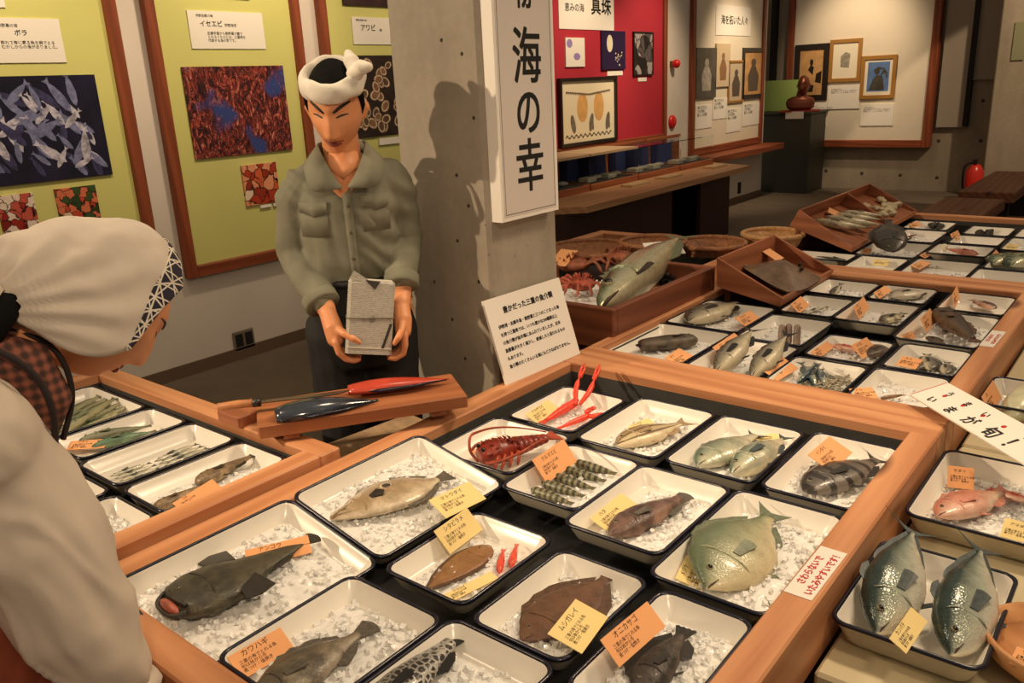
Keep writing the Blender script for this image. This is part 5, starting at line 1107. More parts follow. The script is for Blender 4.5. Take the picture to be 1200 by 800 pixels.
TRAYS['crate'] = dict(c=Vector((-1.78, 2.74, .725)), hx=.33, hy=.38, depth=.06, z=.725, rz=0); ice('crate', 'the dark wooden crate under the big silver fish', 240, .05, 1.0, seed=77)
F_BIG = fishmat('big_silver', (98, 122, 104), (196, 202, 168), (222, 212, 176), 'wavy', (116, 140, 118), .4, .35, .16, .5)
big = fish('silver_fish_large', 'big silver green fish lying across the dark wooden crate', 'long', F_BIG, FN['green'], (703, 366), (800, 279), .775, 1, zh=.765, zt=.80, tail='fork', finscale=.55, dors=[(.26, .46, .085), (.56, .86, .03)], anal=[(.58, .85, .04)], stretch=1.0, pect=False, mouth=True, lift=-.03)
bl = (at(800, 279, .80) - at(703, 366, .765)).length
inst(fin_mesh('pectoral_fin', FN['dark'], [(.22 * bl, -.050 * bl), (.22 * bl, -.040 * bl), (.22 * bl, -.028 * bl)], [(.33 * bl, -.068 * bl), (.35 * bl, -.050 * bl), (.32 * bl, -.032 * bl)], .002, hz_at('long', .22, bl) * .86, hz_at('long', .33, bl) * .84), 'pectoral_fin', big)
M_BASKET = plain('woven_cane', (150, 100, 66), .65, var=.35, vs=60, bump=.4); M_BASKET_L = plain('pale_cane', (196, 150, 100), .6, var=.3, vs=60, bump=.4)
def basket(label, c, r, h, mat, rows=7, rim=.012, canes=28):
    t = thing('woven_basket', label, 'basket', c)
    G().lathe([(r * .82, 0), (r * .9, h * .4), (r * .98, h * .9), (r * .95, h * .9), (r * .86, h * .4), (r * .78, .008), (.001, .008)], 30).build('bowl', mat, t)
    G().tube([((r + .001) * math.cos(2 * math.pi * k / 30), (r + .001) * math.sin(2 * math.pi * k / 30), h) for k in range(31)], rim, 7).build('rolled_rim', mat, t)
    g = G()
    for k in range(1, rows):
        z = h * .9 * k / rows; rr = r * (.82 + .16 * k / rows) + .002; g.tube([(rr * math.cos(2 * math.pi * j / 36), rr * math.sin(2 * math.pi * j / 36), z + (.0025 if j % 2 else -.0025)) for j in range(37)], .0045, 5)
    tag(g.build('weave', mat, t), kind='stuff'); return t
basket('woven cane basket behind the big silver fish', at(765, 300, .70), .16, .075, M_BASKET)
basket('shallow woven basket at the end of the dark framed table', at(832, 296, .70), .17, .05, M_BASKET)
basket('pale woven basket behind the wedge box with the ray', at(905, 287, .70), .15, .06, M_BASKET_L)
basket('long shallow woven basket beside the pillar', at(690, 302, .69), .22, .05, M_BASKET)
M_CRAB = plain('spider_crab_shell', (150, 86, 60), .55, var=.5, vs=30, bump=.5)
def crab(label, c, r, rz, mat=M_CRAB):
    t = thing('crab', label, 'shellfish', c, rz)
    g = G().ball((0, 0, r * .35), r, 14, 8, 0, None, (1, 1.15, .5))
    for k in range(20): a, b = rnd.uniform(0, 6.28), rnd.uniform(0, .9); g.tube([(r * b * math.cos(a), r * b * 1.1 * math.sin(a), r * .8 * math.sqrt(1 - b * b) + r * .2), (r * b * 1.1 * math.cos(a), r * b * 1.2 * math.sin(a), r * 1.0 * math.sqrt(1 - b * b) + r * .28)], [r * .09, r * .01], 5)
    g.build('carapace', mat, t)
    for s in (-1, 1):
        for k in range(4): a = .5 + k * .55; G().tube(smooth_path([(r * .7 * math.cos(a) * 1, s * r * .9 * math.sin(a), r * .3), (r * 1.4 * math.cos(a), s * r * 1.9 * math.sin(a), r * .75), (r * 1.9 * math.cos(a), s * r * 2.6 * math.sin(a), 0)], 3), [r * .14] * 3 + [r * .11] * 3 + [r * .04], 6).build('leg', mat, t)
        G().tube(smooth_path([(r * .8, s * r * .5, r * .3), (r * 1.5, s * r * .9, r * .5), (r * 2.1, s * r * .35, r * .3)], 3), [r * .14] * 3 + [r * .2] * 3 + [r * .05], 7).build('claw', mat, t)
    return t
crab('brown spider crab on the dark framed table, nearer the pillar', at(672, 316, .69), .07, 2.0)
crab('brown spider crab beyond the big silver fish', at(728, 309, .70), .075, .6)
crab('red brown crab beside the back of the big silver fish', at(682, 338, .74), .055, 4.0, plain('red_crab', (168, 80, 60), .5, var=.4, vs=40, bump=.4))
M_URCH = plain('urchin_black', (22, 20, 22), .4)
for k, (u, v) in enumerate(((812, 318), (821, 319), (805, 322))):
    t = thing('sea_urchin', ('black spiny urchin in the crate corner, middle one', 'black spiny urchin in the crate corner nearest the crate side', 'black spiny urchin in the crate corner nearest the silver fish')[k], 'shellfish', at(u, v, .715), group='black urchins in the crate corner'); t.location.x = min(t.location.x, -1.55); t.location.y = min(t.location.y, 3.04)
    G().ball((0, 0, .014), .02, 10, 7, sc=(1, 1, .75)).build('shell', M_URCH, t)
    g = G()
    for j in range(46):
        a, b = rnd.uniform(0, 6.28), rnd.uniform(-.1, 1.5); d = Vector((math.cos(a) * math.cos(b), math.sin(a) * math.cos(b), math.sin(b))); g.tube([Vector((0, 0, .014)) + d * .016, Vector((0, 0, .014)) + d * .045], [.0018, .0004], 4)
    tag(g.build('spines', M_URCH, t), kind='stuff')
q = G().box(-.09, .09, -.05, .05, 0, .0015).build('name_card', M_WHITE, None); q.matrix_world = Matrix.Translation(at(778, 291, .79)) @ Matrix.Rotation(.9, 4, 'Z') @ Matrix.Rotation(.5, 4, 'X'); tag(q, 'white card lying on the woven basket behind the silver fish', 'card')
q = G().box(-.05, .05, -.06, .06, 0, .0015).build('name_card', M_ORANGE, None); q.matrix_world = Matrix.Translation(at(660, 302, .75)) @ Matrix.Rotation(.5, 4, 'X'); tag(q, 'orange card on the basket beside the pillar', 'card')

# ------------------------------------------------------------------ left table
ZL = .700
for key, lab, a, b, c_, d in (('l1', 'white enamel tray at the far end holding a bundle of slim green fish', -2.64, -2.29, .78, 1.07), ('l2', 'white enamel tray holding two blue green fish', -2.275, -2.075, .775, 1.075), ('l3', 'white enamel tray holding two rows of thin silver fish', -2.06, -1.845, .755, 1.08),
                             ('l4', 'white enamel tray nearest main table, holding two brown flatheads', -1.825, -1.625, .75, 1.08), ('l5', 'white enamel tray of bare ice by the vest of the woman', -2.28, -2.08, .56, .755), ('l6', 'white enamel tray holding the round grey fish', -2.06, -1.835, .56, .74), ('l7', 'white enamel tray of loose ice nearest the sleeve', -1.815, -1.62, .56, .735)):
    tray(key, lab, a, b, c_, d, ZL)
for k, n, h in (('l4', 60, .008), ('l5', 60, .012), ('l6', 40, .008), ('l7', 160, .014)): ice(k, {'l4': 'the tray of two brown flatheads', 'l5': 'the bare tray by the vest', 'l6': 'the tray of the round grey fish', 'l7': 'the loose ice tray nearest the sleeve'}[k], n, h, seed=9 + n)
F_SAURY = fishmat('saury', (26, 44, 36), (92, 110, 86), (190, 188, 150), None, rough=.2, iri=.2)
F_PARROT = fishmat('parrotfish', (54, 104, 84), (70, 128, 104), (130, 160, 130), 'mottle', (60, 90, 78), .8, .4, .25)
F_THIN = fishmat('halfbeak', (30, 42, 38), (176, 180, 160), (226, 222, 204), None, rough=.2, iri=.2)
F_FLATHEAD = fishmat('flathead', (104, 84, 62), (132, 108, 80), (170, 146, 112), 'mottle', (80, 64, 48), 1.1, .7, .45)
for k, (h, t_, zz) in enumerate((((50, 508), (118, 467), .672), ((62, 508), (126, 470), .672), ((68, 512), (136, 470), .685), ((78, 510), (144, 474), .672), ((92, 508), (150, 478), .672))):
    fish('slim_fish', ('slim dark green fish farthest back in the bundle', 'slim green fish second in the bundle', 'slim pale fish on top of the bundle', 'slim silver fish fourth in the bundle', 'slim grey fish nearest the tray front in the bundle')[k], 'slim', F_SAURY, FN['green'], h, t_, zz, 1, 'bundle of slim green fish', tail='fork', finscale=.5, dors=[(.66, .74, .03)], anal=[(.66, .74, .03)], stretch=1.05)
fish('green_parrotfish', 'blue green fish with blunt tail, nearer the tray front', 'mackerel', F_PARROT, FN['green'], (108, 527), (184, 508), .668, 1, tail='none', finscale=.8, dors=[(.25, .8, .04)], stretch=1.02)
fish('green_parrotfish', 'grey green fish lying behind the blue green one', 'mackerel', fishmat('grey_green_fish', (80, 92, 76), (120, 130, 108), (150, 150, 124)), FN['green'], (92, 521), (180, 502), .668, 1, tail='none', finscale=.8, dors=[(.25, .8, .03)])
ORD = ('rearmost one', 'second from the rear', 'middle one', 'second from the front', 'frontmost one')
for k in range(5):
    fish('thin_fish', 'thin silver fish of the far half of the double row, ' + ORD[k], 'slim', F_THIN, FN['steel'], (181 + 5.5 * k, 544 + 3.0 * k - 1), (233 + 6 * k, 521 + 2.4 * k), .668, 1, 'farther row of thin silver fish', tail='fork', finscale=.5, dors=[(.6, .75, .02)], anal=[], stretch=1.0)
for k in range(5):
    fish('thin_fish', 'thin silver fish of the near half of the double row, ' + ORD[k], 'slim', F_THIN, FN['steel'], (129 + 6 * k, 560 + 2.6 * k), (178 + 5 * k, 543 + 3 * k), .668, 1, 'nearer row of thin silver fish', tail='fork', finscale=.5, dors=[(.6, .75, .02)], anal=[], stretch=1.0)
fish('flathead', 'brown flathead with dark curled tail, farther in its tray', 'cat', F_FLATHEAD, FN['dark'], (232, 572), (298, 538), .668, 1, tail='fan', finscale=.9, dors=[(.25, .5, .06), (.55, .8, .03)])
fish('flathead', 'brown flathead nearer the orange card', 'cat', F_FLATHEAD, FN['brown'], (182, 600), (240, 572), .668, 1, tail='fan', finscale=.9, dors=[(.25, .5, .06), (.55, .8, .03)])
fish('round_grey_fish', 'round grey fish beside the sleeve of the woman', 'deep', F_GREYB, FN['grey'], (112, 584), (66, 596), .668, -1, tail='fork', finscale=.8)
card('orange card leaning out of the flathead tray', (213, 600), (259, 571), (202, 597), 35, 'o', 'コチ', .70)
card('orange card beside the two blue green fish', (78, 528), (122, 525), (86, 518), 20, 'o', 'ブダイ', .672)
card('orange card standing in the bare ice tray', (66, 552), (84, 549), (68, 540), 40, 'y', 'サンマ', .672)

# ------------------------------------------------------------------ low cream boxes and trays outside the right rail
q = thing('cream_box', 'low cream painted box carrying the amberjack tray', 'box', (-.1, 1.75, 0)); M_CREAM = plain('cream_paint', (206, 192, 156), .5)
G().box(-.268, .35, -.56, .52, .50, .592, bev=.006).build('top', M_CREAM, q); G().box(-.25, .33, -.54, .5, 0, .50).build('base', M_CREAM, q)
q = thing('cream_box', 'low cream painted box farther along the rail under strip sign', 'box', (-.1, 2.8, 0))
G().box(-.268, .35, -.52, .55, .50, .592, bev=.006).build('top', M_CREAM, q); G().box(-.25, .33, -.5, .53, 0, .50).build('base', M_CREAM, q)
ZR = .648
tray('r1', 'white enamel tray on the cream box holding two amberjacks', -.375, -.135, 1.265, 1.59, ZR, depth=.055)
tray('r2', 'white enamel tray on the cream box holding pink and red sea bream', -.372, -.10, 1.712, 2.1, ZR, depth=.055)
tray('r3', 'white enamel tray farthest along the cream boxes with upright card', -.375, -.12, 2.46, 2.72, ZR, depth=.055)
ice('r2', 'the tray of pink and red sea bream', 160, .022, .9, seed=91); ice('r3', 'the tray farthest along the cream boxes', 40, .012, .9, seed=93)
F_AMB = fishmat('amberjack', (42, 62, 58), (170, 178, 160), (232, 226, 206), None, rough=.2, iri=.15)
F_PINK = fishmat('pink_bream', (206, 130, 108), (226, 176, 150), (236, 208, 184), 'mottle', (200, 110, 92), .5, .5)
F_REDB = fishmat('red_bream', (206, 70, 56), (222, 116, 96), (236, 190, 166), 'mottle', (190, 60, 48), .9, .6)
AK = dict(tail='lunate', finscale=1.0, dors=[(.32, .44, .03), (.52, .86, .016)], anal=[(.6, .86, .014)], spiny=False)
fish('amberjack', 'silver green amberjack nearer the rail, tail over the tray rim', 'plump', F_AMB, FN['steel'], (1025, 757), (1071, 627), .62, 1, zh=.615, zt=.665, roll=.35, stretch=1.0, **AK)
fish('amberjack', 'silver green amberjack beside the yellow card, farther from the rail', 'plump', F_AMB, FN['steel'], (1112, 782), (1150, 648), .62, 1, zh=.615, zt=.665, roll=.35, stretch=1.0, **AK)
fish('pink_bream', 'large pale pink sea bream on ice', 'bream', F_PINK, FN['pink'], (1097, 611), (1182, 579), .62, 1, tail='fork', finscale=.9)
fish('red_bream', 'small red sea bream behind the pale pink one', 'bream', F_REDB, FN['red'], (1206, 590), (1158, 574), .625, -1, tail='fork', finscale=.9)
card('yellow card lying between the two amberjacks', (1062, 767), (1087, 729), (1043, 739), 30, 'y', 'カンパチ', .655)
card('orange card behind the head of the pale pink sea bream', (1110, 571), (1141, 575), (1106, 546), 42, 'o', 'マダイ', .615)
card('yellow card at the belly of the pale pink sea bream', (1170, 633), (1204, 642), (1186, 607), 22, 'y', 'アマダイ', .63)
card('orange card standing in the tray farthest along the cream boxes', (1161, 487), (1174, 466), (1147, 466), 60, 'o', 'イカ', .61)
F_SQ = plain('squid_skin', (206, 204, 172), .25, var=.15, vs=20)
q = G().tube(smooth_path([at(1182, 492, .62), at(1194, 478, .635), at(1206, 462, .645), at(1216, 448, .64)], 4), [.004, .02, .032, .038, .042, .044, .044, .042, .04, .036, .03, .02, .006], 10, flat=.7).build('squid', F_SQ, None); tag(q, 'pale translucent squid in the tray farthest along the cream boxes', 'shellfish')
for s in range(4): pass
t = thing('wooden_bowl', 'round pale wooden bowl at picture edge beside the amberjack tray', 'bowl', at(1232, 788, .592))
rb = .105
G().lathe([(rb * .6, 0), (rb * .92, .03), (rb, .062), (rb * .93, .064), (rb * .85, .034), (rb * .5, .012), (.001, .012)], 36).build('bowl', wood('bowl_wood', (216, 160, 108), (186, 128, 80), 0, knots=False), t)
q = card('orange card lying in the round wooden bowl', (1182, 778), (1222, 794), (1188, 758), 14, 'o', 'ワカメ', .645)

# ------------------------------------------------------------------ cutting board, knife, fillets behind the tables
A_, B_, C_ = at(301, 500, .775), at(548, 462.7, .775), at(527, 448, .775)
M = frame((A_ + B_) / 2, B_ - A_, C_ - B_); Lb = (B_ - A_).length; Wb = .19
t = thing('cutting_board', 'thick wooden cutting board across the table corner, carrying two fillets', 'board', M=M)
G().box(-Lb / 2, Lb / 2, 0, Wb, -.034, 0, bev=.004).build('plank', wood('board_wood', (176, 112, 74), (138, 82, 50), 0, knots=False), t)
G().box(-Lb / 2 + .06, -Lb / 2 + .10, .01, Wb - .01, -.05, -.0345).build('batten', M_BOX[1], t)
G().box(Lb / 2 - .10, Lb / 2 - .06, .01, Wb - .01, -.05, -.0345).build('batten', M_BOX[1], t)
def fillet(name, label, h, t_, w, hh, mat, edge, z=.777):
    H, T_ = at(*h, z), at(*t_, z); L = (T_ - H).length; g = G(); R_ = []
    for i in range(20):
        t = i / 19; k = (math.sin(math.pi * min(1, .12 + t * .9) ** .8)) ** .6 * (1 - .55 * t ** 3) if t < .999 else .12
        R_.append([(t * L, w * k * math.cos(a), max(0, hh * k * (math.sin(a) if math.sin(a) > 0 else 0)) + (0 if math.sin(a) > 0 else .001)) for a in [2 * math.pi * j / 16 for j in range(16)]])
    g.loft(R_, 0, True); o = g.build(name, mat, None); o.matrix_world = frame(H, T_ - H, Vector((0, 0, 1)).cross(T_ - H)); tag(o, label, 'fillet')
    gg = G().tube([(.05 * L, -w * .6, .004), (.3 * L, -w * .92, .004), (.6 * L, -w * .86, .004), (.97 * L, -w * .3, .003)], [.003, .006, .005, .002], 6); gg.build('cut_edge', edge, o); return o
M_FIL = N('dark_blue_skin'); M_FIL.col(M_FIL.ramp(M_FIL.noise(M_FIL.coord(), 12, 4), [(.35, lin((14, 18, 26))), (.7, lin((54, 62, 76)))])); M_FIL.rough(.16); M_FIL.b.inputs['Coat Weight'].default_value = .5
fillet('bonito_half', 'dark blue glossy bonito half, skin up, on the cutting board', (323, 490), (443, 469), .045, .036, M_FIL.mat, M_RIM)
fillet('red_fillet', 'long red fish fillet on the cutting board nearer the pillar', (408, 459), (526, 444), .036, .024, plain('red_flesh', (176, 62, 44), .25, var=.2, vs=16), M_RIM, .79)
kA, kF, kB = at(255, 477, .80), at(303, 470.5, .80), at(412, 458, .80); M = frame(kA, kB - kA, Vector((0, 0, 1)).cross(kB - kA)); t = thing('kitchen_knife', 'long fish knife with wooden handle and black ferrule behind the bonito', 'knife', M=M)
l1, l2 = (kF - kA).length, (kB - kA).length
G().tube([(0, 0, 0), (l1 * .5, 0, .001), (l1 * .86, 0, 0)], [.0105, .0115, .0105], 10).build('handle', plain('knife_handle', (186, 122, 76), .5, var=.15, vs=30), t)
G().tube([(l1 * .86, 0, 0), (l1 * 1.06, 0, 0)], .0118, 10).build('ferrule', M_BLKFR, t)
G().slab([(l1 * 1.05, -.010, -.0012), (l2 * .9, -.014, -.0012), (l2, .010, -.0012), (l1 * 1.05, .010, -.0012)], (0, 0, 1), .0024).build('blade', plain('dull_steel', (120, 104, 92), .35, .8), t)
q = thing('wooden_block', 'wooden block under the left end of the cutting board', 'block', at(292, 492, .722)); G().box(-.07, .03, -.05, .06, .001, .03, bev=.003).build('block', M_BOX[0], q)
# crate with folded newspapers below the cutting board
t = thing('newspaper_crate', 'wooden crate behind the tables under the cutting board', 'box', (-1.95, 1.42, 0)); 
t.location = (-1.665, 1.45, 0)
G().box(-.095, .095, -.24, .24, 0, .52).build('body', M_DKBOX[1], t); G().box(-.10, .10, -.25, .25, .52, .545, bev=.004).build('lid', M_DKBOX[1], t)
def newsprint():
    m = N('newsprint'); v = m.coord((1, 1, 1)); b = m.n('TexBrick'); m.l(m.coord(rot=(1.5708, 0, 0)), b.inputs[0]); b.inputs['Scale'].default_value = 60; b.inputs['Color1'].default_value = lin((176, 170, 158)); b.inputs['Color2'].default_value = lin((150, 146, 136)); b.inputs['Mortar'].default_value = lin((206, 200, 188)); b.inputs['Mortar Size'].default_value = .03
    k = m.ramp(m.noise(v, 9, 2), [(.64, 0.0), (.66, 1.0)]); m.col(m.mix(m.math('MULTIPLY', k, .55), b.outputs[0], lin((70, 68, 64)))); m.rough(.85); m.bump(m.noise(v, 30, 3), .3, .006); return m.mat
M_NEWS = newsprint(); M_OLD = plain('yellowed_newsprint', (168, 140, 108), .85, var=.2, vs=40)
for k in range(4):
    q = G().box(-.165, .165, -.095, .095, 0, .018, bev=.004).build('folded_newspaper', M_OLD, None); q.location = (-1.675 + .003 * k, 1.44 - .008 * k, .5455 + .0185 * k); q.rotation_euler = (0, 0, 1.45 + .06 * (k % 3)); tag(q, ('folded newspaper at the bottom of the stack on the crate', 'folded newspaper second from the bottom of the stack', 'folded newspaper second from the top of the stack', 'folded yellowed newspaper on top of the stack below the board')[k], 'newspaper', 'folded newspapers on the crate')

# ------------------------------------------------------------------ signs
t = thing('pillar_sign', 'tall white hanging sign with big black characters on the pillar', 'sign', (PX1, 2.0, 1.17))
SX = -1.545; y0, y1 = 1.845, 2.125; zb = 1.172
G().box(0, SX - PX1, y0 - 2.0, y1 - 2.0, 0, 1.9).build('panel', M_WHITE, t)
M_GREY = plain('sign_grey_face', (216, 206, 198), .25)
G().box(SX - PX1, SX - PX1 + .0012, y0 - 2.0 + .012, y1 - 2.0 - .012, .012, 1.9).build('face', M_GREY, t)
gx = SX - PX1 + .0016
for a, b, c_, d in ((y0 + .018, y0 + .0195, .018, 1.9), (y1 - .0195, y1 - .018, .018, 1.9), (y0 + .018, y1 - .018, .018, .0195)): G().box(gx - .001, gx, a - 2.0, b - 2.0, c_, d).build('border_line', M_BLACK, t)
for ch, uv in (('海', (617, 64)), ('の', (619, 129)), ('幸', (621, 192)), ('物', (612, -12))):
    p = atx(*uv, SX); s = {'海': .165, 'の': .15, '幸': .165, '物': .10}[ch]
    for q in (-.0022, .0, .0022):
        for q2 in (-.0016, .0016): text(ch, Matrix.Translation((gx + q2 * .02 + q * .01, p.y - 2.0 + q, p.z - 1.17 - s * .39 + q2)) @ MX, s, M_BLACK, t, align='CENTER', ay='BOTTOM_BASELINE', bold=0, sx=.84)
text('宝', Matrix.Translation((gx, atx(610, -44, SX).y - 2.0, .82)) @ MX, .10, M_BLACK, t, align='CENTER', ay='BOTTOM_BASELINE', bold=.0006)

BLp, BRp = Vector((-1.492, 1.765, .7015)), Vector((-1.475, 2.125, .7015)); ex = (BRp - BLp).normalized(); TLp = atx(575, 350, -1.57)
up = (TLp - BLp); up = (up - ex * up.dot(ex)); hP = up.length; wP = (BRp - BLp).length
M = frame((BLp + BRp) / 2, ex, up); t = thing('poster_board', 'white text board on table rail leaning against the pillar', 'sign', M=M)
G().box(-wP / 2, wP / 2, 0, hP, -.008, 0, bev=.0).build('board', M_WHITE, t)
text('豊かだった三重の魚介類', Matrix.Translation((.008, hP * .80, .0004)), .0215, M_BLACK, t, align='CENTER', bold=.0009)
for k, ln in enumerate(('伊勢湾・志摩半島・熊野灘と三つのことなった海', 'を持つ三重県では、いつも豊かな200種類以上', 'の魚介類が魚市場にあふれていましたが、近年', '漁獲量が大きく減少し、絶滅したと思われるもの', 'もあります。', '魚介類のたくさんいる海にもどさねばなりません。')):
    text(ln, Matrix.Translation((-wP * .41, hP * (.635 - .094 * k), .0004)), .0131, M_BLACK, t, bold=.0004)

def notice(label, corners, w, h, z):
    A, B, T_ = (at(*q, z) for q in corners); M = frame(A, B - A, T_ - A); w = (B - A).length; h = (T_ - A).length
    t = thing('rail_notice', label, 'notice', M=M); G().box(0, w, 0, h, 0, .0008).build('sheet', M_WHITE, t)
    text('さわらないで', Matrix.Translation((w * .50, h * .60, .0011)), h * .36, M_REDINK, t, align='CENTER', bold=h * .012, sx=min(1, w / (h * .36 * 6.6)))
    text('いたみやすいです！', Matrix.Translation((w * .51, h * .13, .0011)), h * .36, M_REDINK, t, align='CENTER', bold=h * .012, sx=min(1, w / (h * .36 * 9.4)))
    return t
notice('white notice with red lettering stuck on rail of the main table', ((951, 704), (993, 649), (917, 694)), .13, .06, TZ + .0015)
notice('small white notice with red lettering on rail beside the catfish tray', ((1164, 407), (1179, 389), (1148, 404)), .13, .06, TZ + .0015)

A_, B_ = at(1066, 462, .728), at(1215, 553, .728); T_ = at(1090, 441, .75); ex = B_ - A_; M = frame(A_, ex, T_ - A_); w, h = 0.44, .105
t = thing('strip_sign', 'long white hand-lettered strip across the rail corner, red edged', 'sign', M=M); w = ex.length * 1.12
G().box(0, w, 0, h, -.004, 0).build('strip', M_WHITE, t); G().box(.001, .003, .002, h - .002, 0, .0006).build('red_edge', M_REDINK, t)
for k, ch in enumerate('うまい'): text(ch, Matrix.Translation((.05 + .07 * k, h * .60, .0006)), .024, M_BLACK, t, bold=.0006)
for k, ch in enumerate('いまが旬！'): text(ch, Matrix.Translation((.045 + .07 * k, h * .14, .0006)), .028 + .006 * k, M_BLACK, t, bold=.0012)
for k in range(5): G().lathe([(.006, 0), (.006, .0006), (.0001, .0008)], 12, (.062 + .07 * k, h * .55 + .003 * k, 0)).build('red_dot', M_REDINK, t)

# ------------------------------------------------------------------ the two life-size figures
def cap(g, pts, rads, n=14, flat=1.0, up=None):
    """Closed tapering limb through pts with rounded ends."""
    P = [Vector(p) for p in pts]; e0 = (P[0] - P[1]).normalized(); e1 = (P[-1] - P[-2]).normalized(); r0, r1 = rads[0], rads[-1]
    pp = [P[0] + e0 * r0 * k for k in (.98, .8, .45)] + P + [P[-1] + e1 * r1 * k for k in (.45, .8, .98)]
    rr = [r0 * k for k in (.2, .6, .89)] + list(rads) + [r1 * k for k in (.89, .6, .2)]
    return g.tube(pp, rr, n, 0, True, flat, up)
def stack(g, secs, n=28):                 # torso: (centre, rx, ry) rings
    return g.loft([[(c[0] + rx * math.copysign(abs(math.cos(a)) ** .85, math.cos(a)), c[1] + ry * math.copysign(abs(math.sin(a)) ** .85, math.sin(a)), c[2]) for a in [2 * math.pi * j / n for j in range(n)]] for c, rx, ry in secs], 0, True)
def fuse(g, name, mat, parent, voxel=.004, smooth=4, wrinkle=None, factor=.5):
    """Melts the overlapping shapes of g into one continuous skin."""
    me = g.mesh(name, mat); o = bpy.data.objects.new(name, me); COL.objects.link(o)
    r = o.modifiers.new('remesh', 'REMESH'); r.mode = 'VOXEL'; r.voxel_size = voxel; r.use_smooth_shade = True
    s = o.modifiers.new('smooth', 'SMOOTH'); s.factor = factor; s.iterations = smooth
    bpy.context.view_layer.update(); dg = bpy.context.evaluated_depsgraph_get(); m2 = bpy.data.meshes.new_from_object(o.evaluated_get(dg))
    bpy.data.objects.remove(o); m2.name = name
    if not m2.materials: m2.materials.append(mat)
    if wrinkle:
        n = len(m2.vertices); co = np.empty(n * 3); m2.vertices.foreach_get('co', co); co = co.reshape(-1, 3); no = np.empty(n * 3); m2.vertices.foreach_get('normal', no); no = no.reshape(-1, 3)
        d = np.array([wrinkle(Vector(p)) for p in co]); m2.vertices.foreach_set('co', (co + no * d[:, None]).ravel()); m2.update()
    m2.polygons.foreach_set('use_smooth', [True] * len(m2.polygons))
    p = bpy.data.objects.new(name, m2); COL.objects.link(p); p.parent = parent; return p

def gs(x, z, cx, cz, sx, sz): return math.exp(-((x - cx) / sx) ** 2 / 2 - ((z - cz) / sz) ** 2 / 2)
def head_point(d, fem=False):
    """Sculpted head: d unit direction, face towards -y, z up; returns a point in metres."""
    x, y, z = d; w, dp, h = .074, .094, .122
    jaw = 1 - (.36 if not fem else .40) * max(0, -z) ** 1.6 * (1 if y < .3 else .6)
    px, py, pz = x * w * jaw, y * dp * (1 - .10 * max(0, -z) ** 1.5), z * h
    if y > 0 and z < -.25: py *= 1 - .35 * (-z - .25)
    if y < 0:
        f = min(1, -y * 1.8); py = py * (1 - .06 * f * abs(x) ** 2) ; py += .012 * f * (abs(x) ** 3)
        o = 0
        nz = max(0, min(1, (.018 - pz) / .056)); 
        if pz > -.048: o += (.004 + .020 * nz) * math.exp(-(px / (.0085 + .006 * nz)) ** 2 / 2) * (1 if pz < .02 else math.exp(-((pz - .02) / .014) ** 2))
        else: o += .024 * math.exp(-(px / .0145) ** 2 / 2) * math.exp(-((pz + .048) / .0055) ** 2)
        o += .005 * gs(px, pz, 0, .034, .045, .012)
        for s in (-1, 1):
            o -= .0085 * gs(px, pz, s * .032, .010, .015, .010); o += .0035 * gs(px, pz, s * .032, .008, .012, .006)
            o += .005 * gs(px, pz, s * .044, -.022, .018, .018); o += .006 * gs(px, pz, s * .013, -.046, .006, .006)
        o += .006 * gs(px, pz, 0, -.064, .019, .005) + .0065 * gs(px, pz, 0, -.076, .016, .0055) - .004 * gs(px, pz, 0, -.0695, .022, .0025) - .004 * gs(px, pz, 0, -.088, .018, .006)
        o += .010 * gs(px, pz, 0, -.104, .018, .014)
        py -= o * f
    return Vector((px, py, pz))
def head_shape(g, M, fem=False, nu=80, nv=64):
    R_ = []; pts = []
    for i in range(nv + 1):
        th = math.pi * (.012 + .976 * i / nv); r = []
        for j in range(nu):
            ph = 2 * math.pi * j / nu; p = head_point((math.sin(th) * math.cos(ph), math.sin(th) * math.sin(ph), -math.cos(th)), fem); pts.append(p); r.append(M @ p)
        R_.append(r)
    g.loft(R_, 0, True)
    for s in (-1, 1):                       # ears
        cap(g, [M @ Vector((s * .072, .012, .012)), M @ Vector((s * .077, .016, -.005)), M @ Vector((s * .070, .008, -.028))], [.012, .015, .009], 10)
    return [p for p in pts if p.y < -.02]
def on_face(pts, x, z, out=0.0):
    p = min(pts, key=lambda q: (q.x - x) ** 2 + (q.z - z) ** 2); return Vector((x, p.y - out, z))
def stroke(pts, M, path, rad, out, name, mat, parent, flat=1.0):
    P = smooth_path([M @ on_face(pts, x, z, out) for x, z in path], 4); n = len(P)
    rr = [rad * (.35 + .65 * math.sin(math.pi * min(.999, (i + .6) / n))) for i in range(n)]
    return G().tube(P, rr, 7, 0, True).build(name, mat, parent)
M_HAIR = plain('black_hair', (10, 9, 9), .85, var=.4, vs=60, spec=.15)
M_BROW = plain('black_brow', (18, 14, 14), .6)
M_LIP = plain('red_brown_lip', (132, 52, 38), .45)
M_LID = plain('eye_line', (30, 20, 18), .5)

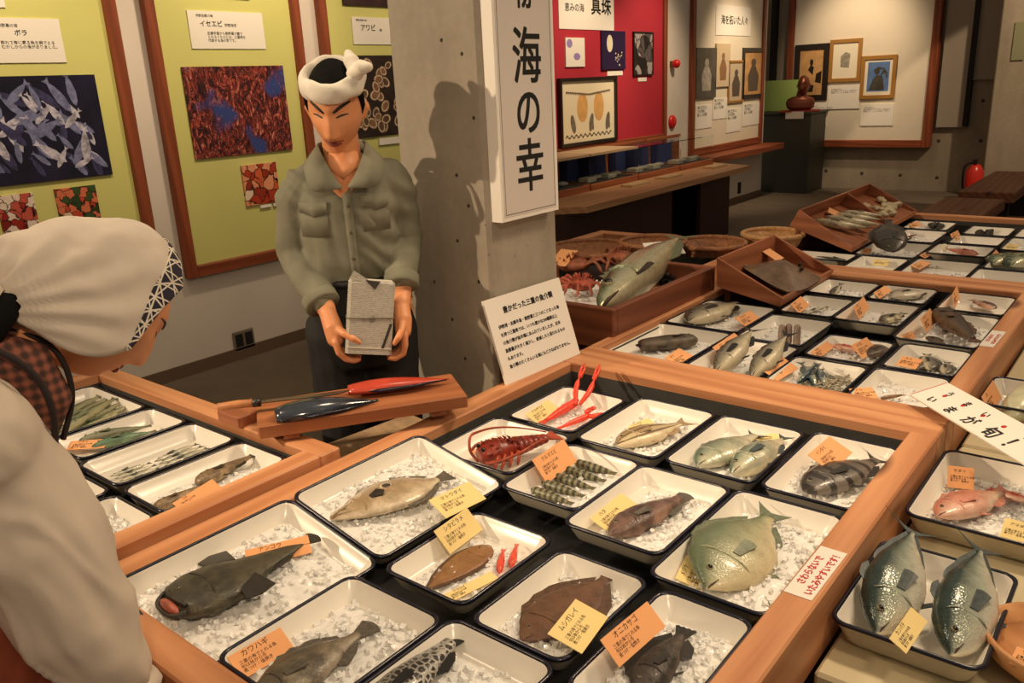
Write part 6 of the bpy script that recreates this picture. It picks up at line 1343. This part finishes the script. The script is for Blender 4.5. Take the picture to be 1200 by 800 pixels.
# ---- man in work shirt with rolled towel headband
Bm = Vector((-1.93, 1.56, 0)); exm = Vector((.63, .7766, 0)).normalized(); eym = Vector((-exm.y, exm.x, 0))
MM = Matrix((exm, eym, Vector((0, 0, 1)))).transposed().to_4x4(); MM.translation = Bm
man = thing('person', 'life-size figure of a man in grey green shirt, white headband, holding newspaper parcel', 'person', M=MM)
HM = Matrix.Translation((.024, -.076, 1.516)) @ Matrix.Rotation(math.radians(-14), 4, 'Z') @ Matrix.Rotation(math.radians(20), 4, 'X') @ Matrix.Rotation(math.radians(3), 4, 'Y')
g = G(); mface = head_shape(g, HM)
cap(g, [(.03, .0, 1.28), (.03, -.02, 1.36), (.026, -.045, 1.44)], [.058, .052, .052])
stack(g, [((.03, .015, z), rx, ry) for z, rx, ry in ((.90, .12, .085), (1.0, .115, .085), (1.12, .125, .09), (1.25, .135, .09), (1.31, .10, .075))])
stack(g, [((.022, -.03, z), rx, ry) for z, rx, ry in ((1.20, .02, .05), (1.26, .04, .06), (1.32, .055, .075), (1.36, .05, .07))])      # bare chest in the open collar
sh = {-1: [(-.105, .01, 1.305), (-.14, .03, 1.10), (-.062, -.13, .965)], 1: [(.165, .01, 1.315), (.195, .035, 1.10), (.150, -.135, .965)]}
for s in (-1, 1): cap(g, sh[s], [.034, .034, .027])
for s, hx in ((-1, -.045), (1, .105)): cap(g, [(hx, .01, .9), (hx, .0, .5), (hx, .02, .08)], [.075, .055, .04]); cap(g, [(hx, .02, .04), (hx, -.1, .03)], [.038, .03])
# hands: palm, thumb and four fingers, closed on the parcel
cap(g, [(-.060, -.135, .958), (-.048, -.180, .920), (-.046, -.188, .893)], [.025, .028, .025], 12, 1.0)
cap(g, [(-.040, -.190, .925), (-.018, -.218, .912), (.004, -.229, .899), (.020, -.228, .887)], [.013, .0115, .0105, .008], 10)
for k in range(4):
    y = -.212 + .019 * k; L = (1.0, 1.1, 1.05, .85)[k]
    cap(g, [(-.046, y, .888), (-.044 + .004 * L, y - .003, .858), (-.028 + .006 * L, y, .837), (-.004 * L + .004 * L, y, .829 + .003 * k), (.014 * L, y + .002, .831 + .003 * k)], [.0105, .0102, .0098, .009, .007], 9)
cap(g, [(.150, -.135, .962), (.149, -.175, .925), (.146, -.185, .895)], [.024, .026, .024], 12)
cap(g, [(.146, -.190, .922), (.139, -.217, .905), (.128, -.231, .889), (.116, -.231, .874)], [.0125, .011, .0105, .008], 10)
for k in range(4):
    y = -.208 + .019 * k; L = (1.0, 1.1, 1.05, .85)[k]
    cap(g, [(.147, y, .888), (.146, y - .003, .860), (.138, y, .836 - .004 * L), (.122 - .008 * L, y, .824 - .003 * L), (.108 - .010 * L, y, .824)], [.0105, .0102, .0098, .009, .007], 9)
fuse(g, 'body', M_SKIN, man, .0036, 3)
# face
for s in (-1, 1):
    stroke(mface, HM, [(s * .012, .021), (s * .030, .033), (s * .053, .039)], .0054, -.0008, 'eyebrow', M_BROW, man)
    e = stroke(mface, HM, [(s * .018, .0065), (s * .032, .0095), (s * .047, .0085)], .0034, -.0006, 'eye', M_LID, man)
    stroke(mface, HM, [(s * .022, .0035), (s * .033, .0035), (s * .043, .005)], .0020, -.0006, 'eye_white', plain('dull_eye_white', (186, 160, 136), .3), man)
stroke(mface, HM, [(-.026, -.064), (-.010, -.064), (0, -.0665), (.010, -.064), (.026, -.064)], .0036, -.0006, 'upper_lip', M_LIP, man)
stroke(mface, HM, [(-.020, -.0735), (0, -.0775), (.020, -.0735)], .0042, -.0008, 'lower_lip', M_LIP, man)
stroke(mface, HM, [(-.024, -.069), (0, -.071), (.024, -.069)], .0022, .0008, 'mouth_line', plain('dark_mouth', (66, 44, 38), .5), man)
def hair_cap(M):
    R_ = []
    for i in range(41):
        th = math.pi * (.012 + .976 * i / 40); r = []
        for j in range(56):
            ph = 2 * math.pi * j / 56; d = (math.sin(th) * math.cos(ph), math.sin(th) * math.sin(ph), -math.cos(th)); p = head_point(d)
            line = .072 if p.y < -.03 else (.072 - (p.y + .03) * 2.6 if p.y < .01 else -.045)
            k = max(-1, min(1, (p.z - line) / .012)); p = p * (1 + (.075 if k > 0 else .16) * k)
            r.append(M @ p)
        R_.append(r)
    return G().loft(R_, 0, True)
hair_cap(HM).build('hair', M_HAIR, man)
for s in (-1, 1): g = G(); cap(g, [HM @ Vector((s * .074, -.012, .045)), HM @ Vector((s * .074, -.006, .012)), HM @ Vector((s * .070, -.008, -.012))], [.009, .009, .004], 8); g.build('sideburn', M_HAIR, man)
def towel_ring(M, rx, ry, zc, rad_r, rad_z, tilt=0.0, n=64, m_=18):
    R_ = []
    for i in range(n):
        a = 2 * math.pi * i / n; c = Vector((rx * math.cos(a), ry * math.sin(a), zc + tilt * math.sin(a))); o = Vector((math.cos(a), math.sin(a), 0)); r = []
        for j in range(m_):
            b = 2 * math.pi * j / m_; k = 1 + .11 * math.sin(3 * b + 5 * a) + .05 * math.sin(9 * a + b)
            r.append(M @ (c + o * (rad_r * k * math.cos(b) + .35 * rad_z * .25 * -math.sin(b)) + Vector((0, 0, rad_z * k * math.sin(b)))))
        R_.append(r)
    R_.append(R_[0]); return G().loft(R_, 0, True, False, False)
M_TOWEL = plain('white_towel', (226, 218, 204), .9, var=.06, vs=40, bump=.35)
tw = towel_ring(HM, .075, .091, .080, .015, .0265, .008).build('headband', M_TOWEL, man)
g = G(); k0 = Vector((.070, -.030, .104))
g.ball(HM @ k0, .024, 12, 8, sc=(1, .9, .8)); cap(g, [HM @ (k0 + Vector((.0, .0, .0))), HM @ (k0 + Vector((.022, -.01, .022))), HM @ (k0 + Vector((.038, -.012, .022)))], [.014, .021, .014]); cap(g, [HM @ k0, HM @ (k0 + Vector((-.012, .03, .024))), HM @ (k0 + Vector((-.022, .05, .036)))], [.014, .022, .012])
fuse(g, 'knot', M_TOWEL, tw, .004, 2)
# shirt
M_SHIRT = plain('grey_green_cotton', (124, 122, 104), .85, var=.08, vs=26, bump=.2)
def folds(p):
    sl = min(1, max(0, (abs(p.x - .03) - .09) / .05))
    a = noise.noise(Vector((p.x * 9, p.y * 9, p.z * 4))) ; b = noise.noise(Vector((p.x * 30 + p.z * 8, p.y * 30, p.z * 9)))
    c = math.sin(p.z * 95 + p.x * 60 + 5 * a) * (.0022 + .0018 * sl) * max(0, .6 + a)
    return .007 * a + .006 * b + 1.5 * c
g = G()
stack(g, [((.028, .012, z), rx, ry) for z, rx, ry in ((1.0, .118, .092), (1.03, .124, .098), (1.08, .142, .112), (1.16, .146, .115), (1.24, .150, .112), (1.30, .142, .100), (1.335, .115, .082), (1.365, .075, .066), (1.385, .062, .060))])
cap(g, [(-.085, .01, 1.305), (-.118, .012, 1.27), (-.140, .03, 1.11), (-.108, -.05, 1.035), (-.078, -.10, .993)], [.058, .060, .056, .050, .046])
cap(g, [(.140, .01, 1.315), (.172, .015, 1.28), (.195, .035, 1.12), (.172, -.04, 1.07), (.160, -.085, 1.03)], [.058, .060, .056, .050, .046])
shirt = fuse(g, 'shirt', M_SHIRT, man, .0055, 6, folds)
for c0, c1, r in (((-.083, -.092, 1.0), (-.070, -.118, .975), .050), ((.162, -.080, 1.036), (.157, -.105, 1.005), .050)):
    a, b = Vector(c0), Vector(c1); d = (b - a); g = G(); pts = [a + d * t for t in (0, .15, .5, .85, 1, .9, .5)]; g.tube(pts, [r * .93, r * 1.05, r * 1.03, r * 1.06, r * .96, r * .86, r * .84], 26)
    g.v = [tuple(Vector(v) + Vector((0, 0, .004 * noise.noise(Vector(v) * 40)))) for v in g.v]; g.build('rolled_cuff', M_SHIRT, shirt)
# open V: skin bib lies proud of the shirt front, collar and placket frame it
bib = [(.024, -.110, 1.324), (.006, -.106, 1.340), (-.014, -.094, 1.36), (-.010, -.072, 1.395), (.03, -.080, 1.41), (.070, -.072, 1.395), (.074, -.094, 1.36), (.044, -.106, 1.340)]
g = G(); V = [Vector(p) for p in bib]; c = Vector((.028, -.103, 1.355)); g.add(V + [c] + [v + Vector((0, .02, 0)) for v in V], [((i + 1) % 8, i, 8) for i in range(8)] + [(i, (i + 1) % 8, 9 + (i + 1) % 8, 9 + i) for i in range(8)], 0, True)
g.build('bare_chest', M_SKIN, man)
def ribbon(path_a, path_b, th, name, mat, parent):
    A, B = smooth_path(path_a, 5), smooth_path(path_b, 5); g = G(); V = []
    for a, b in zip(A, B): V += [a, b]
    n = len(A); o = [];
    for i in range(n):
        t = A[min(i + 1, n - 1)] - A[max(0, i - 1)]; w = B[i] - A[i]; nn = t.cross(w).normalized() * th; o += [A[i] + nn, B[i] + nn]
    F = []
    for i in range(n - 1):
        a = 2 * i; F += [(a, a + 1, a + 3, a + 2), (2 * n + a, 2 * n + a + 2, 2 * n + a + 3, 2 * n + a + 1), (a, a + 2, 2 * n + a + 2, 2 * n + a), (a + 1, 2 * n + a + 1, 2 * n + a + 3, a + 3)]
    F += [(0, 2 * n, 2 * n + 1, 1), (2 * n - 2, 2 * n - 1, 4 * n - 1, 4 * n - 2)]
    return g.add(V + o, F, 0, True).build(name, mat, parent)
top = [(.018, -.120, 1.304), (-.004, -.112, 1.342), (-.030, -.070, 1.402), (-.028, .02, 1.418), (.03, .058, 1.42), (.088, .02, 1.418), (.090, -.070, 1.402), (.060, -.112, 1.342), (.032, -.120, 1.304)]
bot = [(.010, -.122, 1.300), (-.062, -.122, 1.300), (-.078, -.075, 1.358), (-.055, .035, 1.375), (.03, .085, 1.38), (.115, .035, 1.375), (.138, -.075, 1.362), (.118, -.122, 1.305), (.040, -.122, 1.300)]
ribbon(top, bot, .006, 'collar', M_SHIRT, shirt)
bpy.context.view_layer.update()
def front(x, z, out=.003):
    ok, p, n_, i_ = shirt.ray_cast(Vector((x, -.6, z)), Vector((0, 1, 0))); return Vector((x, (p.y if ok else -.1) - out, z))
zs = [1.315 - .02 * k for k in range(15)]
ribbon([front(.014 + .0004 * k, z) for k, z in enumerate(zs)], [front(.040 + .0002 * k, z) for k, z in enumerate(zs)], .0035, 'placket', M_SHIRT, shirt)
for z in (1.25, 1.175, 1.10):
    G().lathe([(.0055, 0), (.0055, .002), (.004, .003), (.001, .0025)], 12).build('button', plain('horn_button', (96, 86, 70), .3), shirt).matrix_local = Matrix.Translation(front(.029, z, .0065)) @ Matrix.Rotation(math.pi / 2, 4, 'X')
for x0, z0 in ((-.108, 1.165), (.066, 1.175)):
    for nm, zz0, zz1, out in (('pocket', z0, z0 + .085, .0025), ('pocket_flap', z0 + .07, z0 + .10, .006)):
        xs = [x0 + .078 * i / 8 for i in range(9)]
        dip = [0, .003, .006, .009, .012, .009, .006, .003, 0] if nm == 'pocket_flap' else [0] * 9
        ribbon([front(x, zz1, out) for x in xs], [front(x, zz0 - q, out) for x, q in zip(xs, dip)], .0025, nm, M_SHIRT, shirt)
# trousers and belt
M_TROUS = plain('black_trousers', (24, 23, 24), .8, var=.2, vs=20)
g = G(); stack(g, [((.03, .012, z), rx, ry) for z, rx, ry in ((1.035, .126, .1), (1.0, .132, .106), (.93, .142, .115), (.84, .148, .118), (.76, .13, .105))])
for hx in (-.045, .108): cap(g, [(hx, .01, .86), (hx, .0, .5), (hx, .02, .10)], [.095, .080, .066])
tr = fuse(g, 'trousers', M_TROUS, man, .007, 4, lambda p: .004 * noise.noise(p * 14))
G().tube([(.03 + .130 * math.cos(a), .012 + .103 * math.sin(a), 1.022) for a in [2 * math.pi * k / 30 for k in range(31)]], .012, 6).build('belt', M_BLACK, tr)
for hx in (-.045, .108): g = G(); cap(g, [(hx, .03, .045), (hx, -.06, .04), (hx, -.13, .032)], [.048, .046, .036]); g.build('shoe', M_BLACK, man)
# parcel
Mp = MM @ Matrix.Translation((.056, -.198, .950)) @ Matrix.Rotation(math.radians(9), 4, 'Y') @ Matrix.Rotation(math.radians(-7), 4, 'X')
pk = thing('newspaper_parcel', 'parcel wrapped in newspaper and tied with string, held by the man', 'parcel', M=Mp)
g = G().box(-.064, .064, -.026, .026, -.104, .104, bev=.008); g.build('wrapped_body', M_NEWS, pk)
G().slab([(-.064, -.0265, .104), (-.01, -.0265, .104), (-.052, -.027, .128)], (0, 1, 0), .002).build('folded_corner', M_NEWS, pk)
G().slab([(-.02, -.0262, .104), (.022, -.0262, .102), (.008, -.0262, .078)], (0, -1, 0), .0014).build('dark_print', plain('dark_newsprint', (58, 52, 48), .8), pk)
G().slab([(.034, -.0262, -.085), (.042, -.0262, -.085), (.062, -.0262, -.015), (.054, -.0262, -.015)], (0, -1, 0), .0014).build('dark_print', plain('dark_newsprint', (58, 52, 48), .8), pk)
G().tube([(-.065, -.028, -.004), (.065, -.028, .002), (.066, .028, .002), (-.066, .028, -.004), (-.065, -.028, -.004)], .0018, 6).build('string', plain('string', (120, 110, 96), .8), pk)
G().box(-.063, .063, -.0275, -.0262, -.088, -.084).build('paper_fold', plain('pale_newsprint', (206, 198, 180), .8), pk)

# ---- woman leaning over the trays, seen from her right side
W0 = Vector((-1.30, .05, 0)); wm = thing('person', 'life-size figure of a woman in white kerchief and smock leaning over trays', 'person', W0)
def w(x, y, z): return Vector((x, y, z)) - W0
HC = Vector((-1.235, .545, 1.262)); HW = Matrix.Translation(HC - W0) @ Matrix.Rotation(math.pi, 4, 'Z') @ Matrix.Rotation(math.radians(50), 4, 'X') @ Matrix.Scale(.9, 4)
g = G(); wface = head_shape(g, HW, True)
cap(g, [w(-1.27, .28, 1.20), w(-1.25, .38, 1.235), w(-1.24, .45, 1.27)], [.075, .055, .055])
cap(g, [w(-1.31, .0, .92), w(-1.31, .12, 1.05), w(-1.29, .26, 1.16)], [.14, .125, .11])
cap(g, [w(-1.42, .30, 1.16), w(-1.29, .30, 1.18), w(-1.18, .30, 1.16)], [.06, .075, .06])
for s in (-1, 1):
    x = -1.30 + s * .135
    cap(g, [w(x, .31, 1.15), w(x + s * .02, .35, .92), w(x + s * .02, .385, .70)], [.05, .04, .03]); cap(g, [w(x + s * .02, .39, .68), w(x + s * .02, .392, .62)], [.028, .026], 12)
    for k in range(4): yy = .362 + .018 * k; cap(g, [w(x + s * .02, yy, .61), w(x + s * .012, yy + .004, .575), w(x - s * .002, yy + .006, .545 + .004 * abs(k - 1.5))], [.0095, .009, .007], 9)
    cap(g, [w(x + s * .01, .36, .65), w(x - s * .012, .352, .62), w(x - s * .018, .357, .595)], [.012, .010, .008], 9)
    hx = -1.30 + s * .08; cap(g, [w(hx, .0, .88), w(hx, .06, .48), w(hx, .0, .09)], [.11, .07, .045]); cap(g, [w(hx, .0, .04), w(hx, .13, .03)], [.038, .03])
fuse(g, 'body', M_SKIN, wm, .0045, 3)
for s in (-1, 1):
    stroke(wface, HW, [(s * .014, .024), (s * .032, .031), (s * .050, .030)], .0026, -.0006, 'eyebrow', M_BROW, wm); stroke(wface, HW, [(s * .018, .006), (s * .032, .009), (s * .046, .007)], .0024, -.0006, 'eye', M_LID, wm)
stroke(wface, HW, [(-.020, -.065), (0, -.067), (.020, -.065)], .0036, -.0006, 'upper_lip', M_LIP, wm); stroke(wface, HW, [(-.016, -.074), (0, -.077), (.016, -.074)], .004, -.0006, 'lower_lip', M_LIP, wm)
# kerchief: a cloth shell gathered to a knot at the nape
def kpt(a, t, off=0.0):
    """a: way round from the brow (0) past her right ear (90 deg) to the nape (180); t: 0 hem .. 1 top of the bulge."""
    ca, sa = math.cos(a), math.sin(a)
    hem = Vector((.098 * sa, .135 * ca if ca > 0 else .145 * ca, -.020 - .062 * (max(0, math.cos(a - 1.9)) ** 5 + max(0, math.cos(a + 1.9)) ** 5) + .045 * max(0, -ca) + .012 * max(0, ca)))
    topc = Vector((0, .0, .112)); e = min(1, max(0, t)) * math.pi / 2
    k = max(0, math.cos(e)) ** (.82 - .14 * max(0, ca)); p = Vector((hem.x * k * (1 + .05 * math.sin(math.pi * t)), hem.y * k * (1 + .05 * math.sin(math.pi * t)) + topc.y * (1 - k), hem.z + (topc.z - hem.z) * math.sin(e) ** .92))
    kn = Vector((.02, -.165, .02)); d = p - kn; ang = math.atan2(d.z, math.hypot(d.x * .6, d.y)); L = d.length
    f = .0042 * math.sin(ang * 26 + 2.2 * noise.noise(p * 9)) * max(0, 1 - L / .34) * 1.25 + .006 * noise.noise(p * 13) + .0018 * noise.noise(p * 45)
    n = Vector((p.x, p.y * .8, max(p.z, -.02))).normalized(); return p + n * (f * (.3 + .7 * min(1, t * 5 + .25)) + off)
KC = Vector((-1.232, .520, 1.287)) - W0
def kshell(a0, a1, n, t0, t1f, m_, off, name, mat, parent, th=.003):
    outer = [[KC + kpt(a0 + (a1 - a0) * i / n, t0 + ((t1f(i / n) if callable(t1f) else t1f) - t0) * j / m_, off) for i in range(n + 1)] for j in range(m_ + 1)]
    inner = [[KC + kpt(a0 + (a1 - a0) * i / n, t0 + ((t1f(i / n) if callable(t1f) else t1f) - t0) * j / m_, off - th) for i in range(n + 1)] for j in range(m_ + 1)]
    g = G(); k = n + 1; V = [p for r in outer for p in r] + [p for r in inner for p in r]; o = k * (m_ + 1); F = []
    for j in range(m_):
        for i in range(n): a = j * k + i; F += [(a, a + 1, a + k + 1, a + k), (o + a, o + a + k, o + a + k + 1, o + a + 1)]
    for i in range(n): F += [(i, o + i, o + i + 1, i + 1), (m_ * k + i, m_ * k + i + 1, o + m_ * k + i + 1, o + m_ * k + i)]
    for j in range(m_): a = j * k; F += [(a, a + k, o + a + k, o + a), (a + n, o + a + n, o + a + n + k, a + n + k)]
    return g.add(V, F, 0, True).build(name, mat, parent)
M_KERCH = plain('white_cotton', (208, 195, 180), .85, var=.04, vs=30, bump=.12)
ker = kshell(0, 2 * math.pi, 110, 0.0, .995, 46, 0, 'kerchief', M_KERCH, wm)
def asanoha():
    m = N('hemp_leaf_print'); tc = m.n('TexCoord'); sep = m.n('SeparateXYZ'); m.l(tc.outputs['Object'], sep.inputs[0]); ln = None
    u = m.math('ADD', sep.outputs[1], m.math('MULTIPLY', sep.outputs[0], .4)); v_ = m.math('SUBTRACT', sep.outputs[2], m.math('MULTIPLY', sep.outputs[0], .5))
    for k in range(6):
        a = math.radians(30 * k); d = m.math('ADD', m.math('MULTIPLY', u, math.cos(a)), m.math('MULTIPLY', v_, math.sin(a)))
        q = m.math('ABSOLUTE', m.math('SUBTRACT', m.math('FRACT', m.math('MULTIPLY', d, 46 if k % 2 == 0 else 26.6)), .5)); w_ = m.math('LESS_THAN', q, .035 if k % 2 else .05); ln = w_ if ln is None else m.math('MAXIMUM', ln, w_)
    m.col(m.mix(ln, lin((36, 32, 52)), lin((222, 212, 196)))); m.rough(.85); return m.mat
kshell(math.radians(-75), math.radians(92), 60, -.005, lambda f:   .02 + .46 * max(0, math.sin(math.pi * min(1, f * 1.02))) ** 1.1 * (1.0 - .35 * f), 12, .0022, 'patterned_hem', asanoha(), ker)
g = G(); cap(g, [KC + Vector((.03, -.135, .035)), KC + Vector((.05, -.165, .04)), KC + Vector((.04, -.21, .06))], [.022, .03, .02]); cap(g, [KC + Vector((.03, -.14, .03)), KC + Vector((.055, -.17, -.005)), KC + Vector((.05, -.2, -.05))], [.02, .024, .014]); fuse(g, 'knot', M_KERCH, ker, .005, 3, lambda p: .003 * noise.noise(p * 50))
g = G(); cap(g, [KC + Vector((.045, -.125, .02)), KC + Vector((.055, -.155, .0)), KC + Vector((.05, -.19, -.01))], [.02, .026, .02]); g.build('hair', M_HAIR, wm)
# smock: shoulders, back and the wide right sleeve
M_SMOCK = plain('pale_grey_smock', (206, 192, 176), .9, var=.04, vs=9, bump=.5)
def smock_f(p):
    a = noise.noise(Vector((p.x * 7, p.y * 7, p.z * 3.2))); b = noise.noise(Vector((p.x * 18 + p.z * 10, p.y * 18, p.z * 6 + 3)))
    cr = 1 - abs(noise.noise(Vector((p.x * 11 + 4, p.y * 11 + p.z * 5, p.z * 6)))) * 6
    return .010 * a + .005 * b + .005 * max(0, cr) + .0022 * math.sin(p.z * 40 + p.y * 55 + 6 * a)
g = G()
cap(g, [w(-1.31, .0, .90), w(-1.31, .12, 1.04), w(-1.30, .25, 1.13)], [.165, .155, .13])
cap(g, [w(-1.43, .29, 1.12), w(-1.30, .29, 1.16), w(-1.165, .305, 1.145)], [.085, .095, .090])
cap(g, [w(-1.165, .325, 1.150), w(-1.150, .345, 1.0), w(-1.138, .372, .86), w(-1.132, .398, .765)], [.068, .086, .078, .058])
cap(g, [w(-1.44, .30, 1.13), w(-1.455, .34, .95), w(-1.455, .36, .76)], [.078, .085, .085])
smk = fuse(g, 'smock', M_SMOCK, wm, .007, 6, smock_f)
G().tube([w(-1.130 + .050 * math.cos(a), .404 + .046 * math.sin(a), .722 + .008 * math.sin(3 * a)) for a in [2 * math.pi * k / 24 for k in range(25)]], .016, 8).build('sleeve_cuff', M_SMOCK, smk)
# sleeveless plaid vest with dark piping
def plaid():
    m = N('plaid_cloth'); v = m.coord(); w1 = m.n('TexWave'); m.l(v, w1.inputs[0]); w1.bands_direction = 'Z'; w1.inputs['Scale'].default_value = 22; w2 = m.n('TexWave'); m.l(v, w2.inputs[0]); w2.bands_direction = 'Y'; w2.inputs['Scale'].default_value = 22
    f = m.mix(.5, w1.outputs[0], w2.outputs[0]); m.col(m.ramp(f, [(.2, lin((66, 44, 38))), (.55, lin((112, 66, 54))), (.85, lin((142, 84, 66)))])); m.rough(.9); return m.mat
M_PLAID = plaid()
g = G()
cap(g, [w(-1.23, .27, 1.225), w(-1.205, .345, 1.245), w(-1.185, .395, 1.215), w(-1.178, .408, 1.165), w(-1.185, .402, 1.115)], [.045, .050, .047, .040, .018], 14, .75, (1, 0, 0))
cap(g, [w(-1.36, .27, 1.225), w(-1.34, .345, 1.25), w(-1.34, .395, 1.22), w(-1.34, .405, 1.16), w(-1.33, .40, 1.11)], [.045, .050, .047, .040, .018], 14, .75, (1, 0, 0))
cap(g, [w(-1.34, .25, 1.22), w(-1.29, .23, 1.235), w(-1.24, .25, 1.22)], [.05, .055, .05])
vest = fuse(g, 'vest', M_PLAID, wm, .006, 4)
G().tube(smooth_path([w(-1.170, .285, 1.262), w(-1.150, .345, 1.268), w(-1.133, .388, 1.225), w(-1.132, .402, 1.165), w(-1.150, .400, 1.105)], 6), .0045, 8).build('piping', plain('dark_piping', (40, 30, 30), .8), vest)
G().tube(smooth_path([w(-1.222, .33, 1.29), w(-1.200, .398, 1.270), w(-1.182, .440, 1.232), w(-1.172, .446, 1.17), w(-1.182, .425, 1.105)], 6), .0040, 8).build('piping', plain('dark_piping', (40, 30, 30), .8), vest)
# reddish work trousers
g = G(); cap(g, [w(-1.31, .02, .90), w(-1.30, .14, .74)], [.185, .17]); cap(g, [w(-1.30, .22, .92), w(-1.30, .265, .60)], [.15, .15])
for s in (-1, 1): hx = -1.30 + s * .085; cap(g, [w(hx, .12, .78), w(hx, .10, .45), w(hx, .02, .10)], [.14, .105, .075])
fuse(g, 'work_trousers', plain('red_brown_cotton', (150, 74, 48), .85, var=.15, vs=30), wm, .009, 4, lambda p: .005 * noise.noise(p * 12))
for s in (-1, 1): hx = -1.30 + s * .08; g = G(); cap(g, [w(hx, -.03, .045), w(hx, .06, .04), w(hx, .14, .032)], [.046, .045, .036]); g.build('sandal', M_BLACK, wm)

# ---- bronze bust on the pedestal
t = thing('bust', 'bronze bust of a person on red cloth atop the dark pedestal', 'sculpture', (-4.17, 11.22, 1.05), .35)
M_BRONZE = plain('bronze', (122, 66, 44), .35, .55)
g = G(); BM = Matrix.Translation((.03, -.03, .325)) @ Matrix.Rotation(-.25, 4, 'Z') @ Matrix.Scale(1.05, 4); head_shape(g, BM, False, 40, 32)
cap(g, [(0, 0, .13), (.02, -.01, .26)], [.075, .062]); stack(g, [((0, .0, z), rx, ry) for z, rx, ry in ((.02, .13, .09), (.05, .17, .11), (.11, .185, .105), (.16, .165, .09), (.19, .10, .065))])
fuse(g, 'bronze_figure', M_BRONZE, t, .007, 2); G().box(-.25, .25, -.2, .2, 0, .014).build('red_cloth', plain('red_felt', (150, 50, 36), .9), t)

# ------------------------------------------------------------------ lettering becomes plain meshes
bpy.context.view_layer.update()
dg = bpy.context.evaluated_depsgraph_get(); TXT = {}
for o in [o for o in SC.objects if o.type == 'FONT']:
    c = o.data; key = (c.body, round(c.size, 5), round(c.offset, 6), c.align_x, c.align_y, c.extrude, c.space_line, c.materials[0].name)
    if key not in TXT: TXT[key] = bpy.data.meshes.new_from_object(o.evaluated_get(dg))
    n = bpy.data.objects.new('lettering', TXT[key]); COL.objects.link(n); n.parent = o.parent; n.matrix_local = o.matrix_local.copy()
    bpy.data.objects.remove(o)
for o in SC.objects:
    if o.name.split('.')[0] == 'legs': o['kind'] = 'stuff'
